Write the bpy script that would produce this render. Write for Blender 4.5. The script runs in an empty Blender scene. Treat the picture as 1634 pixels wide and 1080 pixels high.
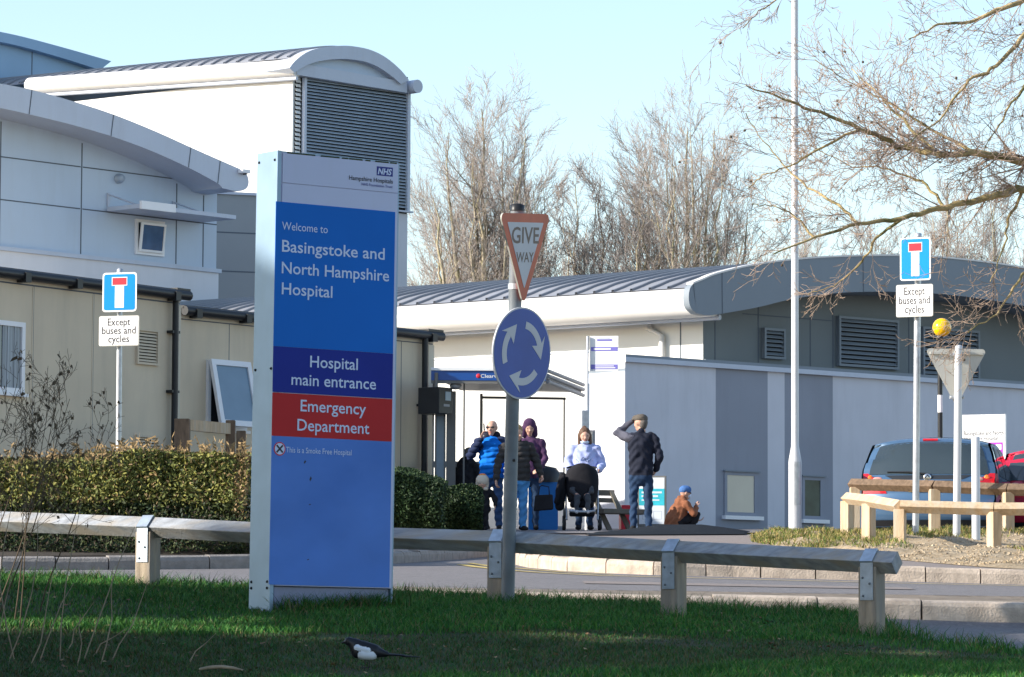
import bpy, math, random
import numpy as np
from mathutils import Vector, Matrix, Euler

random.seed(7)
RNG = np.random.default_rng(11)
S = bpy.context.scene
COL = S.collection
R = math.radians

# ------------------------------------------------------------------ camera
FPX, CX, CY = 6300.0, 817.0, 540.0
PITCH = math.atan(510.0 / FPX)
ROLL = 0.005
_r = Vector((1, 0, 0)); _fw = Vector((0, math.cos(PITCH), math.sin(PITCH))); _up = Vector((0, -math.sin(PITCH), math.cos(PITCH)))
_cx = _r * math.cos(ROLL) + _up * math.sin(ROLL)
_cy = -_r * math.sin(ROLL) + _up * math.cos(ROLL)
cam_d = bpy.data.cameras.new('camera')
cam_d.sensor_width = 36.0
cam_d.lens = 36.0 * FPX / 1634.0
cam_d.clip_start = 0.5
cam_d.clip_end = 3000
cam = bpy.data.objects.new('camera', cam_d)
cam.matrix_world = Matrix(((_cx.x, _cy.x, -_fw.x, 0), (_cx.y, _cy.y, -_fw.y, 0), (_cx.z, _cy.z, -_fw.z, 0), (0, 0, 0, 1)))
COL.objects.link(cam)
S.camera = cam

# ------------------------------------------------------------------ sky, sun, exposure
SUN_EL = 24.0
SUN_H = Vector((-0.955, -0.297, 0)).normalized()
world = bpy.data.worlds.new('World'); S.world = world
world.use_nodes = True
wn = world.node_tree
bg = wn.nodes['Background']
sky = wn.nodes.new('ShaderNodeTexSky')
sky.sky_type = 'NISHITA'; sky.sun_disc = False
sky.sun_elevation = R(SUN_EL)
sky.sun_rotation = math.atan2(SUN_H.x, SUN_H.y)
sky.air_density = 1.0; sky.dust_density = 0.6; sky.ozone_density = 1.0
wn.links.new(sky.outputs['Color'], bg.inputs['Color'])
bg.inputs['Strength'].default_value = 0.15
sun_d = bpy.data.lights.new('sun', 'SUN')
sun_d.energy = 5.0
sun_d.angle = R(0.5)
sun_d.color = (1.0, 0.93, 0.82)
sun = bpy.data.objects.new('sun', sun_d)
SUN = Vector((SUN_H.x * math.cos(R(SUN_EL)), SUN_H.y * math.cos(R(SUN_EL)), math.sin(R(SUN_EL))))
sun.rotation_euler = SUN.to_track_quat('Z', 'Y').to_euler()
sun.location = (-40, -10, 40)
COL.objects.link(sun)
S.view_settings.view_transform = 'Standard'
S.view_settings.look = 'None'
S.view_settings.exposure = 0.78
S.view_settings.gamma = 1.0

# ------------------------------------------------------------------ helpers
def W(px, py, Y):
    """world point seen at photo pixel (px, py) whose forward distance is Y"""
    a, b = (px - CX) / FPX, (CY - py) / FPX
    aa = a * math.cos(ROLL) - b * math.sin(ROLL); bb = a * math.sin(ROLL) + b * math.cos(ROLL)
    d = _fw + _r * aa + _up * bb
    return d * (Y / d.y)

def ray(px, py):
    return W(px, py, 1.0)

# terrain: rows of the photo that the ground meets at a forward distance
GY = [22.5, 26.0, 28.0, 28.6, 29.2, 31.0, 37.0, 44.0, 50.0, 60.0, 72.0]
GR = {-300: [1078, 980, 935, 930, 927, 922, 906, 880, 866, 850, 850],
      0: [1080, 988, 943, 937, 931, 925, 908, 880, 866, 850, 850],
      817: [1084, 985, 967, 962, 947, 936, 907, 894, 878, 863, 856],
      1634: [1088, 1034, 1003, 996, 963, 949, 930, 904, 872, 862, 856],
      2000: [1088, 1034, 1004, 998, 967, 953, 934, 906, 872, 862, 856]}
GX = sorted(GR)
GZ = {px: [W(px, r, Y).z for r, Y in zip(GR[px], GY)] for px in GX}
def G(x, Y):
    if Y < 22.5:
        z0 = G(x * 22.5 / max(Y, 8.0), 22.5)
        return z0 + (-1.55 - z0) * min(1.0, (22.5 - Y) / 16.0)
    px = CX + x / Y * FPX
    px = min(max(px, GX[0]), GX[-1] - 1e-6)
    for i in range(len(GX) - 1):
        if px <= GX[i + 1]: break
    t = (px - GX[i]) / (GX[i + 1] - GX[i])
    za = float(np.interp(Y, GY, GZ[GX[i]])); zb = float(np.interp(Y, GY, GZ[GX[i + 1]]))
    return za + (zb - za) * t

def hit(px, py, y0=20.0, y1=72.0):
    """where the ray through a photo pixel meets the terrain"""
    lo, n = y0, 400
    prev = None
    for i in range(n + 1):
        Y = y0 + (y1 - y0) * i / n
        p = W(px, py, Y)
        if p.z < G(p.x, Y):
            if prev is None: return p
            a, b = prev, Y
            for _ in range(20):
                m = (a + b) / 2; q = W(px, py, m)
                if q.z < G(q.x, m): b = m
                else: a = m
            return W(px, py, b)
        prev = Y
    return W(px, py, y1)

def gp(px, Y, dz=0.0):
    """ground point in the column px at forward distance Y"""
    x = (px - CX) / FPX * Y
    return Vector((x, Y, G(x, Y) + dz))

class Fr:
    """frame of a facade: s along it, t up, d outwards"""
    def __init__(s, o, theta, lean=0.0):
        t = R(theta)
        s.o = Vector(o)
        s.u = Vector((math.cos(t), math.sin(t), 0)); s.v = Vector((0, 0, 1)); s.n = s.u.cross(s.v)
        if lean:
            q = Matrix.Rotation(lean, 3, 'Y')
            s.u = q @ s.u; s.v = q @ s.v; s.n = q @ s.n
        s.M = Matrix(((s.u.x, s.v.x, s.n.x, s.o.x), (s.u.y, s.v.y, s.n.y, s.o.y), (s.u.z, s.v.z, s.n.z, s.o.z), (0, 0, 0, 1)))
    def p(s, a, b, c=0.0):
        return s.o + s.u * a + s.v * b + s.n * c
    def pl(s, px, py, d=0.0):
        r = ray(px, py); o = s.o + s.n * d
        k = o.dot(s.n) / r.dot(s.n)
        q = r * k - s.o
        return q.dot(s.u), q.dot(s.v)

def prop(o, label=None, cat=None, group=None, kind=None):
    if label: o['label'] = label
    if cat: o['category'] = cat
    if group: o['group'] = group
    if kind: o['kind'] = kind
    return o

ORG = {}
def thing(name, base, label, cat, group=None):
    o = bpy.data.objects.new(name, None)
    o.empty_display_size = 0.2
    o.location = base
    COL.objects.link(o)
    ORG[o.name] = Vector(base)
    return prop(o, label, cat, group)

def mk(name, V, F, MI, mats, parent=None, base=None, smooth=None):
    me = bpy.data.meshes.new(name)
    org = ORG[parent.name] if parent else Vector(base or (0, 0, 0))
    V = np.asarray(V, dtype=np.float64).reshape(-1, 3) - np.array(org)
    if isinstance(F, np.ndarray):
        n, k = F.shape
        me.vertices.add(len(V)); me.vertices.foreach_set('co', V.astype(np.float32).ravel())
        me.loops.add(n * k); me.loops.foreach_set('vertex_index', F.astype(np.int32).ravel())
        me.polygons.add(n); me.polygons.foreach_set('loop_start', np.arange(0, n * k, k, dtype=np.int32))
        me.update(calc_edges=True)
    else:
        me.from_pydata([tuple(v) for v in V], [], F)
    for m in mats: me.materials.append(m)
    if MI is not None and len(me.polygons):
        me.polygons.foreach_set('material_index', np.asarray(MI, dtype=np.int32))
    if smooth is not None and len(me.polygons):
        sm = np.full(len(me.polygons), bool(smooth)) if isinstance(smooth, (bool, int)) else np.asarray(smooth, dtype=bool)
        me.polygons.foreach_set('use_smooth', sm)
    me.update()
    o = bpy.data.objects.new(name, me)
    COL.objects.link(o)
    if parent: o.parent = parent
    else: o.location = org
    ORG[o.name] = org
    return o

_txt = {}
def text_mesh(s, bold=0.0):
    k = (s, bold)
    if k not in _txt:
        cu = bpy.data.curves.new('t', 'FONT'); cu.body = s; cu.size = 1.0; cu.offset = bold; cu.resolution_u = 3
        ob = bpy.data.objects.new('t', cu); COL.objects.link(ob)
        me = ob.to_mesh()
        vs = [tuple(v.co) for v in me.vertices]; fs = [tuple(p.vertices) for p in me.polygons]
        ob.to_mesh_clear()
        bpy.data.objects.remove(ob); bpy.data.curves.remove(cu)
        _txt[k] = (vs, fs)
    return _txt[k]

class MB:
    def __init__(s):
        s.v = []; s.f = []; s.m = []; s.mats = []; s.sm = []
    def mi(s, m):
        if m not in s.mats: s.mats.append(m)
        return s.mats.index(m)
    def add(s, vs, fs, mat, M=None, smooth=False):
        k = len(s.v); i = s.mi(mat)
        for v in vs:
            s.v.append(tuple(M @ Vector(v)) if M is not None else tuple(v))
        for f in fs:
            s.f.append(tuple(a + k for a in f)); s.m.append(i); s.sm.append(smooth)
        return s
    def box(s, lo, hi, mat, M=None):
        x0, y0, z0 = lo; x1, y1, z1 = hi
        vs = [(x0, y0, z0), (x1, y0, z0), (x1, y1, z0), (x0, y1, z0), (x0, y0, z1), (x1, y0, z1), (x1, y1, z1), (x0, y1, z1)]
        return s.add(vs, [(3, 2, 1, 0), (4, 5, 6, 7), (0, 1, 5, 4), (1, 2, 6, 5), (2, 3, 7, 6), (3, 0, 4, 7)], mat, M)
    def fbox(s, fr, s0, t0, s1, t1, d0, d1, mat):
        return s.box((min(s0, s1), min(t0, t1), d0), (max(s0, s1), max(t0, t1), d1), mat, fr.M)
    def poly(s, fr, pts, d0, d1, mat, side=None):
        n = len(pts)
        area = sum(pts[i][0] * pts[(i + 1) % n][1] - pts[(i + 1) % n][0] * pts[i][1] for i in range(n))
        if area < 0: pts = pts[::-1]
        vs = [(a, b, d0) for a, b in pts] + [(a, b, d1) for a, b in pts]
        s.add(vs, [tuple(range(n - 1, -1, -1)), tuple(range(n, 2 * n))], mat, fr.M)
        s.add(vs, [(i, (i + 1) % n, n + (i + 1) % n, n + i) for i in range(n)], side or mat, fr.M)
        return s
    def strip(s, fr, A, B, d0, d1, mat):
        """band between two curves (A above B) in a frame, extruded from d0 to d1"""
        n = len(A)
        vs = [(a, b, d1) for a, b in A] + [(a, b, d1) for a, b in B] + [(a, b, d0) for a, b in A] + [(a, b, d0) for a, b in B]
        fs = []
        for i in range(n - 1):
            fs += [(n + i, n + i + 1, i + 1, i), (2 * n + i, 2 * n + i + 1, 3 * n + i + 1, 3 * n + i),
                   (i, i + 1, 2 * n + i + 1, 2 * n + i), (3 * n + i, 3 * n + i + 1, n + i + 1, n + i)]
        fs += [(0, 2 * n, 3 * n, n), (n - 1, 2 * n - 1, 4 * n - 1, 3 * n - 1)]
        return s.add(vs, fs, mat, fr.M)
    def tube(s, pts, rad, mat, sides=10, caps=True, smooth=True, up=None, rot=0.0, ell=1.0):
        pts = [Vector(p) for p in pts]; n = len(pts)
        if not hasattr(rad, '__len__'): rad = [rad] * n
        vs = []; nx = None
        for i, p in enumerate(pts):
            d = (pts[min(i + 1, n - 1)] - pts[max(i - 1, 0)])
            if d.length < 1e-9: d = Vector((0, 0, 1))
            d.normalize()
            if nx is None:
                a = Vector(up) if up else (Vector((0, 0, 1)) if abs(d.z) < 0.9 else Vector((1, 0, 0)))
                nx = d.cross(a)
            nx = nx - d * nx.dot(d)
            if nx.length < 1e-6: nx = d.orthogonal()
            nx.normalize(); ny = d.cross(nx)
            for k in range(sides):
                t = 2 * math.pi * k / sides + rot
                vs.append(p + nx * (math.cos(t) * rad[i]) + ny * (math.sin(t) * rad[i] * ell))
        fs = []
        for i in range(n - 1):
            for k in range(sides):
                k2 = (k + 1) % sides
                fs.append((i * sides + k, i * sides + k2, (i + 1) * sides + k2, (i + 1) * sides + k))
        s.add(vs, fs, mat, smooth=smooth)
        if caps:
            s.add(vs[:sides], [tuple(range(sides - 1, -1, -1))], mat)
            s.add(vs[-sides:], [tuple(range(sides))], mat)
        return s
    def lathe(s, c, prof, mat, sides=20, axis=None, smooth=True):
        """profile of (radius, height) turned about a line through c"""
        q = Vector((0, 0, 1)).rotation_difference(Vector(axis).normalized()).to_matrix() if axis else Matrix.Identity(3)
        vs = []; c = Vector(c)
        for r, h in prof:
            for k in range(sides):
                t = 2 * math.pi * k / sides
                vs.append(c + q @ Vector((r * math.cos(t), r * math.sin(t), h)))
        fs = []
        for i in range(len(prof) - 1):
            for k in range(sides):
                k2 = (k + 1) % sides
                fs.append((i * sides + k, i * sides + k2, (i + 1) * sides + k2, (i + 1) * sides + k))
        s.add(vs, fs, mat, smooth=smooth)
        s.add(vs[:sides], [tuple(range(sides - 1, -1, -1))], mat); s.add(vs[-sides:], [tuple(range(sides))], mat)
        return s
    def ball(s, c, r, mat, seg=16, M=None):
        c = Vector(c); rx, ry, rz = r if hasattr(r, '__len__') else (r, r, r)
        rg = seg // 2; vs = []
        for i in range(1, rg):
            a = math.pi * i / rg
            for k in range(seg):
                b = 2 * math.pi * k / seg
                v = Vector((rx * math.sin(a) * math.cos(b), ry * math.sin(a) * math.sin(b), rz * math.cos(a)))
                vs.append(c + (M @ v if M is not None else v))
        top = Vector((0, 0, rz)); bot = Vector((0, 0, -rz))
        vs.append(c + (M @ top if M is not None else top)); vs.append(c + (M @ bot if M is not None else bot))
        fs = []
        for i in range(rg - 2):
            for k in range(seg):
                k2 = (k + 1) % seg
                fs.append((i * seg + k, (i + 1) * seg + k, (i + 1) * seg + k2, i * seg + k2))
        t = len(vs) - 2
        for k in range(seg):
            k2 = (k + 1) % seg
            fs.append((t, k, k2)); fs.append((t + 1, (rg - 2) * seg + k2, (rg - 2) * seg + k))
        return s.add(vs, fs, mat, smooth=True)
    def text(s, fr, txt, a, b, size, mat, d=0.003, bold=0.0, xs=1.0, align='L', width=None, shear=0.0, rotz=0.0):
        vs, fs = text_mesh(txt, bold)
        if not vs: return s
        x0 = min(v[0] for v in vs); x1 = max(v[0] for v in vs)
        if width: xs = width / ((x1 - x0) * size)
        w = (x1 - x0) * size * xs
        o = {'L': 0, 'C': -w / 2, 'R': -w}[align]
        out = []
        for v in vs:
            X = (v[0] - x0) * size * xs + o + shear * v[1] * size; Y = v[1] * size
            if rotz: X, Y = X * math.cos(rotz) - Y * math.sin(rotz), X * math.sin(rotz) + Y * math.cos(rotz)
            out.append((a + X, b + Y, d))
        return s.add(out, fs, mat, fr.M)
    def rrect(s, fr, s0, t0, s1, t1, r, d0, d1, mat, n=5):
        pts = []
        for cx, cy, a0 in ((s1 - r, t1 - r, 0), (s0 + r, t1 - r, 90), (s0 + r, t0 + r, 180), (s1 - r, t0 + r, 270)):
            for k in range(n + 1):
                t = R(a0 + 90 * k / n); pts.append((cx + r * math.cos(t), cy + r * math.sin(t)))
        return s.poly(fr, pts, d0, d1, mat)
    def build(s, name, parent=None, base=None, bevel=0.0, seg=2):
        o = mk(name, s.v, s.f, s.m, s.mats, parent, base, s.sm)
        if bevel:
            b = o.modifiers.new('bevel', 'BEVEL'); b.width = bevel; b.segments = seg; b.limit_method = 'ANGLE'; b.angle_limit = R(40)
        return o

def copy_tree(o, parent=None):
    c = o.copy(); COL.objects.link(c)
    if parent: c.parent = parent
    for ch in list(o.children): copy_tree(ch, c)
    return c

# ------------------------------------------------------------------ materials
def M(name, col, rough=0.6, var=0.12, scale=3.0, bump=0.0, bscale=30.0, metal=0.0, spec=0.4, col2=None, c2at=(0.45, 0.65), coat=0.0, stretch=None, alpha=None, trans=0.0, ior=1.45, detail=4.0, dirt=0.0, dirtscale=1.2, dirtcol=(0.12, 0.11, 0.09), emit=0.0):
    m = bpy.data.materials.new(name); m.use_nodes = True
    nt = m.node_tree; N = nt.nodes; L = nt.links
    b = N['Principled BSDF']
    b.inputs['Roughness'].default_value = rough; b.inputs['Metallic'].default_value = metal
    b.inputs['Specular IOR Level'].default_value = spec; b.inputs['IOR'].default_value = ior
    b.inputs['Coat Weight'].default_value = coat; b.inputs['Transmission Weight'].default_value = trans
    if alpha is not None: b.inputs['Alpha'].default_value = alpha
    tc = N.new('ShaderNodeTexCoord'); vec = tc.outputs['Object']
    if stretch:
        mp = N.new('ShaderNodeMapping'); mp.inputs['Scale'].default_value = stretch
        L.new(vec, mp.inputs['Vector']); vec = mp.outputs['Vector']
    nz = N.new('ShaderNodeTexNoise'); nz.inputs['Scale'].default_value = scale; nz.inputs['Detail'].default_value = detail
    L.new(vec, nz.inputs['Vector'])
    cr = N.new('ShaderNodeValToRGB'); L.new(nz.outputs['Fac'], cr.inputs['Fac'])
    lo = [max(0, c * (1 - var)) for c in col]; hi = [min(1, c * (1 + var)) for c in col]
    e = cr.color_ramp.elements
    e[0].position = 0.3; e[0].color = (*lo, 1); e[1].position = 0.7; e[1].color = (*hi, 1)
    out = cr.outputs['Color']
    if col2:
        n2 = N.new('ShaderNodeTexNoise'); n2.inputs['Scale'].default_value = scale * 0.37; n2.inputs['Detail'].default_value = 5
        L.new(vec, n2.inputs['Vector'])
        r2 = N.new('ShaderNodeValToRGB'); L.new(n2.outputs['Fac'], r2.inputs['Fac'])
        r2.color_ramp.elements[0].position = c2at[0]; r2.color_ramp.elements[1].position = c2at[1]
        mx = N.new('ShaderNodeMix'); mx.data_type = 'RGBA'
        L.new(r2.outputs['Color'], mx.inputs['Factor']); L.new(out, mx.inputs['A']); mx.inputs['B'].default_value = (*col2, 1)
        out = mx.outputs['Result']
    if dirt:
        n3 = N.new('ShaderNodeTexNoise'); n3.inputs['Scale'].default_value = dirtscale; n3.inputs['Detail'].default_value = 8; n3.inputs['Roughness'].default_value = 0.7
        mp3 = N.new('ShaderNodeMapping'); mp3.inputs['Scale'].default_value = (2.5, 2.5, 0.35)
        L.new(tc.outputs['Object'], mp3.inputs['Vector']); L.new(mp3.outputs['Vector'], n3.inputs['Vector'])
        r3 = N.new('ShaderNodeValToRGB'); L.new(n3.outputs['Fac'], r3.inputs['Fac'])
        r3.color_ramp.elements[0].position = 0.48; r3.color_ramp.elements[1].position = 0.8
        r3.color_ramp.elements[1].color = (dirt, dirt, dirt, 1)
        mx = N.new('ShaderNodeMix'); mx.data_type = 'RGBA'
        L.new(r3.outputs['Color'], mx.inputs['Factor']); L.new(out, mx.inputs['A']); mx.inputs['B'].default_value = (*dirtcol, 1)
        out = mx.outputs['Result']
    L.new(out, b.inputs['Base Color'])
    if bump:
        nb = N.new('ShaderNodeTexNoise'); nb.inputs['Scale'].default_value = bscale; nb.inputs['Detail'].default_value = 4
        L.new(vec, nb.inputs['Vector'])
        bp = N.new('ShaderNodeBump'); bp.inputs['Strength'].default_value = bump; bp.inputs['Distance'].default_value = 0.02
        L.new(nb.outputs['Fac'], bp.inputs['Height']); L.new(bp.outputs['Normal'], b.inputs['Normal'])
    if emit:
        L.new(out, b.inputs['Emission Color']); b.inputs['Emission Strength'].default_value = emit
    return m

m_clad = M('white_cladding', (0.47, 0.56, 0.68), 0.45, 0.05, 0.5, dirt=0.18, dirtcol=(0.35, 0.37, 0.38))  # blue of the shade put into the white cladding's colour
m_clad_blue = M('blue_grey_cladding', (0.25, 0.40, 0.58), 0.45, 0.06, 0.6)
m_render = M('pale_render', (0.70, 0.70, 0.74), 0.8, 0.04, 1.0, bump=0.1, bscale=60, dirt=0.15, dirtcol=(0.4, 0.4, 0.4))
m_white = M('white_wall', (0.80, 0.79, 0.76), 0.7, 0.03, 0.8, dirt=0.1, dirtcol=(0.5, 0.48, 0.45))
m_roll = M('eave_roll_metal', (0.72, 0.70, 0.68), 0.4, 0.05, 0.7, dirt=0.3, dirtcol=(0.45, 0.43, 0.42))
m_roof = M('grey_seam_roof', (0.36, 0.37, 0.40), 0.45, 0.08, 0.5, metal=0.3, dirt=0.25, dirtcol=(0.16, 0.16, 0.17))
m_roof_rib = M('grey_roof_rib', (0.24, 0.25, 0.28), 0.45, 0.08, 0.5, metal=0.3)
m_fascia = M('pale_grey_fascia', (0.50, 0.55, 0.65), 0.45, 0.05, 0.4, dirt=0.3, dirtcol=(0.38, 0.38, 0.40))
m_slate = M('slate_grey_panel', (0.20, 0.235, 0.275), 0.5, 0.05, 0.6, dirt=0.12, dirtcol=(0.14, 0.16, 0.18))
m_slate_d = M('slate_grey_wall', (0.155, 0.18, 0.195), 0.55, 0.05, 0.6, dirt=0.12, dirtcol=(0.1, 0.12, 0.13))
m_grey_wall = M('grey_wall', (0.27, 0.29, 0.31), 0.6, 0.05, 0.6)
m_joint = M('dark_joint', (0.10, 0.12, 0.15), 0.7, 0.05)
m_louvre = M('louvre_metal', (0.35, 0.42, 0.51), 0.4, 0.08, 2.0, metal=0.2)
m_dark = M('dark_void', (0.012, 0.014, 0.018), 0.8, 0.1)
m_stripe = M('grey_blue_render', (0.28, 0.30, 0.355), 0.85, 0.05, 1.0, bump=0.1, bscale=60, dirt=0.32, dirtcol=(0.2, 0.21, 0.23))
m_render_tint = M('shade_tinted_render', (0.59, 0.60, 0.66), 0.85, 0.05, 1.0, bump=0.1, bscale=60, dirt=0.32, dirtcol=(0.38, 0.39, 0.43))  # bluish tint of the shaded walls put into the render colour
m_beige = M('beige_panel', (0.63, 0.53, 0.395), 0.75, 0.05, 1.2, bump=0.08, bscale=80, dirt=0.25, dirtcol=(0.28, 0.26, 0.22))
m_beige_trim = M('cream_trim', (0.60, 0.54, 0.43), 0.65, 0.05, 2.0)
m_black = M('black_plastic', (0.018, 0.019, 0.022), 0.4, 0.2, 3.0)
m_upvc = M('white_upvc', (0.78, 0.78, 0.80), 0.35, 0.03, 2.0)
m_glass_d = M('window_glass', (0.03, 0.05, 0.07), 0.05, 0.3, 1.0, spec=0.9)
m_glass_f = M('frosted_glass', (0.16, 0.24, 0.32), 0.25, 0.1, 2.0, spec=0.7)
m_curtain = M('net_curtain', (0.35, 0.38, 0.40), 0.7, 0.3, 6.0, stretch=(3, 3, 0.1))
m_steel = M('galvanised_steel', (0.46, 0.48, 0.51), 0.42, 0.14, 14.0, metal=0.55, bump=0.03, bscale=60)
m_strap = M('galvanised_strap', (0.45, 0.52, 0.60), 0.4, 0.15, 18.0, metal=0.5)
m_pole = M('grey_painted_pole', (0.16, 0.18, 0.20), 0.5, 0.2, 6.0, bump=0.05, bscale=40, dirt=0.4, dirtcol=(0.1, 0.11, 0.1))
m_lamp = M('lamp_post_paint', (0.58, 0.59, 0.62), 0.45, 0.08, 3.0, metal=0.2, dirt=0.2, dirtcol=(0.35, 0.35, 0.36))
m_wood = M('weathered_rail_timber', (0.31, 0.33, 0.36), 0.7, 0.28, 4.0, bump=0.35, bscale=25, stretch=(0.6, 6, 6), col2=(0.34, 0.31, 0.27))
m_wood_post = M('fence_post_timber', (0.33, 0.27, 0.20), 0.8, 0.28, 5.0, bump=0.3, bscale=22, stretch=(6, 6, 0.7), col2=(0.26, 0.23, 0.2))
m_wood_new = M('new_timber', (0.50, 0.37, 0.24), 0.75, 0.2, 5.0, bump=0.3, bscale=22, stretch=(6, 6, 0.7), col2=(0.50, 0.42, 0.32))
m_wood_dark = M('dark_brown_timber', (0.17, 0.115, 0.075), 0.8, 0.3, 5.0, bump=0.3, bscale=22, stretch=(5, 5, 1))
m_asphalt = M('asphalt', (0.215, 0.20, 0.20), 0.85, 0.26, 45.0, bump=0.5, bscale=110, dirt=.35, dirtscale=.8, dirtcol=(.11, .10, .10), col2=(0.165, 0.155, 0.16), c2at=(0.35, 0.75))
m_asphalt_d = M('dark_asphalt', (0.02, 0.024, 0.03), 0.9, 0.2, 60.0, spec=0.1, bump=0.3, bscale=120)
m_pave = M('pinkish_pavement', (0.27, 0.225, 0.205), 0.9, 0.14, 40.0, bump=0.3, bscale=120, col2=(0.22, 0.19, 0.175), c2at=(0.3, 0.7))
m_kerb = M('kerb_concrete', (0.52, 0.43, 0.35), 0.9, 0.18, 14.0, bump=0.4, bscale=60, col2=(0.40, 0.33, 0.27), dirt=.4, dirtscale=5)
m_dirt = M('dirt_strip', (0.25, 0.205, 0.16), 0.95, 0.25, 12.0, bump=0.5, bscale=40, col2=(0.15, 0.125, 0.10), stretch=(0.4, 2.5, 1))
m_soil = M('dark_soil', (0.04, 0.032, 0.024), 0.95, 0.4, 8.0, bump=0.6, bscale=30, col2=(0.06, 0.047, 0.032))
m_lawn = M('lawn_soil', (0.035, 0.055, 0.018), 0.95, 0.4, 5.0, bump=0.5, bscale=40, col2=(0.05, 0.045, 0.022))
m_gravel = M('gravel_earth', (0.33, 0.25, 0.155), 0.95, 0.35, 14.0, bump=0.8, bscale=35, col2=(0.40, 0.32, 0.22))
m_yellow = M('yellow_paint', (0.55, 0.42, 0.14), 0.8, 0.25, 20.0)
m_kerb_shade = M('shaded_kerb_concrete', (0.27, 0.25, 0.235), 0.9, 0.15, 14.0, bump=0.4, bscale=60)  # darker copy of the kerb concrete: shade on the left kerb painted in
m_pale_pane = M('pale_reflection_glass', (0.42, 0.41, 0.38), 0.12, 0.12, 1.5, spec=0.7, stretch=(1, 1, .4))  # pale reflection in the window painted as the pane's colour
m_glass_g = M('dim_green_glass', (0.05, 0.075, 0.065), 0.2, 0.4, 2.5, spec=0.25)
m_glass_refl = M('blue_reflection_glass', (0.05, 0.11, 0.22), 0.06, 0.35, 2.0, spec=0.8)  # blue reflection put into the pane colour
# ------------------------------------------------------------------ ground
def sheet(name, xs, f0, f1, ny, off, mat, kind='structure', label=None, edge=None, jit=0.0):
    V = []; F = []
    for i, x in enumerate(xs):
        a, b = f0(x), f1(x)
        for j in range(ny + 1):
            t = j / ny; Y = a + (b - a) * t
            o = off(x, Y, t) if callable(off) else off
            V.append((x, Y, G(x, Y) + o))
    n = ny + 1
    for i in range(len(xs) - 1):
        for j in range(ny):
            F.append((i * n + j, (i + 1) * n + j, (i + 1) * n + j + 1, i * n + j + 1))
    o = mk(name, V, F, None, [mat], smooth=True)
    prop(o, label, None, None, kind)
    return o
def lin(a, b, n): return [a + (b - a) * i / n for i in range(n + 1)]
def curve_of(pts):
    """piecewise linear Y(x) through ground points, sorted by x"""
    P = sorted((p[0], p[1]) for p in pts)
    X = [p[0] for p in P]; Yv = [p[1] for p in P]
    return lambda x: float(np.interp(x, X, Yv))
def xpx(px, Y): return (px - CX) / FPX * Y

XS = sorted(set([-90, -60, -40, -25, -15] + [round(v, 3) for v in lin(-10, 14, 96)] + [20, 30, 45, 60, 90]))
YB = [-30, -10, 5, 14, 18, 22.5, 26, 28, 28.6, 29.2, 31, 34, 37, 40, 44, 50, 55, 60, 66, 72, 90, 120, 160, 260, 420]
Vt = [(x, y, G(x, y) - 0.05) for x in XS for y in YB]
nb_ = len(YB)
Ft = [(i * nb_ + j, (i + 1) * nb_ + j, (i + 1) * nb_ + j + 1, i * nb_ + j + 1) for i in range(len(XS) - 1) for j in range(nb_ - 1)]
prop(mk('ground', Vt, Ft, None, [m_soil], smooth=True), kind='structure')

lawn_edge = curve_of([(-12, 31.2), (xpx(-100, 30.2), 30.2), (xpx(0, 29.7), 29.7), (xpx(235, 29.2), 29.2), (xpx(420, 28.8), 28.8), (xpx(640, 28.62), 28.62), (xpx(1340, 28.4), 28.4), (xpx(1400, 27.9), 27.9),
                      (xpx(1425, 27.2), 27.2), (xpx(1445, 26.4), 26.4), (xpx(1480, 25.9), 25.9), (xpx(1540, 25.55), 25.55), (xpx(1700, 25.3), 25.3), (12, 24.4), (20, 22)])
xs_l = [-30, -20, -12] + lin(-8, 8, 80) + [12, 20]
sheet('lawn', xs_l, lambda x: 12.0, lawn_edge, 40, 0.012, m_lawn)
sheet('side_road', lin(xpx(1250, 28.7), 30, 40), lambda x: 20.0, lambda x: 28.74, 40, -0.03, m_asphalt)
sheet('road', [-60, -40, -25] + lin(-15, 15, 90) + [25, 40, 60], lambda x: 28.95 if x > -1.5 else 28.6, lambda x: 58.0, 60, 0.0, m_asphalt)
KX0 = xpx(575, 28.8)
sheet('road_edge_strip', lin(KX0, 25, 90), lambda x: 28.9, lambda x: 30.25 - 0.25 * math.exp(-((x - 0.2) / 1.0) ** 2) + 0.05 * math.sin(x * 2.1) + 0.03 * math.sin(x * 5.3), 6, 0.012, m_dirt)

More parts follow.
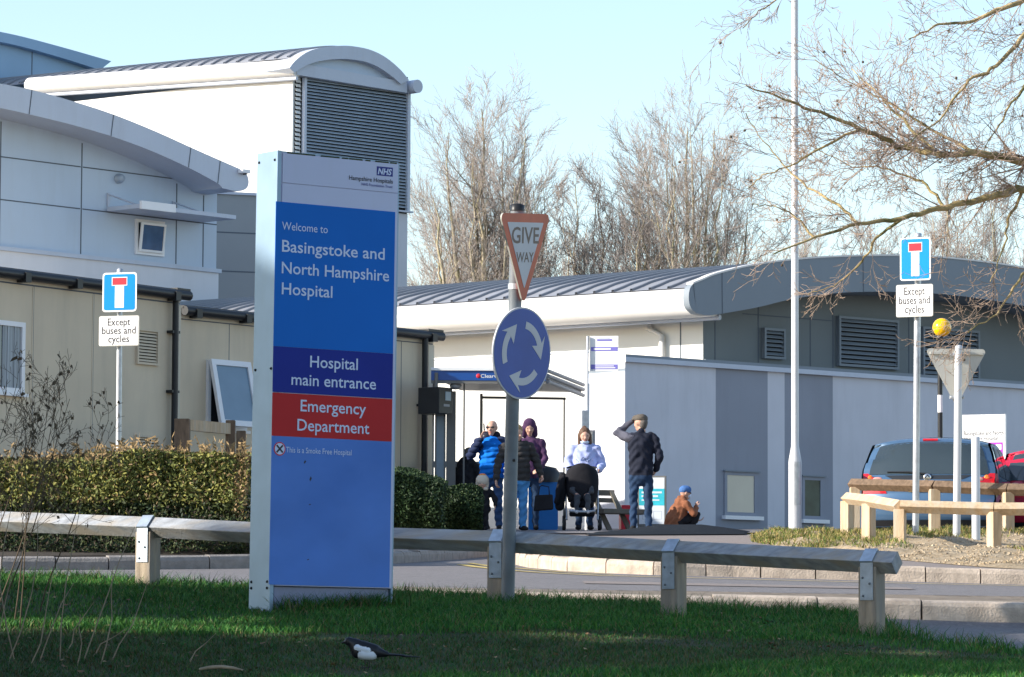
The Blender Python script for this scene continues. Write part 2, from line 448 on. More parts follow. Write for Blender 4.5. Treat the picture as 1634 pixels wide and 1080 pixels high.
def kerb(name, path, w, h, stone, mat, closed=False, radius=0.03, gap=0.012, side=1):
    """kerbstones laid along a ground path; the path is the road-side foot"""
    pts = [Vector((p[0], p[1], 0)) for p in path]
    L = [0]
    for a, b in zip(pts, pts[1:]): L.append(L[-1] + (b - a).length)
    def at(l):
        l = min(max(l, 0), L[-1])
        for i in range(len(pts) - 1):
            if l <= L[i + 1] + 1e-9:
                t = (l - L[i]) / max(1e-9, L[i + 1] - L[i]); return pts[i].lerp(pts[i + 1], t)
        return pts[-1]
    mb = MB(); l = 0.0
    rr = random.Random(5)
    while l < L[-1] - 0.05:
        e = min(l + stone - gap, L[-1])
        jz = rr.uniform(-0.008, 0.008)
        ring = []
        for q in (l, (l + e) / 2, e):
            p = at(q); d = (at(q + 0.1) - at(q - 0.1)).normalized(); nn = Vector((-d.y, d.x, 0)) * side
            z = G(p.x, p.y)
            prof = [(0, -0.2), (0.0, h - radius * 1.6), (radius * 0.4, h - radius * 0.5), (radius * 1.4, h), (w, h + 0.004), (w, -0.2)]
            ring.append([p + nn * a + Vector((0, 0, z + b + jz)) for a, b in prof])
        k = len(ring[0]); vs = sum(ring, []); fs = []
        for i in range(2):
            for j in range(k):
                j2 = (j + 1) % k
                f = (i * k + j, (i + 1) * k + j, (i + 1) * k + j2, i * k + j2)
                fs.append(f if side > 0 else f[::-1])
        fs += [tuple(range(k - 1, -1, -1)), tuple(range(2 * k, 3 * k))]
        mb.add(vs, fs, mat)
        l += stone
    o = mb.build(name); prop(o, kind='structure'); return o

def kerb2(name, path, w, h, stone, mat, z0=None):
    return kerb(name, path, w, h, stone, mat)
# near kerb beside the lawn: faces the camera, straight, bending away behind the sign tower
nk = [(KX0 - 0.55, 29.5), (KX0 - 0.3, 29.05), (KX0 + 0.05, 28.86)] + [(x, 28.75) for x in lin(KX0 + 0.5, 24, 20)]
def kerb_near():
    mb = MB(); rr = random.Random(9)
    x = KX0 + 0.3
    while x < 16:
        e = x + .76
        zt = max(G(x, 29.25), 0) ; ze = G(e, 29.25)
        j = rr.uniform(-0.008, 0.008); jy = rr.uniform(-0.006, 0.006)
        for (xa, xb, za, zb) in ((x, e - 0.016, zt, ze),):
            prof = [(28.74 + jy, -0.45), (28.75 + jy, -0.035), (28.765 + jy, -0.008), (28.80 + jy, 0.006), (28.90 + jy, 0.012), (28.92 + jy, -0.45)]
            vs = [(xa, a, za + b + j) for a, b in prof] + [(xb, a, zb + b + j) for a, b in prof]
            k = len(prof)
            mb.add(vs, [(i, k + i, k + (i + 1) % k, (i + 1) % k) for i in range(k)] + [tuple(range(k - 1, -1, -1)), tuple(range(k, 2 * k))], m_kerb)
        x += .76
    prop(mb.build('near_kerb'), kind='structure')
kerb_near()

def hp(pts): return [(lambda q: (q.x, q.y))(hit(*p)) for p in pts]
right_path = hp([(815, 878), (800, 884), (803, 893), (818, 900), (845, 906), (900, 911), (980, 915), (1060, 918), (1150, 920)])
right_path += [(x, right_path[-1][1] - .012 * (x - right_path[-1][0])) for x in (3, 5, 8, 12, 26)]
kerb('far_kerb', right_path, 0.14, 0.135, 0.5, m_kerb)
left_path = [(-22, 38.2), (-10, 37.3)] + hp([(0, 910), (200, 909), (405, 907), (640, 899), (760, 890), (830, 882), (875, 877)])
kerb('far_kerb', left_path, 0.14, 0.125, 0.5, m_kerb_shade)
fr_l = curve_of(left_path); 
rp = [p for p in right_path if p[0] >= right_path[1][0]]
lowest = {}
for x, y in right_path[2:]:
    lowest[x] = y
fr_r = curve_of([(x, y) for x, y in lowest.items()])
x_in = right_path[2][0]
sheet('left_pavement', [-30, -22] + lin(-10, left_path[-1][0], 50), lambda x: fr_l(x) + 0.12, lambda x: 60.0, 40, 0.115, m_pave)
sheet('right_pavement', lin(x_in + 0.02, 20, 80), lambda x: fr_r(x) + 0.13, lambda x: 62.0 if x < xpx(1300, 50) else 51.3, 50, 0.13, m_pave)
sheet('yard_asphalt', lin(-14, 25, 60), lambda x: 56.5 if x < xpx(1300, 55) else 60.5, lambda x: 72.0, 20, 0.15, m_asphalt)
# gravel verge under the timber rails
vx0, vx1 = xpx(1205, 50), 22
def vend(x): return 51.5
def vst(x):
    return fr_r(x) + 0.55 + 9.5 * max(0.0, 1 - (x - vx0) / 1.7) ** 1.6
def voff(x, Y, t):
    e = min(1, t / 0.10, (1 - t) / 0.05 if t > 0.5 else 1) * min(1, (x - vx0) / 0.3)
    return 0.135 + max(0, e) * (0.05 + 0.03 * math.sin(x * 3.1 + Y * 1.7) + 0.02 * math.sin(x * 7.7 - Y * 3.1))
sheet('gravel_verge', lin(vx0, vx1, 110), vst, vend, 60, voff, m_gravel)
def verge_z(x, Y):
    t = (Y - vst(x)) / (vend(x) - vst(x)); return G(x, Y) + voff(x, Y, t)
# soil bank under the left hedge
sheet('planting_bed', [-20, -14] + lin(-10, xpx(428, 40), 40), lambda x: fr_l(x) + 0.15, lambda x: 47.0, 20, lambda x, Y, t: 0.13 + 0.10 * min(1, t * 5), m_soil)

# double yellow lines by the kerb end, painted on the road
def paint(name, pix, w, mat):
    pts = [hit(*p) for p in pix]; V = []; F = []
    P2 = []
    for a, b in zip(pts, pts[1:]):
        for k in range(8): P2.append(a.lerp(b, k / 8))
    P2.append(pts[-1])
    for i, p in enumerate(P2):
        d = (P2[min(i + 1, len(P2) - 1)] - P2[max(i - 1, 0)]); d.z = 0; d.normalize(); nn = Vector((-d.y, d.x, 0))
        for sgn in (-1, 1):
            q = p + nn * (w / 2 * sgn); V.append((q.x, q.y, G(q.x, q.y) + 0.006))
    for i in range(len(P2) - 1): F.append((2 * i, 2 * i + 2, 2 * i + 3, 2 * i + 1))
    o = mk(name, V, F, None, [mat]); prop(o, kind='structure')
paint('yellow_line', [(735, 901), (760, 905), (800, 910), (860, 914), (960, 919), (1060, 921.5), (1250, 926.5), (1430, 931), (1640, 935.5)], 0.10, m_yellow)
paint('yellow_line', [(750, 899), (775, 903), (812, 906.5), (850, 909.5), (900, 913.5), (980, 917.5)], 0.08, m_yellow)
def crack(name, y0, amp, x0, x1, w, seed):
    r = np.random.default_rng(seed); n = 160; V = []; F = []; y = y0
    for i in range(n + 1):
        x = x0 + (x1 - x0) * i / n; y += r.normal(0, .012) + (y0 - y) * .08; ww = w * r.uniform(.1, 1.4)
        for s in (-1, 1): V.append((x, y + s * ww, G(x, y) + .018))
    for i in range(n):
        if r.random() < .8: F.append((2 * i, 2 * i + 2, 2 * i + 3, 2 * i + 1))
    prop(mk(name, V, F, None, [m_soil]), kind='structure')
crack('road_crack', 30.05, .1, KX0 + .6, 6, .022, 3); crack('road_crack', 29.65, .1, KX0 + 1.0, 6, .014, 4)
# drain grating and an old trench patch in the carriageway
V = [(x, y, G(x, y) + .005) for x in (.6, 1.5, 2.4, 3.3) for y in (32.2, 33.0)]
prop(mk('road_patch', V, [(2 * i, 2 * i + 2, 2 * i + 3, 2 * i + 1) for i in range(3)], None, [m_pave]), kind='structure')
# dark tarmac hump in front of the bus stop
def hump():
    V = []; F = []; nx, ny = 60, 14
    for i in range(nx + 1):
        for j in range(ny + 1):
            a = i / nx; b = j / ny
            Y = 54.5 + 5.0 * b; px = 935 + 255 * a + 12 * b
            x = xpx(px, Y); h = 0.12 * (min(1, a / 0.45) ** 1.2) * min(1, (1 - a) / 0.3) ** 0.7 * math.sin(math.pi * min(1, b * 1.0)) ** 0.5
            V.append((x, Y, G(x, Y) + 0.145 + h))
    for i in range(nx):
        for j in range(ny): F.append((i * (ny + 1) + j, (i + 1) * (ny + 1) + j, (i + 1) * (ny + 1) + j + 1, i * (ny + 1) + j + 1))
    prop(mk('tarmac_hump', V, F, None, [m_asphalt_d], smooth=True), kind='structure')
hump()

# ------------------------------------------------------------------ buildings
def louvre_set(mb, fr, s0, t0, s1, t1, d, pitch, mat, depth=0.05, frame=None, fw=0.05, dark=m_dark):
    mb.fbox(fr, s0, t0, s1, t1, d - 0.02, d + 0.004, dark)
    n = max(2, int(round((t1 - t0) / pitch))); p = (t1 - t0) / n
    for i in range(n):
        a = t0 + i * p
        vs = [(s0, a + p * 0.98, d + 0.008), (s1, a + p * 0.98, d + 0.008), (s1, a + p * 0.38, d + depth), (s0, a + p * 0.38, d + depth),
              (s0, a + p * 0.86, d + 0.006), (s1, a + p * 0.86, d + 0.006), (s1, a + p * 0.26, d + depth), (s0, a + p * 0.26, d + depth)]
        mb.add(vs, [(3, 2, 1, 0), (4, 5, 6, 7), (7, 6, 2, 3), (0, 4, 7, 3), (5, 1, 2, 6)], mat, fr.M)
    if frame:
        for (a, b, c, e) in ((s0 - fw, t0 - fw, s1 + fw, t0), (s0 - fw, t1, s1 + fw, t1 + fw), (s0 - fw, t0, s0, t1), (s1, t0, s1 + fw, t1)):
            mb.fbox(fr, a, b, c, e, d - 0.02, d + depth + 0.012, frame)

def pxs(fr, pts, d=0.0): return [fr.pl(x, y, d) for x, y in pts]
def dens(P, n=6):
    """smooth (Catmull-Rom) resampling of a 2-D polyline"""
    out = []
    for i in range(len(P) - 1):
        p0 = P[max(i - 1, 0)]; p1 = P[i]; p2 = P[i + 1]; p3 = P[min(i + 2, len(P) - 1)]
        for k in range(n):
            t = k / n
            out.append(tuple(0.5 * ((2 * p1[c]) + (-p0[c] + p2[c]) * t + (2 * p0[c] - 5 * p1[c] + 4 * p2[c] - p3[c]) * t * t + (-p0[c] + 3 * p1[c] - 3 * p2[c] + p3[c]) * t ** 3) for c in range(2)))
    out.append(P[-1]); return out
def interp(P, s): return float(np.interp(s, [p[0] for p in P], [p[1] for p in P]))

# --- curved-roof block, upper left
FA = Fr(W(345, 428, 80), 48)
b = thing('clinic_block', FA.p(-6, -1), 'white clad hospital block with a curved pale roof edge, behind the beige cabin', 'building')
GZ0 = 2.2
rtop = dens(pxs(FA, [(-140, 118), (-60, 122), (0, 133), (50, 143), (115, 161), (180, 182), (245, 208), (305, 235), (350, 255), (380, 268)], 0.9))
rbot = dens(pxs(FA, [(-140, 160), (-60, 162), (0, 172), (50, 183), (115, 199), (180, 218), (240, 240), (300, 267), (345, 291), (355, 300)], 0.9))
sx = [p[0] for p in rbot]
def under(s): return interp(rbot, s) - 0.05
mb = MB()
S0 = FA.pl(-120, 300)[0]; S1 = 0.0
tb = FA.pl(200, 408)[1]
top = [(s, under(s) + 0.2) for s in lin(S0, S1, 24)]
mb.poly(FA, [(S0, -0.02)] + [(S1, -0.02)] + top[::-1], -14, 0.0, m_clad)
# joints between the cladding sheets
for px, a, c in ((130, 214, 402), (282, 272, 419), (325, 290, 425), (0, 180, 388)):
    s = FA.pl(px, 300)[0]
    mb.fbox(FA, s - 0.014, 0.0, s + 0.014, under(s), 0.0, 0.004, m_joint)
sv = FA.pl(130, 300)[0]; sv2 = FA.pl(282, 300)[0]
t1_ = FA.pl(128, 266)[1]; t2_ = FA.pl(128, 333)[1]
for t in (t1_, t2_):
    mb.fbox(FA, S0, t - 0.012, sv - 0.03, t + 0.012, 0.0, 0.004, m_joint); mb.fbox(FA, sv + 0.03, t - 0.012, S1, t + 0.012, 0.0, 0.004, m_joint)
mb.build('wall', b)
mb = MB()
mb.fbox(FA, S0, -2.2 - 4, 0.02, -0.10, -14, 0.05, m_render); mb.fbox(FA, S0, -0.10, 0.06, -0.02, -14, 0.10, m_fascia)
mb.build('plinth_wall', b)
mb = MB()
n_ = len(rtop)
mb.strip(FA, rtop, rbot, -14, 0.9, m_fascia)
# rounded nose at the eaves end
e0 = rtop[-1]; e1 = rbot[-1]
nose = dens(pxs(FA, [(380, 268), (392, 275), (397, 288), (394, 300), (380, 305), (355, 300)], 0.9), 4)
mb.poly(FA, nose, -14, 0.9, m_fascia)
for px in (50, 181, 305, 352):
    s, t = FA.pl(px, 200, 0.9)
    a, c = interp(rtop, s), interp(rbot, s - 0.07)
    mb.add([(s - .012, a, .904), (s + .012, a, .904), (s - .05, c, .904), (s - .074, c, .904)], [(3, 2, 1, 0)], m_joint, FA.M)
mb.build('roof', b)
mb = MB(); w0 = FA.pl(215, 352); w1 = FA.pl(260, 411)
s0, s1 = w0[0], w1[0]; t0 = FA.pl(215, 405)[1]; t1 = FA.pl(215, 349)[1]
for (a, c, e, g) in ((s0, t0, s1, t0 + .06), (s0, t1 - .06, s1, t1), (s0, t0 + .06, s0 + .06, t1 - .06), (s1 - .06, t0 + .06, s1, t1 - .06)):
    mb.fbox(FA, a, c, e, g, 0.0, 0.05, m_upvc)
wo = mb.build('window', b)
mb = MB(); mb.fbox(FA, s0 + .06, t0 + .06, s1 - .06, t1 - .06, 0.006, 0.02, m_glass_d); mb.build('pane', wo)
mb = MB()   # tilted open casement
ww = s1 - s0 - .12; hh = t1 - t0 - .12
Ms = FA.M @ Matrix.Translation((s0 + .06, t0 + .06, 0.05)) @ Matrix.Rotation(R(7), 4, 'X')
for (a, c, e, g) in ((0, 0, ww, .045), (0, hh - .045, ww, hh), (0, .045, .045, hh - .045), (ww - .045, .045, ww, hh - .045)):
    mb.box((a, c, 0.0), (e, g, 0.045), m_upvc, Ms)
mb.box((.045, .045, 0.012), (ww - .045, hh - .045, 0.025), m_glass_refl, Ms)
mb.build('casement', wo)
mb = MB(); c0 = FA.pl(168, 330); c1 = FA.pl(322, 345)
mb.box((c0[0], c0[1] - .09, 0.05), (c1[0], c1[1] + .06 if 0 else c0[1] - .01, 1.0), m_fascia, FA.M)
mb.box((c0[0], c0[1] - .11, 1.0), (c0[0] + (c1[0] - c0[0]) * .35, c0[1] + .05, 1.06), m_upvc, FA.M)
for px in (172, 276):
    s = FA.pl(px, 330)[0]; mb.fbox(FA, s - .03, c0[1], s + .03, c0[1] + .28, 0.003, 0.04, m_fascia)
    mb.tube([FA.p(s, c0[1] + .25, .03), FA.p(s, c0[1], .8)], 0.018, m_fascia, 6)
mb.build('window_canopy', b)
mb = MB(); s, t = FA.pl(188, 285)
mb.lathe(FA.p(s, t, 0.002), [(.10, 0), (.10, .05), (.085, .06), (.085, .11), (.06, .15), (.0, .165)], m_louvre, 16, axis=FA.n); mb.build('wall_light', b)
mb = MB(); s, t = FA.pl(385, 275, 0.9); mb.fbox(FA, s - .1, t - .02, s + .12, t + .05, .91, 1.05, m_upvc); mb.fbox(FA, s + .02, t - .05, s + .06, t - .02, .93, 1.0, m_black); mb.build('camera_housing', b)

# --- blue-grey block behind it, far upper left
FB = Fr(W(166, 99, 106), 47)
b = thing('rear_block', FB.p(-4, -6), 'blue-grey clad block with sloping parapet rising beyond the curved roof at upper left', 'building')
tp = dens(pxs(FB, [(-200, 28), (-120, 33), (0, 54), (80, 74), (168, 99)])); bt = dens(pxs(FB, [(-200, 46), (-120, 50), (0, 70), (80, 91), (150, 113)]))
mb = MB(); sA = tp[0][0]
mb.poly(FB, [(sA, -10), (0.0, -10)] + [(s, interp(bt, s)) for s in lin(sA, 0, 10)][::-1], -8, 0, m_clad_blue)
for px in (51, -60):
    s = FB.pl(px, 100)[0]; mb.fbox(FB, s - .015, -6, s + .015, interp(bt, s), 0, .004, m_joint)
mb.build('wall', b)
mb = MB(); mb.strip(FB, tp, bt, -8, .25, m_clad_blue); mb.build('parapet', b)

# --- tower with louvred front
K = W(481, 250, 96)
FT = Fr(K, 44.5); FTL = Fr(W(466, 250, 95.85), -38)
b = thing('plant_tower', FT.p(1.5, -9), 'tall white plant tower with louvred front under an arched grey roof', 'building')
sR = FT.pl(651, 240)[0]
tTop = FT.pl(483, 124)[1]; tLb = FT.pl(650, 334)[1]
mb = MB()
sLw = FTL.pl(-200, 250)[0]
mb.fbox(FTL, sLw, -14, 0, FTL.pl(466, 122)[1], -1.2, 0, m_white)
for px in (153,):
    s = FTL.pl(px, 160)[0]; mb.fbox(FTL, s - .012, -4, s + .012, FTL.pl(153, 165)[1], 0, .004, m_fascia)
mb.fbox(FT, -0.22, -14, 0.0, tTop, -3.0, -.06, m_white)
mb.fbox(FT, 0.0, -14, sR, tLb - .12, -3, 0, m_render_tint); mb.fbox(FT, 0, tLb - .12, sR, tTop + .4, -3, -.02, m_dark)
mb.build('wall', b)
mb = MB()
louvre_set(mb, FT, 0.09, tLb, sR - .09, tTop, 0.0, 0.083, m_louvre, 0.06)
mb.fbox(FT, 0.0, tLb - .05, .085, tTop, 0, .09, m_fascia); mb.fbox(FT, sR - .085, tLb - .05, sR, tTop, 0, .09, m_fascia); mb.fbox(FT, -.02, tLb - .09, sR + .10, tLb - .05, 0.002, .11, m_fascia)
mb.build('louvre', b)
mb = MB(); louvre_set(mb, FT, -.19, -6, -.03, tTop - .05, -.05, 0.11, m_white, 0.05); mb.build('corner_vent', b)
o_ = pxs(FT, [(462, 108), (472, 96), (490, 83), (512, 76), (540, 73), (562, 73.5), (590, 79), (615, 91), (638, 110), (653, 128)], .30)
i_ = pxs(FT, [(470, 116), (482, 108), (497, 101), (515, 96.5), (540, 94), (560, 94.5), (585, 99), (606, 108), (626, 122), (640, 134)], .30)
o_, i_ = dens(o_), dens(i_)
mb = MB(); mb.strip(FT, o_, i_, -0.8, .30, m_fascia); 
beam = pxs(FT, [(474, 100), (650, 131), (650, 148), (474, 119)], .22)
mb.poly(FT, beam, -.5, .22, m_fascia)
infill = [p for p in i_] + pxs(FT, [(645, 140), (476, 118)], .1)
mb.poly(FT, infill, -.5, .10, m_clad)
mb.build('gable', b)
# standing-seam barrel roof, swept back along the left wall
mb = MB()
back = Vector((FTL.u.x, FTL.u.y, 0)) * -1 + Vector((0, 0, .016))
Lr = 15.5
cur = [FT.p(s, t, .12) for s, t in o_ if s > FT.pl(479, 90, .3)[0]]
vs = [p + Vector((0, 0, -.015)) for p in cur] + [p + back * Lr + Vector((0, 0, -.015)) for p in cur]
n_ = len(cur); mb.add(vs, [(i, n_ + i, n_ + i + 1, i + 1) for i in range(n_ - 1)], m_roof, smooth=True)
k = 0.25
while k < Lr:
    for i in range(n_ - 1):
        a, c = cur[i], cur[i + 1]; w = back * .05; up = Vector((0, 0, .04))
        P = [a + back * k, c + back * k]
        mb.add([P[0], P[1], P[1] + up, P[0] + up, P[0] + w, P[1] + w, P[1] + w + up, P[0] + w + up], [(0, 1, 2, 3), (7, 6, 5, 4), (3, 2, 6, 7)], m_roof_rib)
    k += .42
mb.build('roof', b)
mb = MB()
A = FTL.p(*FTL.pl(474, 108, .12), .12); sl, tl = FTL.pl(48, 137, .12); Bq = FTL.p(sl, tl, .12)
mb.tube([A, Bq], .215, m_roll, 20, up=(0, 0, 1)); mb.tube([A - Vector((0, 0, .26)), Bq - Vector((0, 0, .26))], .05, m_fascia, 8)
mb.build('eave_roll', b)
mb = MB(); A2 = FT.p(*FT.pl(656, 139, .12), .12); mb.tube([A2 + FT.n * .25, A2 + FT.n * -4], .17, m_fascia, 16); mb.build('eave_roll', b)

# --- grey clad link wall between the clinic and the tower
FG = Fr(W(345, 380, 88), 20)
b = thing('link_building', FG.p(.6, -3), 'plain grey clad link wall between the clinic block and the tall tower', 'building')
mb = MB(); a = FG.pl(300, 310); c = FG.pl(470, 322)
mb.fbox(FG, a[0], -6, c[0], FG.pl(380, 311)[1], -3, 0, m_grey_wall)
for y in (370, 432): t = FG.pl(345, y)[1]; mb.fbox(FG, a[0], t - .015, c[0], t + .015, 0, .004, m_joint)
mb.build('wall', b)
mb = MB(); t = FG.pl(380, 311)[1]; mb.fbox(FG, a[0], t, c[0], t + .06, -3, .06, m_fascia); mb.build('coping', b)

# --- low block with the long arched roof, right
FE = Fr(W(997, 700, 67), 39.5)
b = thing('entrance_building', FE.p(3, -2.5), 'low wide hospital wing with slate arched roof, white side wall and striped grey front', 'building')
c1 = FE.pl(1122, 520, -1.0); FW = Fr(FE.p(c1[0], c1[1], -1.0), -36.6)
sEnd = FE.pl(2050, 640)[0]
gz = G(3, 67) + .1 - FE.o.z
tCap = FE.pl(997, 568)[1]
ledge = interp
mb = MB()
st = [FE.pl(p, 700)[0] for p in (997, 1142, 1225, 1252, 1329)] + [sEnd]
# the return wall at the left corner runs back out of sight; its foot meets the side wall of the wing
vr = (FE.o * (72.5 / FE.o.y) - FE.o); vr.z = 0; sk = (vr.dot(FE.u) + .05, vr.dot(FE.n))
def skew(mb, t0, t1, s_a, s_b, da, db, mat):
    vs = [(s_a, t, da) for t in (t0, t1)] + [(s_b, t, da) for t in (t0, t1)] + [(s_b, t, sk[1]) for t in (t0, t1)] + [(s_a + sk[0], t, sk[1]) for t in (t0, t1)]
    mb.add(vs, [(0, 2, 3, 1), (2, 4, 5, 3), (4, 6, 7, 5), (6, 0, 1, 7), (1, 3, 5, 7), (0, 6, 4, 2)], mat, FE.M)
skew(mb, gz - 1, tCap - .1, 0, st[1], 0, 0, m_render_tint)
for i, m in enumerate((m_stripe, m_render_tint, m_stripe, m_render_tint)):
    mb.fbox(FE, st[i + 1], gz - 1, st[i + 2], tCap - .1, -.98, 0, m)
mb.build('front_wall', b)
mb = MB(); skew(mb, tCap - .1, tCap - .02, -.05, st[1], .08, 0, m_fascia); skew(mb, tCap - .02, tCap + .03, -.03, st[1], .05, 0, m_slate)
mb.fbox(FE, st[1], tCap - .1, sEnd, tCap - .02, -.97, .08, m_fascia); mb.fbox(FE, st[1], tCap - .02, sEnd, tCap + .03, -.97, .05, m_slate)
mb.build('ledge', b)
mb = MB()
atop = dens(pxs(FE, [(1105, 453), (1120, 447), (1145, 437), (1200, 424), (1270, 414.5), (1350, 409.5), (1450, 408.5), (1530, 414), (1634, 428), (1760, 455), (1900, 495)]))
abot = dens(pxs(FE, [(1112, 500), (1130, 503), (1160, 499), (1210, 490), (1270, 476), (1350, 466.5), (1450, 466), (1540, 473), (1634, 488), (1760, 512), (1900, 545)]))
cs = c1[0]
wt = [(s, interp(abot, s) + .1) for s in lin(cs, sEnd, 30)]
mb.poly(FE, [(cs, tCap), (sEnd, tCap)] + wt[::-1], -9, -1.0, m_slate_d)
def lay(px0, py0, px1, py1):
    """rectangle on the upper wall (set back 1 m)"""
    a = FE.pl(px0, py0, -1.0); c = FE.pl(px1, py1, -1.0); return a[0], min(a[1], c[1]), c[0], max(a[1], c[1])
for px in (1141, 1210, 1293, 1329, 1450):
    s = FE.pl(px, 520, -1.0)[0]; mb.fbox(FE, s - .012, tCap + .05, s + .012, interp(abot, s), -1, -.996, m_joint)
s0 = FE.pl(1165, 500, -1.)[0]; t0 = FE.pl(1293, 509, -1.)[1]
mb.fbox(FE, s0 + .3, t0 - .01, FE.pl(1329, 510, -1.)[0] - .03, t0 + .01, -1, -.996, m_joint)
mb.fbox(FE, cs, tCap + .03, sEnd, tCap + .075, -1, -.95, m_dark)
mb.fbox(FE, cs, tCap + .075, sEnd, tCap + .14, -1, -.93, m_slate)
mb.build('upper_wall', b)
for (x0, x1, ya, yb, fm) in ((1337, 1427, 508, 580, m_slate), (1218, 1246, 527, 568, m_slate), (1471, 1556, 525, 598, m_slate)):
    a = FE.pl(x0, ya, -1.); c = FE.pl(x0, yb, -1.); s1_ = FE.pl(x1, ya, -1.)[0]
    mb = MB(); louvre_set(mb, FE, a[0], c[1], s1_, a[1], -.985, .083, m_slate, .06, m_slate, .045); mb.build('louvre', b)
mb = MB()
mb.strip(FE, atop, abot, -.15, 0.0, m_slate)
sof = [p for p in abot if p[0] > FE.pl(1160, 500)[0]]; mb.strip(FE, [(s, t + .03) for s, t in sof], sof, -.99, -.151, m_slate)
nose = dens(pxs(FE, [(1107, 452.5), (1101, 460), (1099, 475), (1102, 490), (1112, 500.5)]), 5)
mb.poly(FE, nose, -.15, 0.0, m_slate)
for px in (1152, 1377, 1585):
    s = FE.pl(px, 450)[0]; mb.add([(s - .01, interp(atop, s), .003), (s + .01, interp(atop, s), .003), (s + .02, interp(abot, s), .003), (s, interp(abot, s), .003)], [(3, 2, 1, 0)], m_joint, FE.M)
# bright edge trim
up = [(s, t + .03) for s, t in atop]; mb.strip(FE, up, atop, -.16, .015, m_roll)
mb.build('arched_fascia', b)
mb = MB()
back = -FW.u; inn = -FW.n * .62; cur = [FE.p(s, t, -.25) + inn for s, t in atop]
Lr = 20.0; n_ = len(cur)
vs = [p + Vector((0, 0, .02)) for p in cur] + [p + back * Lr + Vector((0, 0, .02)) for p in cur]
mb.add(vs, [(i, n_ + i, n_ + i + 1, i + 1) for i in range(n_ - 1)], m_roof, smooth=True)
k = .3
while k < Lr:
    for i in range(n_ - 1):
        a, c = cur[i], cur[i + 1]; w = back * .05; uz = Vector((0, 0, .042)); z0 = Vector((0, 0, .02))
        P = [a + back * k + z0, c + back * k + z0]
        mb.add([P[0], P[1], P[1] + uz, P[0] + uz, P[0] + w, P[1] + w, P[1] + w + uz, P[0] + w + uz], [(0, 1, 2, 3), (7, 6, 5, 4), (3, 2, 6, 7)], m_roof_rib)
    k += .40
mb.build('roof', b)
mb = MB()
q = FE.pl(1109, 477, -.02); A = FE.p(q[0], q[1], -.02) + inn - FW.u * .03
mb.tube([A, A + back * Lr], .262, m_roll, 24, up=(0, 0, 1)); mb.tube([A + Vector((.12, .1, -.26)), A + back * Lr + Vector((.12, .1, -.26))], .05, m_fascia, 8)
mb.build('eave_roll', b)
mb = MB()
tw = FW.pl(1110, 500)[1]
mb.fbox(FW, -Lr, -5, -.002, tw + .3, -1.5, 0, m_white)
mb.build('side_wall', b)
mb = MB()
for px in (1086,):
    s = FW.pl(px, 540)[0]; mb.fbox(FW, s - .012, -.6, s + .012, tw, 0, .005, m_joint)
t = FW.pl(900, 563)[1]; mb.fbox(FW, -Lr, t - .012, FW.pl(985, 560)[0], t + .012, 0, .02, m_fascia)
mb.build('wall_joint', b)
mb = MB(); s, t = FW.pl(1037, 522); s2, t2 = FW.pl(1060, 530); tB = FW.pl(1060, 572)[1]
mb.fbox(FW, s - .04, t - .06, s + .05, t + .08, .02, .14, m_roll)
mb.tube([FW.p(s, t - .02, .08), FW.p(s2, t2 - .06, .08), FW.p(s2, tB - 2.5, .08)], .055, m_roll, 10); mb.build('downpipe', b)
for (x0, x1, y0, y1, y1s) in ((1155, 1209, 752, 822, 826), (1279, 1314, 760, 828, 832)):
    a = FE.pl(x0, y0); c = FE.pl(x1, y0); t0 = FE.pl(x0, y1)[1]
    mb = MB(); s0, s1, tA = a[0], c[0], a[1]
    f = .06
    for (p, q, r_, u) in ((s0, t0, s1, t0 + f), (s0, tA - f, s1, tA), (s0, t0 + f, s0 + f, tA - f), (s1 - f * 1.6, t0 + f, s1, tA - f)):
        mb.fbox(FE, p, q, r_, u, 0.0, .025, m_stripe)
    mb.fbox(FE, s0 - .02, tA, s1 + .02, tA + .025, 0, .06, m_slate)
    wo = mb.build('window', b)
    mb = MB(); mb.fbox(FE, s0 + f, t0 + f, s1 - f * 1.6, tA - f, .003, .012, m_pale_pane if x0 == 1155 else m_glass_g); mb.build('pane', wo)
    mb = MB(); mb.fbox(FE, s0 - .05, t0 - .07, s1 + .06, t0 - .004, 0, .10, m_upvc); mb.build('sill', wo)

# --- beige modular cabin, left, in two stepped halves
def gutter(mb, fr, s0, s1, t, d=.16):
    mb.tube([fr.p(s0, t - .055, d - .05), fr.p(s1, t - .055, d - .05)], .075, m_black, 10)
    mb.fbox(fr, s0, t - .02, s1, t + .03, -.2, d - .06, m_black)
    s = s0 + .25
    while s < s1: mb.fbox(fr, s - .06, t - .16, s + .06, t - .02, d - .13, d + .045, m_black); s += 1.15
def vent(mb, fr, s0, t0, s1, t1):
    louvre_set(mb, fr, s0, t0, s1, t1, .002, .047, m_beige, .03, m_beige, .035)

F1 = Fr(W(285, 600, 60), 56)
b = thing('cabin', F1.p(-2, -1.5), 'beige modular cabin with black gutters behind the hedge, left of the tall blue sign', 'building')
tg = F1.pl(285, 466)[1]; sL = F1.pl(-260, 600)[0]
gz1 = -2.2
mb = MB(); mb.fbox(F1, sL, gz1 - 1, 0, tg - .03, -7, 0, m_beige)
tt = F1.pl(285, 484)[1]; mb.fbox(F1, sL, tt - .012, 0, tt + .008, 0, .004, m_joint); mb.fbox(F1, sL, tt + .01, 0, tg - .03, 0, .012, m_beige_trim)
for px in (52, 148, -90):
    s = F1.pl(px, 600)[0]; mb.fbox(F1, s - .006, gz1, s + .006, tt - .012, 0, .003, m_joint); mb.fbox(F1, s - .03, gz1, s - .006, tt - .02, 0, .006, m_beige)
mb.fbox(F1, -.09, gz1, -.0, tg - .2, .001, .03, m_beige_trim); mb.fbox(F1, 0.0, gz1, .004, tg - .2, -6, .03, m_beige_trim)
mb.build('wall', b)
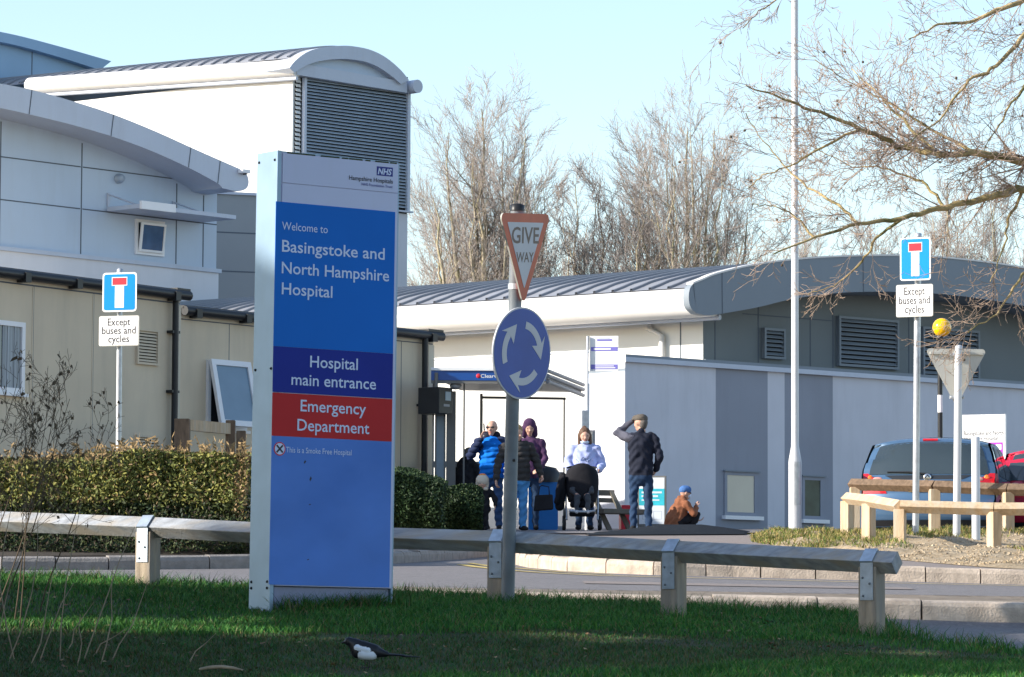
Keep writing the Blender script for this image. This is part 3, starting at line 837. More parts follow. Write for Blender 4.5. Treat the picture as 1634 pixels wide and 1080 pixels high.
mb = MB(); gutter(mb, F1, sL, .10, tg); mb.fbox(F1, -.2, tg, .12, tg + .05, -.3, .12, m_black); mb.build('gutter', b)
mb = MB(); s = F1.pl(271, 600)[0]
mb.tube([F1.p(s, tg - .1, .10), F1.p(s, gz1, .10)], .05, m_black, 12); 
for y in (530, 625): t = F1.pl(271, y)[1]; mb.fbox(F1, s - .09, t - .02, s + .09, t + .02, .0, .12, m_black)
mb.build('downpipe', b)
for (x0, y0, x1, y1) in ((219, 527, 249, 577), (218, 697, 248, 711)):
    a = F1.pl(x0, y0); s1 = F1.pl(x1, y0)[0]; t0 = F1.pl(x0, y1)[1]
    mb = MB(); vent(mb, F1, a[0], t0, s1, a[1]); mb.build('vent', b)
a = F1.pl(-70, 505); s1 = F1.pl(37, 515)[0]; tA = F1.pl(37, 515)[1]; t0 = F1.pl(33, 628)[1]; s0 = a[0]
mb = MB(); f = .07
sm_ = (s0 + s1) / 2 - .1
for (p, q, r_, u) in ((s0, t0, s1, t0 + f), (s0, tA - f, s1, tA), (s0, t0 + f, s0 + f, tA - f), (s1 - f, t0 + f, s1, tA - f), (sm_ - .04, t0 + f, sm_ + .04, tA - f)):
    mb.fbox(F1, p, q, r_, u, 0, .05, m_upvc)
wo = mb.build('window', b)
mb = MB(); mb.fbox(F1, s0 + f, t0 + f, sm_ - .04, tA - f, .004, .015, m_glass_d); mb.fbox(F1, sm_ + .04, t0 + f, s1 - f, tA - f, .004, .015, m_glass_d); mb.build('pane', wo)
mb = MB(); s_ = s1 - f
for k in range(14):
    w = (s1 - s0) * .035; mb.fbox(F1, s_ - w * .9, t0 + f, s_, tA - f, .0155, .02 + .006 * (k % 3), m_curtain); s_ -= w
    if k > 6: break
mb.build('curtain', wo)
mb = MB(); mb.fbox(F1, s0 - .04, t0 - .05, s1 + .04, t0 - .003, 0, .09, m_upvc); mb.build('sill', wo)

F2 = Fr(W(690, 650, 66.6), 51)
b2 = thing('cabin', F2.p(-3, -1.5), 'beige modular cabin section with a propped-open white window, behind the tall blue sign', 'building')
sL = F2.pl(286, 560)[0]; tg = F2.pl(690, 532)[1]
mb = MB(); mb.fbox(F2, sL, -4, 0, tg - .03, -7, 0, m_beige)
tt = F2.pl(690, 549)[1]; mb.fbox(F2, sL, tt - .01, 0, tt + .006, 0, .004, m_joint); mb.fbox(F2, sL, tt + .01, 0, tg - .03, 0, .012, m_beige_trim)
for px in (365, 407, 640):
    s = F2.pl(px, 600)[0]; mb.fbox(F2, s - .006, -4, s + .006, tt - .01, 0, .003, m_joint)
mb.fbox(F2, -.14, -4, 0, tg - .2, .001, .03, m_beige_trim); mb.fbox(F2, 0, -4, .004, tg - .2, -6, .03, m_beige_trim)
mb.build('wall', b2)
mb = MB(); gutter(mb, F2, sL, .12, tg); mb.fbox(F2, -.25, tg, .14, tg + .06, -.3, .12, m_black); mb.build('gutter', b2)
mb = MB(); s = F2.pl(671, 600)[0]; mb.tube([F2.p(s, tg - .1, .10), F2.p(s, -3.5, .10)], .055, m_black, 12)
t = F2.pl(671, 647)[1]; mb.fbox(F2, s - .1, t - .02, s + .1, t + .02, 0, .13, m_black); mb.build('downpipe', b2)
a = F2.pl(329, 574); s1 = F2.pl(392, 580)[0]; s0 = a[0]; tA = a[1]; t0 = F2.pl(329, 683)[1]; f = .07
mb = MB()
for (p, q, r_, u) in ((s0, t0, s1, t0 + f), (s0, tA - f, s1, tA), (s0, t0 + f, s0 + f, tA - f), (s1 - f, t0 + f, s1, tA - f)):
    mb.fbox(F2, p, q, r_, u, 0, .05, m_upvc)
mb.fbox(F2, s0 + f, t0 + f, s1 - f, tA - f, .001, .004, m_dark)
wo = mb.build('window', b2)
mb = MB(); ww = s1 - s0; hh = tA - t0
Ms = F2.M @ Matrix.Translation((s0, tA, .055)) @ Matrix.Rotation(R(-13), 4, 'X')
for (p, q, r_, u) in ((0, -hh, ww, -hh + .09), (0, -.09, ww, 0), (0, -hh + .09, .09, -.09), (ww - .09, -hh + .09, ww, -.09)):
    mb.box((p, q, 0), (r_, u, .06), m_upvc, Ms)
mb.box((.09, -hh + .09, .02), (ww - .09, -.09, .035), m_glass_f, Ms)
mb.build('open_sash', wo)
mb = MB(); mb.fbox(F2, s0 - .04, t0 - .05, s1 + .04, t0 - .003, 0, .09, m_upvc); mb.build('sill', wo)
# ------------------------------------------------------------------ signs
m_alu = M('aluminium_post', (0.26, 0.37, 0.49), 0.4, 0.08, 4.0, metal=0.25, dirt=0.3, dirtcol=(0.25, 0.30, 0.33))
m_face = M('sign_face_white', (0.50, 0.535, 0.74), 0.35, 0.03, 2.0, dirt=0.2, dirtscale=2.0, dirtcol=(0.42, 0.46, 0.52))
m_blue = M('sign_blue', (0.003, 0.14, 0.56), 0.45, 0.06, 1.5, spec=0.15)
m_blue_refl = M('sign_blue_reflection', (0.065, 0.21, 0.66), 0.3, 0.10, 1.6, spec=0.3, col2=(0.02, 0.13, 0.50), stretch=(1, 1, 1.4))  # lighter tones paint in the reflection on the lower panel
m_navy = M('sign_navy', (0.012, 0.028, 0.27), 0.45, 0.06, 2.0, spec=0.15)
m_red = M('sign_red', (0.50, 0.025, 0.03), 0.45, 0.08, 2.0, spec=0.15)
m_txt = M('sign_lettering', (0.58, 0.66, 0.88), 0.4, 0.02, 2.0)
m_logo = M('logo_navy', (0.01, 0.02, 0.22), 0.4, 0.02)
m_ink = M('black_lettering', (0.02, 0.02, 0.03), 0.5, 0.02)
m_plinth = M('sign_plinth', (0.26, 0.28, 0.41), 0.45, 0.08, 2.0, dirt=0.5, dirtscale=3.0, dirtcol=(0.16, 0.19, 0.19))
m_moss = M('moss_grime', (0.05, 0.06, 0.03), 0.9, 0.4, 40)
m_white_p = M('white_paint', (0.80, 0.80, 0.80), 0.5, 0.03)
m_sblue = M('traffic_sign_blue', (0.0, 0.24, 0.62), 0.35, 0.03)
m_sred = M('traffic_sign_red', (0.58, 0.03, 0.05), 0.4, 0.05)
m_sgrey = M('sign_back_grey', (0.50, 0.49, 0.45), 0.6, 0.10, 5.0, dirt=0.4, dirtscale=4, dirtcol=(0.3, 0.31, 0.24))

class Fr3(Fr):
    def __init__(s, o, u, v):
        s.o = Vector(o); s.u = Vector(u).normalized(); v = Vector(v); s.v = (v - s.u * v.dot(s.u)).normalized(); s.n = s.u.cross(s.v)
        s.M = Matrix(((s.u.x, s.v.x, s.n.x, s.o.x), (s.u.y, s.v.y, s.n.y, s.o.y), (s.u.z, s.v.z, s.n.z, s.o.z), (0, 0, 0, 1)))

def cap_text(mb, fr, txt, x0, y0, x1, cap_px, Y, mat, d, bold=0.0, align='L', capk=0.73):
    a = fr.pl(x0, y0, d); e = fr.pl(x1, y0, d)
    mb.text(fr, txt, a[0], a[1], cap_px * Y / FPX / capk, mat, d=d, bold=bold, width=e[0] - a[0])

TB = hit(436, 978); TY = 26.25
TM = Fr(W(436.5, 978, TY), 34.8, lean=0.0085)
b = thing('welcome_sign', TM.o, 'tall blue and white hospital welcome sign tower standing on the shaded grass', 'sign')
tt0 = TM.pl(437.5, 240)[1]; fw_ = TM.pl(636, 258)[0]
# the narrow left side column and the right one
mb = MB()
TH = .262
mb.fbox(TM, -.035, -.35, -.006, tt0 + .005, -TH, .004, m_alu); mb.fbox(TM, fw_ - .004, -.35, fw_ + .01, tt0 - .005, -TH, -.004, m_alu)
for y in (253, 587, 928, 938):
    t = TM.pl(430, y)[1]
    for d in (-.03, -TH + .03): mb.ball(TM.p(-.0355, t, d), .010, m_dark, 8)
mb.build('side_post', b)
mb = MB(); tp_ = TM.pl(430, 936)[1]
mb.fbox(TM, -.004, tp_ + .008, fw_ - .004, tt0 - .006, -TH + .01, -.002, m_face)
mb.fbox(TM, -.003, tt0 - .006, fw_ - .002, tt0 + .002, -TH + .01, .002, m_alu)
for i in range(60):
    s = random.uniform(.02, fw_ - .03); mb.fbox(TM, s, tt0 - .013 - random.random() * .006, s + random.uniform(.01, .04), tt0 - .001, -.001, .0035 + random.random() * .0006, m_moss)
mb.build('core_panel', b)
mb = MB(); mb.fbox(TM, .012, -.35, fw_ - .012, tp_ + .003, -TH + .02, -.02, m_plinth); mb.build('plinth', b, bevel=.004)
def quadface(mb, fr, px, d0, d1, mat):
    P = [fr.pl(x, y, d1) for x, y in px]; mb.poly(fr, P, d0, d1, mat)
def sval(px, py, d=0.): return TM.pl(px, py, d)
# header
s_l, s_r = .004, fw_ - .006
def T(px, py): return TM.pl(px, py, .006)[1]
mb = MB()
tj = TM.pl(438, 290.5)[1]
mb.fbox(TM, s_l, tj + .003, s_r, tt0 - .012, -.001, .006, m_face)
bx0, by0 = TM.pl(601.2, 265, .006); bx1 = TM.pl(626.8, 268, .006)[0]; by1 = TM.pl(601.2, 279.5, .006)[1]
mb.fbox(TM, bx0, by1, bx1, by0, .0061, .0075, m_logo)
mb.text(TM, 'NHS', bx0 + (bx1 - bx0) * .06, by1 + (by0 - by1) * .16, (by0 - by1) * .68 / .73, m_txt, d=.009, bold=.03, width=(bx1 - bx0) * .82, shear=.2)
cap_text(mb, TM, 'Hampshire Hospitals', 557, 286.2, 627, 7.2, TY, m_ink, .0085, .012)
cap_text(mb, TM, 'NHS Foundation Trust', 577, 295.5, 626.6, 4.6, TY, m_logo, .0085, .004)
mb.build('header_panel', b)
mb = MB(); tbx = TM.pl(429, 934)[1]
mb.fbox(TM, s_l, tbx, s_r, tj - .003, -.001, .006, m_face)
pb0 = sval(440.6, 321, .01)[0]; pb1 = sval(630.8, 338, .01)[0]
tA = TM.pl(440.7, 321, .01)[1]; tB_ = TM.pl(438, 552, .01)[1]; tC = TM.pl(437, 626, .01)[1]; tD = TM.pl(436, 695, .01)[1]; tE = tbx + .006
mb.fbox(TM, pb0, tB_, pb1, tA, .0061, .010, m_blue)
cap_text(mb, TM, 'Welcome to', 450, 366, 523, 13.5, TY, m_txt, .012, .0)
cap_text(mb, TM, 'Basingstoke and', 450, 401, 614, 19.8, TY, m_txt, .012, .009)
cap_text(mb, TM, 'North Hampshire', 449.5, 435.5, 621, 19.5, TY, m_txt, .012, .009)
cap_text(mb, TM, 'Hospital', 449.5, 469, 530.5, 19.8, TY, m_txt, .012, .009)
mb.build('main_panel', b)
mb = MB(); mb.fbox(TM, pb0, tC + .004, pb1, tB_ - .001, .0061, .0105, m_navy)
cap_text(mb, TM, 'Hospital', 494.8, 585.5, 571, 19.5, TY, m_txt, .0125, .008); cap_text(mb, TM, 'main entrance', 465, 613.5, 600, 19.5, TY, m_txt, .0125, .008); mb.build('entrance_panel', b)
mb = MB(); mb.fbox(TM, pb0, tD, pb1, tC, .0061, .0105, m_red)
cap_text(mb, TM, 'Emergency', 479.6, 655.8, 584, 19.5, TY, m_txt, .0125, .008); cap_text(mb, TM, 'Department', 474.4, 686.5, 589.3, 19.5, TY, m_txt, .0125, .008); mb.build('emergency_panel', b)
mb = MB(); mb.fbox(TM, pb0, tE, pb1, tD - .001, .0061, .0105, m_blue_refl)
cap_text(mb, TM, 'This is a Smoke Free Hospital', 456.5, 721.5, 561, 9.4, TY, m_txt, .0125, .002)
cc = TM.pl(446.3, 716, .012)
def disc(mb, fr, c, r, d0, d1, mat, n=28, ell=1): mb.poly(fr, [(c[0] + r * math.cos(2 * math.pi * k / n), c[1] + r * ell * math.sin(2 * math.pi * k / n)) for k in range(n)], d0, d1, mat)
disc(mb, TM, cc, .046, .0106, .012, m_sred); disc(mb, TM, cc, .038, .0121, .0128, m_txt)
for a in (45, -45):
    ca, sa = math.cos(R(a)), math.sin(R(a)); q = [(x * ca - y * sa + cc[0], x * sa + y * ca + cc[1]) for x, y in ((-.034, -.006), (.034, -.006), (.034, .006), (-.034, .006))]
    mb.poly(TM, q, .0128, .0135 + (.0004 if a > 0 else 0), m_ink)
for px, py, l in ((486, 740, .05), (495, 768, .07), (494, 806, .02), (491, 894, .02)):
    a = TM.pl(px, py, .011); mb.poly(TM, [(a[0], a[1]), (a[0] + .012, a[1] + l * .3), (a[0] + .004, a[1] + l * .5), (a[0] - .006, a[1] + l * .2)], .0106, .0112, m_ink)
mb.build('lower_panel', b)

# --- give way / roundabout post
PY = 27.6
base = gp(812, PY); topp = W(825.5, 330, PY - .06)
b = thing('give_way_post', base, 'leaning grey post carrying a red triangular give way sign and blue roundabout disc', 'road sign')
ax = (topp - base).normalized()
mb = MB(); mb.tube([base - ax * .3, topp], .0475, m_pole, 18); mb.lathe(topp, [(.052, -.03), (.052, .012), (.03, .022)], m_black, 16, axis=ax)
mb.ball(base + ax * 1.03 + Vector((.02, -.045, 0)), .012, m_black, 8); mb.build('post', b)
th = 60; k_ = .085
m_gw_red = M('faded_sign_red', (0.50, 0.095, 0.045), 0.45, 0.10, 6.0, dirt=0.35, dirtscale=5, dirtcol=(0.2, 0.07, 0.05))
m_gw_white = M('dull_sign_white', (0.52, 0.52, 0.56), 0.5, 0.05, 3.0)
m_gw_ink = M('faded_lettering', (0.19, 0.145, 0.12), 0.6, 0.1)
m_rb_blue = M('roundabout_blue', (0.035, 0.085, 0.36), 0.4, 0.10, 4.0)
fr = Fr3(W(837.5, 400, PY - .12), (math.cos(R(th)), math.sin(R(th)), k_), (.022, -.10, 1))
def tri(r, w, h, cy=0.0):
    """inverted triangle with rounded corners, width w, height h, centred"""
    P = [(-w / 2, h / 2), (w / 2, h / 2), (0, -h / 2)]; out = []
    c = [(-w / 2 + r * 1.73, h / 2 - r), (0, -h / 2 + 2 * r), (w / 2 - r * 1.73, h / 2 - r)]
    for (cx, cyy), a0 in zip(c, (90, 210, 330)):
        for q in range(7): t = R(a0 + 120 * q / 6); out.append((cx + r * math.cos(t), cyy + cy + r * math.sin(t)))
    return out
hgt = 147 / FPX * PY; wid = 83 / FPX * PY / math.cos(R(th)) * .99
t0 = fr.pl(837, 414)[1]
mb = MB(); Z = [(a, c + t0) for a, c in tri(.035, wid, hgt)]
mb.poly(fr, Z, -.012, 0, m_gw_red, side=m_sgrey)
inn = [(a, c + t0 + .028) for a, c in tri(.006, wid * .71, hgt * .72)]
mb.poly(fr, inn, .0005, .002, m_gw_white)
mb.text(fr, 'GIVE', 0, t0 + .115, .16, m_gw_ink, d=.003, bold=.014, width=.385, align='C'); mb.text(fr, 'WAY', 0, t0 - .018, .10, m_gw_ink, d=.003, bold=.010, width=.245, align='C')
mb.build('give_way_plate', b)
th = 51
fr = Fr3(W(833, 563.5, PY - .10), (math.cos(R(th)), math.sin(R(th)), .055), (.018, -.07, 1))
mb = MB(); rr = 147 / FPX * PY / 2
disc(mb, fr, (0, 0), rr, -.012, 0, m_gw_white, 48); disc(mb, fr, (0, 0), rr * .965, .0005, .002, m_rb_blue, 48)
for a0 in (200, 80, -40):
    A, B_ = [], []
    for q in range(13):
        a = R(a0 - 62 * q / 12); hw = .058 + .0 * q
        A.append((rr * (.70) * math.cos(a), rr * .70 * math.sin(a))); B_.append((rr * .54 * math.cos(a), rr * .54 * math.sin(a)))
    mb.strip(fr, A, B_, .002, .0035, m_gw_white)
    a1 = R(a0 - 54); a2 = R(a0 - 92); rm = .62
    q = [(rr * .86 * math.cos(a1), rr * .86 * math.sin(a1)), (rr * .66 * math.cos(a2), rr * .66 * math.sin(a2)), (rr * .37 * math.cos(a1), rr * .37 * math.sin(a1)), (rr * .55 * math.cos(R(a0 - 62)), rr * .55 * math.sin(R(a0 - 62))), (rr * .69 * math.cos(R(a0 - 62)), rr * .69 * math.sin(R(a0 - 62)))]
    mb.poly(fr, q, .002, .004, m_gw_white)
mb.build('roundabout_plate', b)
for f in (.62, .80, .93):
    mb = MB(); p = base.lerp(topp, f); mb.lathe(p - ax * .02, [(.052, 0), (.052, .04)], m_steel, 16, axis=ax); mb.build('clip', b)

# --- "no through road" signs
def dead_end(px0, py0, px1, py1, th, base, topz_px, Y, label, plate, prad, bracket=True):
    fr = Fr(W((px0 + px1) / 2, (py0 + py1) / 2, Y - .05 - prad), th)
    b = thing('no_through_road_sign', base, label, 'road sign', 'no through road signs')
    mb = MB(); tz = W(topz_px[0], topz_px[1], Y)
    mb.tube([base - Vector((0, 0, .3)), tz], prad, m_steel, 16); mb.lathe(tz, [(prad * 1.1, -.03), (prad * 1.1, .01), (prad * .5, .02)], m_steel, 14); mb.build('pole', b)
    w = (px1 - px0) / FPX * Y / math.cos(R(th)); h = (py1 - py0) / FPX * Y
    mb = MB(); mb.rrect(fr, -w / 2, -h / 2, w / 2, h / 2, .035, -.006, 0, m_white_p); mb.rrect(fr, -w / 2 + .018, -h / 2 + .018, w / 2 - .018, h / 2 - .018, .025, .0005, .002, m_sblue)
    mb.fbox(fr, -.055 * w / .42, -h * .40, .055 * w / .42, h * .17, .0021, .0035, m_white_p)
    mb.fbox(fr, -.225 * w, h * .165, .225 * w, h * .385, .0021, .004, m_white_p); mb.fbox(fr, -.205 * w, h * .185, .205 * w, h * .365, .0041, .005, m_sred)
    mb.build('sign_plate', b)
    x0, y0, x1, y1 = plate
    f2 = Fr(W((x0 + x1) / 2, (y0 + y1) / 2, Y - .05 - prad), th)
    w = (x1 - x0) / FPX * Y / math.cos(R(th)); h = (y1 - y0) / FPX * Y
    mb = MB(); mb.rrect(f2, -w / 2, -h / 2, w / 2, h / 2, .022, -.006, 0, m_sgrey); mb.rrect(f2, -w / 2 + .008, -h / 2 + .008, w / 2 - .008, h / 2 - .008, .018, .0005, .002, m_white_p)
    for txt, ty, ww in (('Except', .18, .56), ('buses and', -.10, .84), ('cycles', -.38, .52)):
        mb.text(f2, txt, 0, ty * h, h * .25 / .73, m_ink, d=.003, bold=.011, width=w * ww, align='C')
    mb.build('text_plate', b)
    for z in (fr.p(0, -h * .25, -.03), fr.p(0, h * .3, -.03), f2.p(0, 0, -.03)):
        mb = MB(); mb.fbox(Fr(z, th), -.05, -.012, .05, .012, -.05, .02, m_steel); mb.build('clip', b)
    return b
BY = 43.0
dead_end(162.5, 434.5, 219, 497.5, -18, gp(190.5, BY, .12), (191.5, 431), BY, 'no through road sign rising out of the left hedge in front of the beige cabin', (156.5, 503.5, 223, 552), .031)
RY = 48.9
bb = gp(1461.5, RY); bb.z = verge_z(bb.x, RY)
dead_end(1437, 378.5, 1484, 447.5, -24, bb, (1465, 374), RY, 'no through road sign behind bare twigs on a galvanised pole near the blue car', (1431, 453.5, 1487.5, 505.5), .042)

# --- back of the triangular sign, right
Y = 48.6
base = gp(1527, Y); base.z = verge_z(base.x, Y)
b = thing('give_way_sign', base, 'pale back of an inverted triangular road sign on a pole beside the blue car', 'road sign')
mb = MB(); tz = W(1529.5, 553, Y); mb.tube([base - Vector((0, 0, .3)), tz], .047, m_lamp, 16); mb.lathe(tz, [(.05, -.03), (.05, .01), (.03, .02)], m_lamp, 14); mb.build('pole', b)
fr = Fr(W(1526, 600, Y + .07), 8); w = 103 / FPX * Y; h = 92 / FPX * Y
mb = MB(); t0 = fr.pl(1526, 602)[1]; Z = [(a, c + t0) for a, c in tri(.04, w, h)]
mb.poly(fr, Z, -.008, 0.0, m_sgrey)
mb.fbox(fr, -w * .42, t0 + h * .40, w * .42, t0 + h * .44, .001, .025, m_sgrey); mb.build('sign_plate', b)
for y in (566, 634): mb = MB(); t = fr.pl(1526, y)[1]; mb.fbox(fr, -.09, t - .02, .09, t + .02, .0, .035, m_steel); mb.ball(fr.p(.075, t, .04), .014, m_steel, 8); mb.ball(fr.p(-.075, t, .04), .014, m_steel, 8); mb.build('clip', b)
# --- short bollard post
Y = 47.6; base = gp(1558.5, Y); base.z = verge_z(base.x, Y); zt = W(1559, 697, Y).z
mb = MB(); mb.lathe(base, [(.052, -.2), (.052, zt - base.z - .012), (.046, zt - base.z), (.0, zt - base.z + .004)], m_lamp, 20)
prop(mb.build('bollard', base=base), 'short plain white post standing beside the triangular sign pole', 'bollard')

# --- lamp post
Y = 52.5; base = gp(1270, Y); base.z = verge_z(base.x, 51.4) ; 
b = thing('lamp_post', base, 'tall pale lamp post with a thick base rising out of the picture from the verge', 'lamp post')
mb = MB(); k = Y / FPX
zz = lambda y: W(1270, y, Y).z - base.z
q = W(1274, -200, Y) - base; 
mb.lathe(base, [(.088, -.4), (.088, zz(740)), (.086, zz(735)), (.052, zz(712)), (.050, zz(700)), (.044, zz(-250)), (.040, zz(-700)), (.0, zz(-702))], m_lamp, 24)
mb.build('column', b)
mb = MB(); fl = Fr(base + Vector((0, 0, 0)), 8); mb.add([], [], m_lamp)
n = 6; vs = []; t0, t1 = zz(806), zz(737)
for i in range(n + 1):
    a = R(-90 + -10 + 62 * i / n); c, s_ = math.cos(a) * .0905, math.sin(a) * .0905
    vs += [base + Vector((c, s_, t0)), base + Vector((c, s_, t1))]
mb.add(vs, [(2 * i, 2 * i + 2, 2 * i + 3, 2 * i + 1) for i in range(n)], m_steel); mb.build('door', b)

# --- flashing beacon on its striped pole
Y = 57; base = gp(1502, Y, .13)
b = thing('crossing_beacon', base, 'yellow globe beacon on a black and white striped pole behind the triangular sign', 'crossing beacon')
mb = MB(); k = Y / FPX; zf = lambda y: W(1502, y, Y).z - base.z
ys = [(842, 0), (770, 1), (735, 0), (658, 1), (630, 0), (543, None)]
m_bw = [m_black, m_white_p]
for (ya, c), (yb, _) in zip(ys, ys[1:]): mb.lathe(base, [(.036, zf(ya)), (.036, zf(yb) - .002)], m_bw[c], 14)
mb.lathe(base, [(.03, zf(545)), (.055, zf(541)), (.055, zf(536)), (.03, zf(534))], m_black, 14); mb.build('pole', b)
m_globe = M('yellow_globe', (0.88, 0.50, 0.0), 0.25, 0.05, 2.0, coat=0.5)
mb = MB(); mb.ball(W(1503, 522.5, Y), .137, m_globe, 24); mb.build('globe', b)

# --- white hospital information board, right
fr = Fr(W(1570, 712, 61), -22); Y = 61
b = thing('information_board', gp(1572, Y, .13), 'white hospital board with purple strip standing behind the blue car', 'sign')
a = fr.pl(1535.5, 662); s0, t1 = a; s1 = fr.pl(1604, 662)[0]; t0 = fr.pl(1570, 790)[1]
m_purple = M('sign_purple', (0.42, 0.05, 0.50), 0.4, 0.05); m_pale = M('pale_print', (0.48, 0.52, 0.60), 0.5, 0.1)
mb = MB(); mb.fbox(fr, s0, t0, s1, t1, -.08, 0, m_white_p)
tP = fr.pl(1570, 706)[1]; tQ = fr.pl(1570, 728)[1]; W_ = s1 - s0
mb.fbox(fr, s0 + .04 * W_, tQ, s1 - .06 * W_, tP, .0005, .003, m_purple)
mb.text(fr, 'NHS', s1 - .29 * W_, fr.pl(1570, 673)[1], .085, m_pale, d=.002, bold=.02, width=.22 * W_, shear=.2)  # pale lettering has the washed-out sunlight put into its colour
mb.text(fr, 'Hampshire Hospitals', s1 - .80 * W_, fr.pl(1570, 677.5)[1], .045, m_pale, d=.002, width=.74 * W_)
mb.text(fr, 'Basingstoke and North', s1 - .96 * W_, fr.pl(1570, 694)[1], .095, m_ink, d=.002, bold=.0, width=.92 * W_)
mb.text(fr, 'Hampshire Hospital', s1 - .96 * W_, fr.pl(1570, 702)[1], .08, m_ink, d=.002, bold=.0, width=.78 * W_)
mb.text(fr, 'Parking', s0 + .1 * W_, fr.pl(1570, 720)[1], .1, m_white_p, d=.0045, bold=.01, width=.42 * W_)
mb.rrect(fr, s1 - .22 * W_, fr.pl(1570, 718)[1], s1 - .09 * W_, fr.pl(1570, 709)[1], .012, .003, .005, m_white_p)
mb.poly(fr, [(s1 - .19 * W_, fr.pl(1570, 725)[1]), (s1 - .11 * W_, fr.pl(1570, 725)[1]), (s1 - .15 * W_, fr.pl(1570, 719.5)[1])], .003, .005, m_white_p)
mb.build('panel', b)
for s in (s0 + .1, s1 - .1): mb = MB(); mb.fbox(fr, s - .03, t0 - 1.2, s + .03, t0, -.06, -.02, m_lamp); mb.build('leg', b)

# ------------------------------------------------------------------ timber rails
def diamond(mb, A, B, r, mat, ext0=0.0, ext1=0.0):
    d = (B - A).normalized(); A = A - d * ext0; B = B + d * ext1
    mb.tube([A, B], [r, r], mat, 4, up=(0, 0, 1), smooth=False)
def rail_fence(name, label, posts, group, pw, rr, mats, tops, strap=True, ext=(0, 0), turn=0.0):
    m_p, m_r, m_s = mats
    P = [Vector(p) for p in posts]; Tp = [Vector(t) for t in tops]
    b = thing(name, P[0], label, 'fence', group)
    for i, (p, t) in enumerate(zip(P, Tp)):
        d = (Tp[min(i + 1, len(Tp) - 1)] - Tp[max(i - 1, 0)]); ang = math.atan2(d.y, d.x)
        fr = Fr(Vector((t.x, t.y, 0)), math.degrees(ang))
        mb = MB(); z1 = t.z - rr * .15; z0 = p.z - .3
        # post notched under the rail
        prof = [(-pw / 2, z0), (pw / 2, z0), (pw / 2, z1)] + [(-pw / 2, z1)]
        mb.box((-pw / 2, z0, -pw / 2 + .0), (pw / 2, z1 - rr * .3, pw / 2), m_p, Fr(fr.o, math.degrees(ang) + turn).M)
        mb.build('post', b, bevel=.006)
        if strap:
            mb = MB(); sw = pw * .36; s0 = -pw * .08
            e = rr + .004
            # over the ridge, down both slopes, then down the front of the post
            ys = [(e * .52, t.z - e * .48), (0, t.z + e + .001), (-e * .52, t.z - e * .48)]
            prof = [(-e - .003, t.z - .002), (0, t.z + e), (e + .003, t.z - .002), (pw / 2 + .006, t.z - rr * .55), (pw / 2 + .006, t.z - rr - .20)]
            prof = [(-e - .003, t.z), (0, t.z + e + .002), (e + .003, t.z), (pw / 2 + .004, t.z - (rr - pw / 2) if rr > pw / 2 else t.z), (pw / 2 + .004, t.z - rr - .18)]
            vs = []
            for q, z in prof: vs += [(-sw, z, q), (sw, z, q)]
            th_ = .004; k = len(vs)
            vs2 = [(x, z + (.004 if abs(q) < 1e-6 else .002), q + (.004 if q >= 0 else -.004)) for x, z, q in vs]
            fs = []
            for j in range(len(prof) - 1):
                fs += [(2 * j, 2 * j + 1, 2 * j + 3, 2 * j + 2), (k + 2 * j + 2, k + 2 * j + 3, k + 2 * j + 1, k + 2 * j), (2 * j, 2 * j + 2, k + 2 * j + 2, k + 2 * j), (2 * j + 1, k + 2 * j + 1, k + 2 * j + 3, 2 * j + 3)]
            mb.add(vs + vs2, fs, m_s, fr.M)
            for q_, z_ in ((-.6, t.z - rr - .03), (.5, t.z - rr - .07), (-.5, t.z - rr - .15)): mb.ball(fr.p(sw * q_, z_, pw / 2 + .009), .009, m_pole, 8)
            mb.build('bracket', b)
    for i in range(len(Tp) - 1):
        mb = MB(); diamond(mb, Tp[i], Tp[i + 1], rr, m_r, ext[0] if i == 0 else -.004, ext[1] if i == len(Tp) - 2 else -.004); mb.build('rail', b, bevel=.005)
    return b
pp = [(-330, 31.2, 813), (-60, 29.7, 829.5), (236.5, 28.7, 841), (520, 28.05, 855.5), (797, 27.75, 864), (1075, 27.0, 880), (1391, 26.15, 896)]
rail_fence('rail_fence', 'weathered timber rail fence along the lawn edge, passing behind the welcome sign', [gp(px, Y) for px, Y, _ in pp], None, .132, .077, (m_wood_post, m_wood, m_strap), [W(px, y, Y) for px, Y, y in pp], ext=(0, .19))
def vp(px, Y):
    p = gp(px, Y); p.z = verge_z(p.x, Y); return p
pp = [(1352, 48.6, 795), (1386, 47.2, 799), (1436, 45.2, 808), (1586, 45.0, 812), (1760, 44.8, 812)]
rail_fence('rail_fence', 'curved pale new timber rail fence on the gravel verge, in front of the signs', [vp(px, Y) for px, Y, _ in pp], None, .125, .076, (m_wood_new, m_wood_new, m_wood_new), [W(px, y, Y) for px, Y, y in pp], strap=False, ext=(.05, 0), turn=42)
pp = [(1364, 50.4, 773), (1491, 49.6, 776), (1608, 49.2, 781), (1760, 48.8, 784)]
rail_fence('rail_fence', 'straight timber rail fence with shade painted into its dark rail, directly in front of the blue car', [vp(px, Y) for px, Y, _ in pp], None, .125, .078, (m_wood_new, m_wood_dark, m_wood_dark), [W(px, y, Y) for px, Y, y in pp], strap=False, ext=(.06, 0), turn=42)  # dark rail timber paints in the shade on its upper face
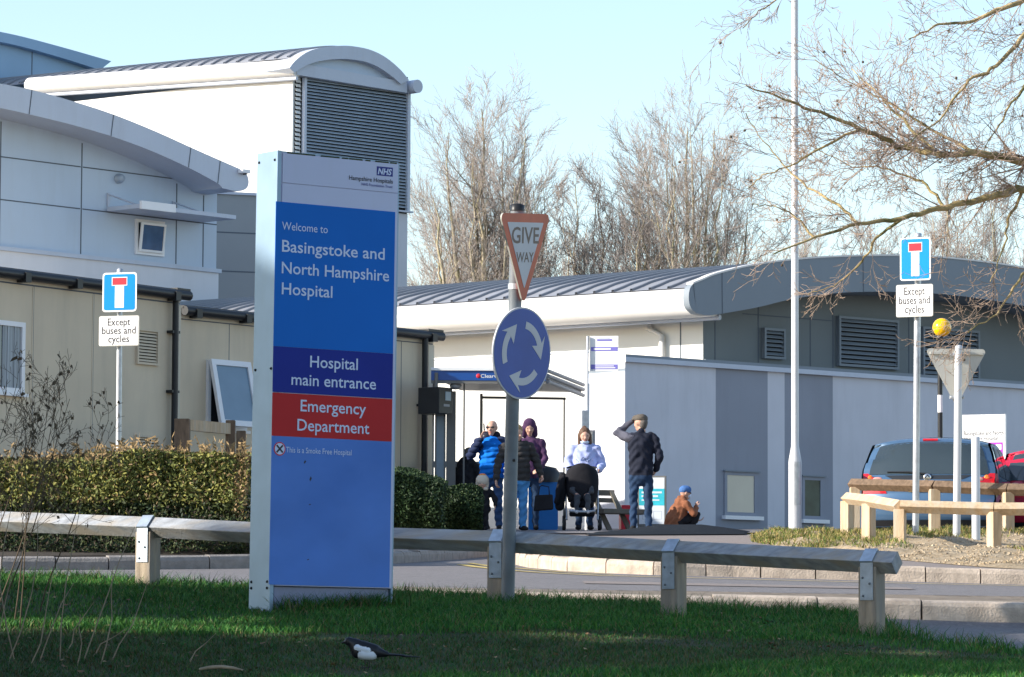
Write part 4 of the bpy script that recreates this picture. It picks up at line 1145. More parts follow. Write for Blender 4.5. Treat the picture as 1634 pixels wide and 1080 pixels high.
# low timber barrier by the cabin window
pp = [(291, 57.5, 676), (368, 58.6, 678), (385, 59.6, 681)]
b = thing('timber_barrier', gp(291, 57.5), 'brown timber barrier of posts and a rail beneath the propped-open cabin window', 'fence')
tops = []
for px, Y, y in pp:
    p = gp(px, Y); t = W(px, y, Y); w = .11 if px < 300 else .07
    mb = MB(); mb.box((p.x - w, p.y - w, p.z), (p.x + w, p.y + w, t.z + (.07 if px < 380 else -.06)), m_wood_dark); mb.build('post', b, bevel=.01); tops.append(t)
mb = MB(); d = (tops[1] - tops[0]); fr = Fr(tops[0], math.degrees(math.atan2(d.y, d.x))); mb.fbox(fr, .1, -.09, d.length - .05, .07, -.03, .04, m_wood_new); mb.build('rail', b)
# ------------------------------------------------------------------ vegetation
def leafmat(name, c, rough=0.6, trans=0.0):
    return M(name, c, rough, 0.25, 3.0, spec=0.25)
m_g = [leafmat('grass_blade', (0.030, 0.135, 0.020)), leafmat('grass_blade_pale', (0.075, 0.19, 0.03)), leafmat('grass_blade_dark', (0.018, 0.085, 0.024)), leafmat('grass_straw', (0.19, 0.155, 0.07))]
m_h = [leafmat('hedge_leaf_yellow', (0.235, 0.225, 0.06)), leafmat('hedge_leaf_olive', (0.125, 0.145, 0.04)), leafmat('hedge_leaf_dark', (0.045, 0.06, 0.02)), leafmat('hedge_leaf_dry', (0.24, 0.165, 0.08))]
m_b = [leafmat('box_leaf', (0.025, 0.05, 0.018)), leafmat('box_leaf_dark', (0.015, 0.032, 0.013)), leafmat('box_leaf_light', (0.045, 0.075, 0.025))]
m_con = [leafmat('conifer_spray', (0.03, 0.055, 0.025)), leafmat('conifer_spray_dark', (0.02, 0.04, 0.018))]
m_bark = M('grey_brown_bark', (0.42, 0.36, 0.26), 0.9, 0.3, 8.0, bump=0.4, bscale=30, col2=(0.27, 0.25, 0.14))
m_twig = M('winter_twig', (0.35, 0.305, 0.28), 0.85, 0.25, 6.0)
m_bark2 = M('mossy_branch_bark', (0.40, 0.30, 0.15), 0.9, 0.35, 8.0, bump=0.4, bscale=40, col2=(0.13, 0.125, 0.045))
m_twig2 = M('reddish_twig', (0.35, 0.26, 0.20), 0.8, 0.3, 6.0)
m_weed = M('dry_weed_stem', (0.10, 0.075, 0.05), 0.9, 0.3, 10)
m_weed_l = M('pale_dry_stem', (0.30, 0.24, 0.17), 0.9, 0.3, 10)

def blades(name, P, H, Wd, mats, weights, lean=0.5, kind='stuff', label=None, seed=1, upfrac=1.0):
    """many tapering bent grass blades as one mesh: P is (n,3) roots, H heights, Wd widths"""
    r = np.random.default_rng(seed); n = len(P)
    az = r.uniform(0, 2 * np.pi, n); fz = r.uniform(0, 2 * np.pi, n)
    ln = H * r.uniform(0.1, lean, n)
    side = np.stack([np.cos(fz), np.sin(fz), np.zeros(n)], 1) * (Wd[:, None] / 2)
    dr = np.stack([np.cos(az), np.sin(az), np.zeros(n)], 1)
    m1 = P + dr * (ln * 0.3)[:, None]; m1[:, 2] += H * 0.55
    m2 = P + dr * ln[:, None]; m2[:, 2] += H * r.uniform(0.8, 1.0, n)
    V = np.stack([P - side, P + side, m1 - side * .8, m1 + side * .8, m2 - side * .12, m2 + side * .12], 1).reshape(-1, 3)
    k = np.arange(n)[:, None] * 6
    F = np.concatenate([k + np.array([[0, 1, 3, 2]]), k + np.array([[2, 3, 5, 4]])], 1).reshape(-1, 4)
    mi = np.repeat(r.choice(len(mats), n, p=weights), 2)
    o = mk(name, V, F, mi, mats)
    prop(o, label, None, None, kind); return o
_v = {}
def Gv(x, Y):
    """fast terrain lookup on a cached grid"""
    if 'g' not in _v:
        gx = np.linspace(-12, 14, 261); gy = np.linspace(16, 62, 461)
        _v['g'] = (gx, gy, np.array([[G(a, b) for b in gy] for a in gx]))
    gx, gy, Z = _v['g']
    fx = np.clip((x - gx[0]) / (gx[1] - gx[0]), 0, len(gx) - 1.001); fy = np.clip((Y - gy[0]) / (gy[1] - gy[0]), 0, len(gy) - 1.001)
    i = fx.astype(int); j = fy.astype(int); a = fx - i; c = fy - j
    return Z[i, j] * (1 - a) * (1 - c) + Z[i + 1, j] * a * (1 - c) + Z[i, j + 1] * (1 - a) * c + Z[i + 1, j + 1] * a * c
def vnoise(x, y, s, seed=0):
    r = np.random.default_rng(seed); ph = r.uniform(0, 6.28, (4, 3)); out = 0
    for k in range(4):
        f = s * (1.0, 1.7, 2.9, 4.7)[k]; out = out + np.sin(x * f * np.cos(ph[k, 0]) + y * f * np.sin(ph[k, 0]) + ph[k, 1]) * np.cos(x * f * .6 + ph[k, 2]) / (1 + k)
    return out
# lawn grass
n = 250000
Yr = 21.0 + (30.6 - 21.0) * RNG.random(n) ** 0.9
pxr = RNG.uniform(-90, 1720, n); xr = (pxr - CX) / FPX * Yr
edge = np.array([lawn_edge(v) for v in np.linspace(-12, 14, 400)])
ok = Yr < np.interp(xr, np.linspace(-12, 14, 400), edge) + 0.03 * np.sin(xr * 9)
xr, Yr = xr[ok], Yr[ok]
worn = vnoise(xr, Yr * 2.2, 0.9, 3) - 0.9 * np.exp(-((Yr - 24.7) / 0.5) ** 2) * (xr > -1.2)
near_e = np.clip(1 - (np.interp(xr, np.linspace(-12, 14, 400), edge) - Yr) / 1.1, 0, 1)
Hh = (0.035 + 0.030 * RNG.random(len(xr)) + 0.012 * worn.clip(-1.2, 1) + 0.055 * near_e * RNG.random(len(xr))).clip(0.014)
bird_ = (np.abs(xr - xpx(585, 22.75)) < .15) & (Yr > 22.3) & (Yr < 22.82)
Hh = np.where(bird_, Hh * .45, Hh)
thin = (worn < -0.75) & (RNG.random(len(xr)) < 0.55)
xr, Yr, Hh = xr[~thin], Yr[~thin], Hh[~thin]
P = np.stack([xr, Yr, Gv(xr, Yr) + 0.008], 1)
# the mown, worn strip nearer the camera is shorter and browner than the lush edge
band = Yr < 25.0 + .25 * np.sin(xr * 1.1) + .12 * np.sin(xr * 3.7)
m_wn = [leafmat('worn_grass', (0.045, 0.085, 0.022)), leafmat('worn_grass_straw', (0.115, 0.10, 0.045)), m_g[2], m_g[0]]
lush2 = band & (vnoise(xr, Yr * 1.5, 1.0, 21) + (23.2 - Yr) * 1.2 + (xr - .5) * .25 > .55)
wb = band & ~lush2
keep_w = RNG.random(wb.sum()) < .8
blades('lawn_grass', P[~wb], Hh[~wb], 0.0045 + 0.004 * RNG.random((~wb).sum()), m_g, [.47, .30, .16, .07], 0.9)
blades('worn_grass', P[wb][keep_w], (Hh[wb] * .58)[keep_w], 0.004 + 0.003 * RNG.random(keep_w.sum()), m_wn, [.38, .27, .2, .15], 1.2, seed=17)
r_ = np.random.default_rng(91); n = 260; ly_ = 22.4 + 5.8 * r_.random(n); lx_ = (r_.uniform(-20, 1560, n) - CX) / FPX * ly_
m_dl = [M('lawn_dead_leaf', (0.16, 0.09, 0.045), .9), M('lawn_pale_leaf', (0.30, 0.22, 0.12), .9)]
def flat_leaves():
    V = []; F = []; MI = []
    for x, y in zip(lx_, ly_):
        if y > lawn_edge(x) - .1: continue
        a, s, z = r_.uniform(0, 6.28), r_.uniform(.012, .028), G(x, y) + .028; i0 = len(V)
        for k_ in range(5): t = a + k_ * 1.2566; V.append((x + math.cos(t) * s * (1.3 if k_ == 0 else .7), y + math.sin(t) * s, z + r_.uniform(-.004, .014)))
        F.append(tuple(range(i0, i0 + 5))); MI.append(int(r_.random() < .4))
    prop(mk('fallen_leaves', V, F, MI, m_dl), kind='stuff')
flat_leaves()
# longer tufts along the fence, round the posts and the foot of the sign
def tuft(cx, cy, r, n, h0, h1, seed, mats=m_g, w=(.5, .2, .2, .1), z=None, name='grass_tuft', wd=.006):
    q = np.random.default_rng(seed); a = q.uniform(0, 6.28, n); d = r * np.sqrt(q.random(n))
    x = cx + d * np.cos(a); y = cy + d * np.sin(a)
    zz = Gv(x, y) if z is None else np.array([z(i, j) for i, j in zip(x, y)])
    return np.stack([x, y, zz], 1), q.uniform(h0, h1, n)
PP, HH = [], []
for px, Y in ((236, 28.55), (797, 27.6), (812, 27.5), (1075, 26.85), (1391, 26.0), (520, 27.9)):
    p = gp(px, Y); a, h = tuft(p.x, p.y, .22, 260, .05, .14, int(px)); PP.append(a); HH.append(h)
for k in range(46):
    p = TM.p(RNG.uniform(0, .95), 0, RNG.uniform(.0, .16)); a, h = tuft(p.x, p.y, .06, 34, .06, .17, k); PP.append(a); HH.append(h)
for px, yy in ((300, 1.0), (545, 1.0), (560, 1.0)):
    a = 0
for k in range(150):
    x = RNG.uniform(-5, 3.2); a, h = tuft(x, float(np.interp(x, np.linspace(-12, 14, 400), edge)) - RNG.random() * .15, .10, 26, .06, .15, 500 + k); PP.append(a); HH.append(h)
PP = np.concatenate(PP); HH = np.concatenate(HH)
blades('long_grass', PP, HH, np.full(len(PP), .006), m_g, [.42, .2, .18, .20], 1.0, seed=5)
# dry grass and clover on the gravel verge, right
n = 34000
Yq = RNG.uniform(42, 51.3, n); xq = (RNG.uniform(1200, 1760, n) - CX) / FPX * Yq
den = vnoise(xq, Yq, 1.1, 8) + (Yq - 46.2) * .38 + np.where(xq < xpx(1420, 47), .75, 0)
ok = (den > RNG.uniform(-.2, 1.6, n)) & (Yq > np.array([vst(v) + .3 for v in xq]))
xq, Yq = xq[ok], Yq[ok]
P = np.array([(a, c, verge_z(a, c)) for a, c in zip(xq, Yq)])
m_vg = [leafmat('verge_grass', (0.12, 0.16, 0.03)), leafmat('verge_grass_dry', (0.30, 0.235, 0.09)), leafmat('verge_grass_dark', (0.06, 0.10, 0.025))]
blades('verge_grass', P, RNG.uniform(.02, .085, len(P)), np.full(len(P), .010), m_vg, [.38, .47, .15], 1.5, seed=6)
# stones on the verge
def stones(name, n, fn, smin, smax, mats, seed):
    r = np.random.default_rng(seed); base_ = np.array([[1, 0, 0], [-.5, .87, 0], [-.5, -.87, 0], [0, 0, .6]])
    V = []; F = []; MI = []
    for k in range(n):
        p = fn(r)
        if p is None: continue
        s = r.uniform(smin, smax) ** 1; a = r.uniform(0, 6.28); c, q = math.cos(a), math.sin(a)
        kx, ky, kz = r.uniform(.6, 1.3, 3)
        pts = [(-1, -.6, 0), (1, -.5, 0), (.8, .7, 0), (-.7, .8, 0), (-.5, -.3, .7), (.5, -.2, .6), (.4, .35, .75), (-.4, .4, .6)]
        i0 = len(V)
        for x, y, z in pts: V.append((p[0] + (x * c * kx - y * q * ky) * s, p[1] + (x * q * kx + y * c * ky) * s, p[2] + (z * kz - .15) * s))
        for f in ((0, 1, 5, 4), (1, 2, 6, 5), (2, 3, 7, 6), (3, 0, 4, 7), (4, 5, 6, 7)): F.append(tuple(i0 + j for j in f)); 
        MI += [r.integers(len(mats))] * 5
    o = mk(name, V, F, MI, mats); prop(o, kind='stuff'); return o
m_st = [M('verge_stone', (0.34, 0.26, 0.165), 0.9, 0.2, 5), M('verge_stone_pale', (0.42, 0.34, 0.24), 0.9, 0.15, 5), M('verge_stone_dark', (0.24, 0.18, 0.12), 0.9, 0.2, 5)]
def vfn(r):
    Y = 37.4 + 13 * r.random() ** 1.6; x = (r.uniform(1215, 1740) - CX) / FPX * Y
    if Y < vst(x) + .05: return None
    return x, Y, verge_z(x, Y)
stones('gravel_stones', 6000, vfn, .006, .022, m_st, 4)

# --- leafy masses
def leaves(P, size, mats, weights, seed=0, squash=0.0):
    r = np.random.default_rng(seed); n = len(P)
    a = r.normal(size=(n, 3)); a /= np.linalg.norm(a, axis=1)[:, None]
    c = r.normal(size=(n, 3)); c -= a * (a * c).sum(1)[:, None]; c /= np.linalg.norm(c, axis=1)[:, None]
    s = (size * r.uniform(.6, 1.3, n))[:, None]
    V = np.stack([P - a * s, P + c * s * .42 - a * s * .1, P + a * s, P - c * s * .42 + a * s * .1], 1).reshape(-1, 3)
    F = np.arange(n * 4).reshape(n, 4)
    return V, F, r.choice(len(mats), n, p=weights)
def hedge_pts(n, x0, x1, y0, y1, ztop, zbot, seed, rag=.12, pxmode=True, shell=.35):
    """points in a clipped, lumpy hedge between columns x0..x1 (photo px at mid depth) and depths y0..y1"""
    r = np.random.default_rng(seed)
    u = r.uniform(0, 1, n); w = r.uniform(0, 1, n); h = r.uniform(0, 1, n)
    m = r.random(n)
    h = np.where(m < .45, 1 - np.abs(r.normal(0, .06, n)), h); w = np.where((m >= .45) & (m < .9), np.abs(r.normal(0, .05, n)), w)
    Y = y0 + (y1 - y0) * w; x = (x0 + (x1 - x0) * u - CX) / FPX * ((y0 + y1) / 2) if pxmode else x0 + (x1 - x0) * u
    bulge = vnoise(x, Y, 1.6, seed) * rag
    zt = ztop(x, Y) + bulge; zb = zbot(x, Y)
    z = zb + (zt - zb) * h
    Y = Y - .35 * np.sin(np.pi * np.clip((z - zb) / (zt - zb), 0, 1)) * (w < .3) + vnoise(x, z, 2.6, seed + 1) * .12
    return np.stack([x, Y, z], 1)
def frow(row, Y): return np.array([W(817, r, y).z for r, y in zip(np.atleast_1d(row), np.atleast_1d(Y))])
# left hedge: yellow-green top; shade painted into the foot as dark leaves
n = 170000
P = hedge_pts(n, -140, 432, 38.3, 45.0, lambda x, Y: (1047 - (712 - 0 * x)) / FPX * 42.5 + 0 * Y - .33 + .06 * np.sin(x * 1.3), lambda x, Y: Gv(x, Y) + .05, 21, .10)
hb = thing('hedge', (xpx(200, 40), 40.5, G(xpx(200, 40), 40.5)), 'broad sunlit yellow-green hedge with dry tips behind the road, left of the welcome sign', 'hedge')
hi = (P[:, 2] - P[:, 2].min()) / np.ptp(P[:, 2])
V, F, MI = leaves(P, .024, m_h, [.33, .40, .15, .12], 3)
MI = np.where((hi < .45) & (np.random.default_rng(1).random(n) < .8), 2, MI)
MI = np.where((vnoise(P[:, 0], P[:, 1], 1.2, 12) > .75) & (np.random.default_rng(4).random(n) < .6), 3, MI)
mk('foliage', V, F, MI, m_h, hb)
r_ = np.random.default_rng(31); Q = P[(hi > .75)]; Q = Q[r_.choice(len(Q), 900)]
blades_o = None
VV = []; FF = []
for q in Q:
    l = r_.uniform(.05, .20); d = np.array([r_.normal(0, .3), r_.normal(0, .3), 1.0]); d /= np.linalg.norm(d); s = np.array([d[2], 0, -d[0]]) * .004
    i0 = len(VV); e = q + d * l; VV += [q - s, q + s, e + s * .3, e - s * .3]; FF.append((i0, i0 + 1, i0 + 2, i0 + 3))
    for t in (.5, .7, .9):
        c = q + d * l * t; k = r_.normal(size=3) * .02; i0 = len(VV); VV += [c, c + k, c + k * 1.6 + [0, 0, .02], c + [0, 0, .015]]; FF.append((i0, i0 + 1, i0 + 2, i0 + 3))
mk('dry_tips', VV, FF, None, [m_h[3]], hb)
for k in range(60):
    mb = MB(); x = xpx(-140 + 572 * random.random(), 41); y = random.uniform(39.2, 44); z = G(x, y); p = Vector((x, y, z)); q = p + Vector((random.uniform(-.4, .4), random.uniform(-.6, .3), random.uniform(.5, 1.0))); mb.tube([p, p.lerp(q, .5) + Vector((random.uniform(-.1, .1), 0, .05)), q], [.018, .012, .006], m_weed, 5); mb.build('stem', hb)
# undergrowth at the hedge foot; its dark leaves paint in the hedge's shade
r_ = np.random.default_rng(77); n = 34000
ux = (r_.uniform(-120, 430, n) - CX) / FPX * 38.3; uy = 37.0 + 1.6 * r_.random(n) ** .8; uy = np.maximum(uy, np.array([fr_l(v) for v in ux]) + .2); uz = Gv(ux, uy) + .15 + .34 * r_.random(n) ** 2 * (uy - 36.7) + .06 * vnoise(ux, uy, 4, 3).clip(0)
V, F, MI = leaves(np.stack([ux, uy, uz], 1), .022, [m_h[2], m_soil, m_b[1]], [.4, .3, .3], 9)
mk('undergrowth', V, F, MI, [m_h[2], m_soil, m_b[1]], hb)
# fallen leaves and litter below it
def litter(r):
    x = xpx(-60 + 480 * r.random(), 38.5); y = 37.4 + 2.4 * r.random(); return x, y, G(x, y) + .16
stones('leaf_litter', 1500, litter, .006, .02, [M('dead_leaf', (0.12, 0.07, 0.04), .9), M('dead_leaf_pale', (0.2, 0.13, 0.075), .9), m_h[2]], 8)
# dark clipped box hedges by the bus stop, in shade
for (x0, x1, y0, y1, rt, nm, sd) in ((600, 712, 52, 56, 757, 'dark green rounded hedge in shade beside the right edge of the welcome sign', 41), (690, 772, 56.5, 59.5, 781, 'lower dark green clipped hedge between the rounded hedge and the child', 42)):
    P = hedge_pts(42000, x0, x1, y0, y1, lambda x, Y: (1049 - rt) / FPX * ((y0 + y1) / 2) + 0 * x, lambda x, Y: Gv(x, Y) + .1, sd, .09)
    xm0, xm1 = xpx(x0, (y0 + y1) / 2), xpx(x1, (y0 + y1) / 2)
    e = np.minimum(P[:, 0] - xm0, xm1 - P[:, 0]).clip(0) / .35; P[:, 2] -= (1 - e.clip(0, 1)) ** 2 * .10
    hb = thing('hedge', ((xm0 + xm1) / 2, (y0 + y1) / 2, G((xm0 + xm1) / 2, y0)), nm, 'hedge')
    V, F, MI = leaves(P, .026, m_b, [.5, .3, .2], sd); mk('foliage', V, F, MI, m_b, hb)
    mb = MB(); mb.box((xm0 + .25, y0 + .6, G(xm0, y0)), (xm1 - .25, y1 - .5, (1049 - rt) / FPX * ((y0 + y1) / 2) - .45), m_weed); mb.build('stem', hb)

# --- bare trees
def grow(p, d, L, r, lev, maxlev, out, rng, cfg):
    """one branch as a bent polyline, then its children"""
    nseg = cfg['seg'][lev]; pts = [p.copy()]; rad = [r]; dd = d.copy(); q = p.copy()
    for i in range(nseg):
        j = Vector((rng.normal(), rng.normal(), rng.normal())) * cfg['wob'][lev]
        dd = (dd + j + Vector((0, 0, cfg['up'][lev]))).normalized()
        q = q + dd * (L / nseg); pts.append(q.copy()); rad.append(max(cfg['rmin'], r * (1 - (i + 1) / nseg * cfg['tap'][lev])))
    out[lev].append((pts, rad))
    if lev >= maxlev: return
    n = cfg['n'][lev]; n = int(n) if n >= 1 else int(rng.random() < n)
    for k in range(n):
        t = cfg['t0'][lev] + (1 - cfg['t0'][lev]) * ((k + rng.random()) / n)
        f = t * nseg; i = min(int(f), nseg - 1); b = pts[i].lerp(pts[i + 1], f - i); ax = (pts[i + 1] - pts[i]).normalized()
        o = ax.orthogonal().normalized(); o.rotate(Matrix.Rotation(rng.uniform(0, 6.283), 3, ax))
        ang = R(cfg['ang'][lev] * rng.uniform(.7, 1.3)); nd = (ax * math.cos(ang) + o * math.sin(ang)).normalized()
        l2 = cfg['len'](lev + 1, t, L, b) * rng.uniform(.7, 1.25)
        grow(b, nd, l2, max(cfg['rmin'], rad[i] * cfg['rr'][lev]), lev + 1, maxlev, out, rng, cfg)
def ribbons(lst, sides):
    V = []; F = []
    for pts, rad in lst:
        i0 = len(V); n = len(pts); d0 = (pts[-1] - pts[0])
        if d0.length < 1e-6: continue
        nx = d0.orthogonal().normalized(); ny = d0.normalized().cross(nx)
        for p, r in zip(pts, rad):
            for k in range(sides):
                a = 2 * math.pi * k / sides; V.append(p + nx * (r * math.cos(a)) + ny * (r * math.sin(a)))
        for i in range(n - 1):
            for k in range(sides): k2 = (k + 1) % sides; F.append((i0 + i * sides + k, i0 + i * sides + k2, i0 + (i + 1) * sides + k2, i0 + (i + 1) * sides + k))
    V = np.array([tuple(v) for v in V]); return V, np.array(F)
def bare_tree(base, H, halfw, label, group, seed, nst=9, th=.2, fork=.16):
    """fan-shaped winter crown: upright limbs fork low and end on a domed outline"""
    rng = np.random.default_rng(seed)
    b = thing('bare_tree', base, label, 'tree', group)
    out = [[], [], [], []]; main = []
    n0 = 12
    lean = Vector((rng.normal(0, .03), rng.normal(0, .03), 1))
    def ln(lev, t, L, p):
        return {1: .25 * H * (1.05 - .60 * t), 2: L * .42, 3: L * .42}[lev] * (.7 + .6 * rng.random())
    cfg = dict(seg=[6, 5, 4, 3], wob=[.05, .11, .15, .2], up=[.05, .09, .10, .10], tap=[.9, .85, .8, .6], rmin=.0052, n=[0, 11, 7, 0], t0=[.1, .22, .2, .1], ang=[30, 30, 33, 36], rr=[.42, .5, .55, .6], len=ln)
    for k in range(nst):
        if k == 0: dx, dy = 0.0, 0.0
        else:
            a = k * 2.4 + rng.uniform(-.3, .3); q = math.sqrt(k / nst) * rng.uniform(.85, 1.05); dx, dy = math.cos(a) * q, math.sin(a) * q * .8
        q2 = min(1.0, math.hypot(dx, dy))
        top = H * (.985 - .36 * q2 ** 2.4) * rng.uniform(.90, 1.0)
        e = base + Vector((dx * halfw * 1.02, dy * halfw * 1.02, top))
        s = base + lean * (H * fork * (rng.uniform(.55, 1.5) if k else 0))
        pts = []
        for i in range(n0 + 1):
            t = i / n0; hor = 1 - (1 - t) ** 1.5
            p = Vector((s.x + (e.x - s.x) * hor, s.y + (e.y - s.y) * hor, s.z + (e.z - s.z) * t)) + Vector((rng.normal(), rng.normal(), 0)) * (.010 * H * (.2 + t) * .6)
            if i == 0: p = s.copy()
            pts.append(p)
        r0 = th if k == 0 else th * rng.uniform(.42, .66)
        rad = [max(.012, r0 * (1 - .93 * i / n0)) for i in range(n0 + 1)]
        main.append((pts, rad))
        nb = 10 if k else 13
        for m in range(nb):
            f = (.30 + .69 * (m + rng.random()) / nb); g = f * n0; i = min(int(g), n0 - 1)
            p = pts[i].lerp(pts[i + 1], g - i); ax = (pts[i + 1] - pts[i]).normalized()
            o = ax.orthogonal().normalized(); o.rotate(Matrix.Rotation(rng.uniform(0, 6.28), 3, ax))
            an = R(rng.uniform(22, 54)); nd = (ax * math.cos(an) + o * math.sin(an)).normalized()
            hgt = (p.z - base.z) / H
            grow(p, nd, ln(1, hgt, 0, p) * min(1.0, .45 + halfw / (.42 * H)), max(.010, rad[i] * .45), 1, 3, out, rng, cfg)
    V, F = ribbons(main, 6); mk('trunk', V, F, None, [m_bark], b, smooth=True)
    V, F = ribbons(out[1], 4); mk('branch', V, F, None, [m_bark], b)
    V2, F2 = ribbons(out[2] + out[3], 3); mk('crown', V2, F2, None, [m_twig], b)
    return b
def tp(px, Y): return Vector((xpx(px, Y), Y, 2.2))
Yt = 125
sc = Yt / FPX
bare_tree(tp(768, Yt), (1050 - 142) * sc - 2.2, 115 * sc, 'large bare winter tree just above the give way sign, spreading to the tower', 'bare trees behind the hospital', 3, 15, .26)
bare_tree(tp(842, Yt + 3), (1050 - 176) * sc - 2.2, 58 * sc, 'narrow bare tree overlapping the right side of the large tree over the give way sign', 'bare trees behind the hospital', 4, 8, .18)
bare_tree(tp(918, Yt + 6), (1050 - 200) * sc - 2.4, 34 * sc, 'slim upright bare tree first to the right of the give way sign', 'bare trees behind the hospital', 5, 6, .15)
bare_tree(tp(962, Yt + 1), (1050 - 218) * sc - 2.2, 34 * sc, 'slim upright bare tree beside the big tree in the middle of the skyline', 'bare trees behind the hospital', 6, 6, .15)
bare_tree(tp(1035, Yt + 4), (1050 - 195) * sc - 2.4, 55 * sc, 'thin bare tree overlapping the left side of the big middle tree', 'bare trees behind the hospital', 7, 8, .18)
bare_tree(tp(1096, Yt), (1050 - 140) * sc - 2.2, 118 * sc, 'big bare tree with a rounded crown in the middle of the skyline', 'bare trees behind the hospital', 8, 16, .26)
bare_tree(tp(700, Yt + 8), (1050 - 300) * sc - 2.4, 60 * sc, 'low bushy bare tree next to the white tower wall', 'bare trees behind the hospital', 9, 12, .12)
for px, top, hw, lab, sd in ((1185, 345, 60, 'low bare tree just left of the lamp post, above the grey roof', 10), (1290, 330, 70, 'low spreading bare tree just right of the lamp post, above the grey roof', 11), (1395, 300, 60, 'mid height bare tree left of the right-hand no through road sign', 12), (1508, 250, 62, 'upright bare tree right of the right-hand no through road sign', 13), (1590, 270, 70, 'bare tree rising at the right end of the arched roof', 14)):
    bare_tree(tp(px, Yt + 14), (1050 - top) * (Yt + 14) / FPX - 2.4, hw * (Yt + 14) / FPX, lab, 'bare trees behind the hospital', sd, 8, .17)

# --- the near tree whose boughs reach in from the right
def near_tree():
    rng = np.random.default_rng(77)
    Y0 = 37.0
    tb = Vector((xpx(2050, Y0), Y0 + 1.0, 0.9))
    b = thing('branching_tree', tb, 'near leafless tree whose mossy boughs and reddish twigs reach in at the right', 'tree')
    boughs = [
        ([(2050, 60, 1.0), (1900, 270, .6), (1750, 250, .2), (1634, 258, 0), (1560, 244, -.2), (1500, 248, -.4), (1430, 232, -.3), (1375, 205, -.5), (1310, 180, -.7), (1250, 158, -.8), (1190, 136, -.9)], .085),
        ([(2050, 200, 1.0), (1860, 330, .5), (1720, 290, .3), (1634, 300, .1), (1580, 315, 0), (1510, 330, -.1), (1440, 348, -.3), (1370, 358, -.4), (1300, 378, -.6), (1235, 405, -.8)], .088),
        ([(2050, -60, .8), (1820, 60, .3), (1700, 20, .1), (1640, 50, .0), (1590, 105, -.2), (1545, 128, -.2), (1500, 190, -.4), (1440, 235, -.6)], .06),
        ([(2050, -200, 1.0), (1800, -80, .5), (1680, -20, .2), (1610, 10, 0), (1560, 30, -.1), (1500, 40, -.3), (1450, 62, -.5)], .07),
        ([(1900, 270, .6), (1760, 330, .8), (1670, 395, .6), (1625, 450, .4), (1590, 500, .3), (1545, 530, .2)], .045),
        ([(1500, 248, -.4), (1440, 190, -.2), (1400, 150, 0), (1360, 110, .2), (1420, 70, .3)][:4], .03),
        ([(1440, 348, -.3), (1400, 380, -.1), (1375, 420, 0), (1330, 455, .1), (1290, 470, .1)], .026),
        ([(1560, 244, -.2), (1500, 215, .2), (1430, 170, .3), (1370, 140, .4), (1300, 95, .4)], .03),
        ([(1375, 205, -.5), (1310, 235, -.6), (1260, 265, -.5), (1215, 280, -.5), (1195, 300, -.4)], .024),
        ([(1300, 378, -.6), (1265, 340, -.5), (1235, 330, -.5), (1200, 325, -.5)], .02),
        ([(1370, 358, -.4), (1330, 320, -.2), (1290, 300, 0), (1250, 262, .1), (1210, 215, .2), (1190, 180, .2)], .026),
        ([(1500, -90, 0), (1350, -40, -.1), (1260, -15, -.2), (1210, 20, -.3), (1185, 45, -.3)], .026),
        ([(1634, 300, .1), (1610, 350, .2), (1600, 400, .2), (1580, 450, .2)], .03),
        ([(1700, 20, .1), (1640, 130, .1), (1600, 190, .1), (1570, 240, 0)], .035),
        ([(1510, 330, -.1), (1470, 290, .1), (1420, 270, .2), (1360, 265, .3), (1290, 230, .3)], .026),
    ]
    out = [[], [], [], []]
    main = []
    def ln(lev, t, L, p): return {1: .55, 2: .26, 3: .10}[lev]
    cfg = dict(seg=[4, 4, 3, 2], wob=[.1, .16, .2, .25], up=[0, -.015, .04, .10], tap=[.8, .8, .7, .6], rmin=.0024, n=[0, 6, 4, 0], t0=[.1, .15, .2, .1], ang=[45, 38, 40, 40], rr=[.5, .55, .6, .6], len=ln)
    for pts, r0 in boughs:
        P3 = [W(x, y, Y0 + dz * 1.3) for x, y, dz in pts]
        # smooth
        D = []
        for i in range(len(P3) - 1):
            for k in range(5): D.append(P3[i].lerp(P3[i + 1], k / 5) + Vector((rng.normal(0, .008), rng.normal(0, .02), rng.normal(0, .008))))
        D.append(P3[-1])
        n = len(D); rad = [max(.005, .62 * r0 * (1 - .88 * i / (n - 1))) for i in range(n)]
        main.append((D, rad))
        tot = sum((a - c).length for a, c in zip(D, D[1:]))
        nb = int(tot * (4.0 if min(p[1] for p in pts) < 0 or pts[-1][1] < 70 else 8.5 if pts[-1][1] < 400 else 2.8) * 1.35)
        for k in range(nb):
            f = rng.uniform(.08, 1.0) * (n - 1); i = min(int(f), n - 2); p = D[i].lerp(D[i + 1], f - i)
            qx = CX + p.x / p.y * FPX
            if qx > 1720 or (qx < 1300 and rng.random() < .5): continue
            ax = (D[i + 1] - D[i]).normalized(); o = ax.orthogonal().normalized(); o.rotate(Matrix.Rotation(rng.uniform(0, 6.28), 3, ax))
            a = R(rng.uniform(22, 55)); nd = (ax * math.cos(a) + o * math.sin(a)).normalized()
            grow(p, nd, rng.uniform(.22, .80), max(.004, rad[i] * .30), 1, 3, out, rng, cfg)
    tr = [([tb + Vector((0, 0, -1)), tb + Vector((.05, 0, 1.5)), W(2050, 200, Y0 + 1), W(2050, -60, Y0 + 1), W(2040, -600, Y0 + 1)], [.32, .28, .22, .18, .08])]
    V, F = ribbons(tr, 12); mk('trunk', V, F, None, [m_bark2], b, smooth=True)
    mb = MB()
    for D, rad in main: mb.tube(D, rad, m_bark2, 7)
    mb.build('branch', b)
    V, F = ribbons(out[1], 4); V2, F2 = ribbons(out[2] + out[3], 3)
    V = np.concatenate([V, V2]); F = np.concatenate([F, F2 + (len(V) - len(V2))])
    mk('twigs', V, F, None, [m_twig2], b)
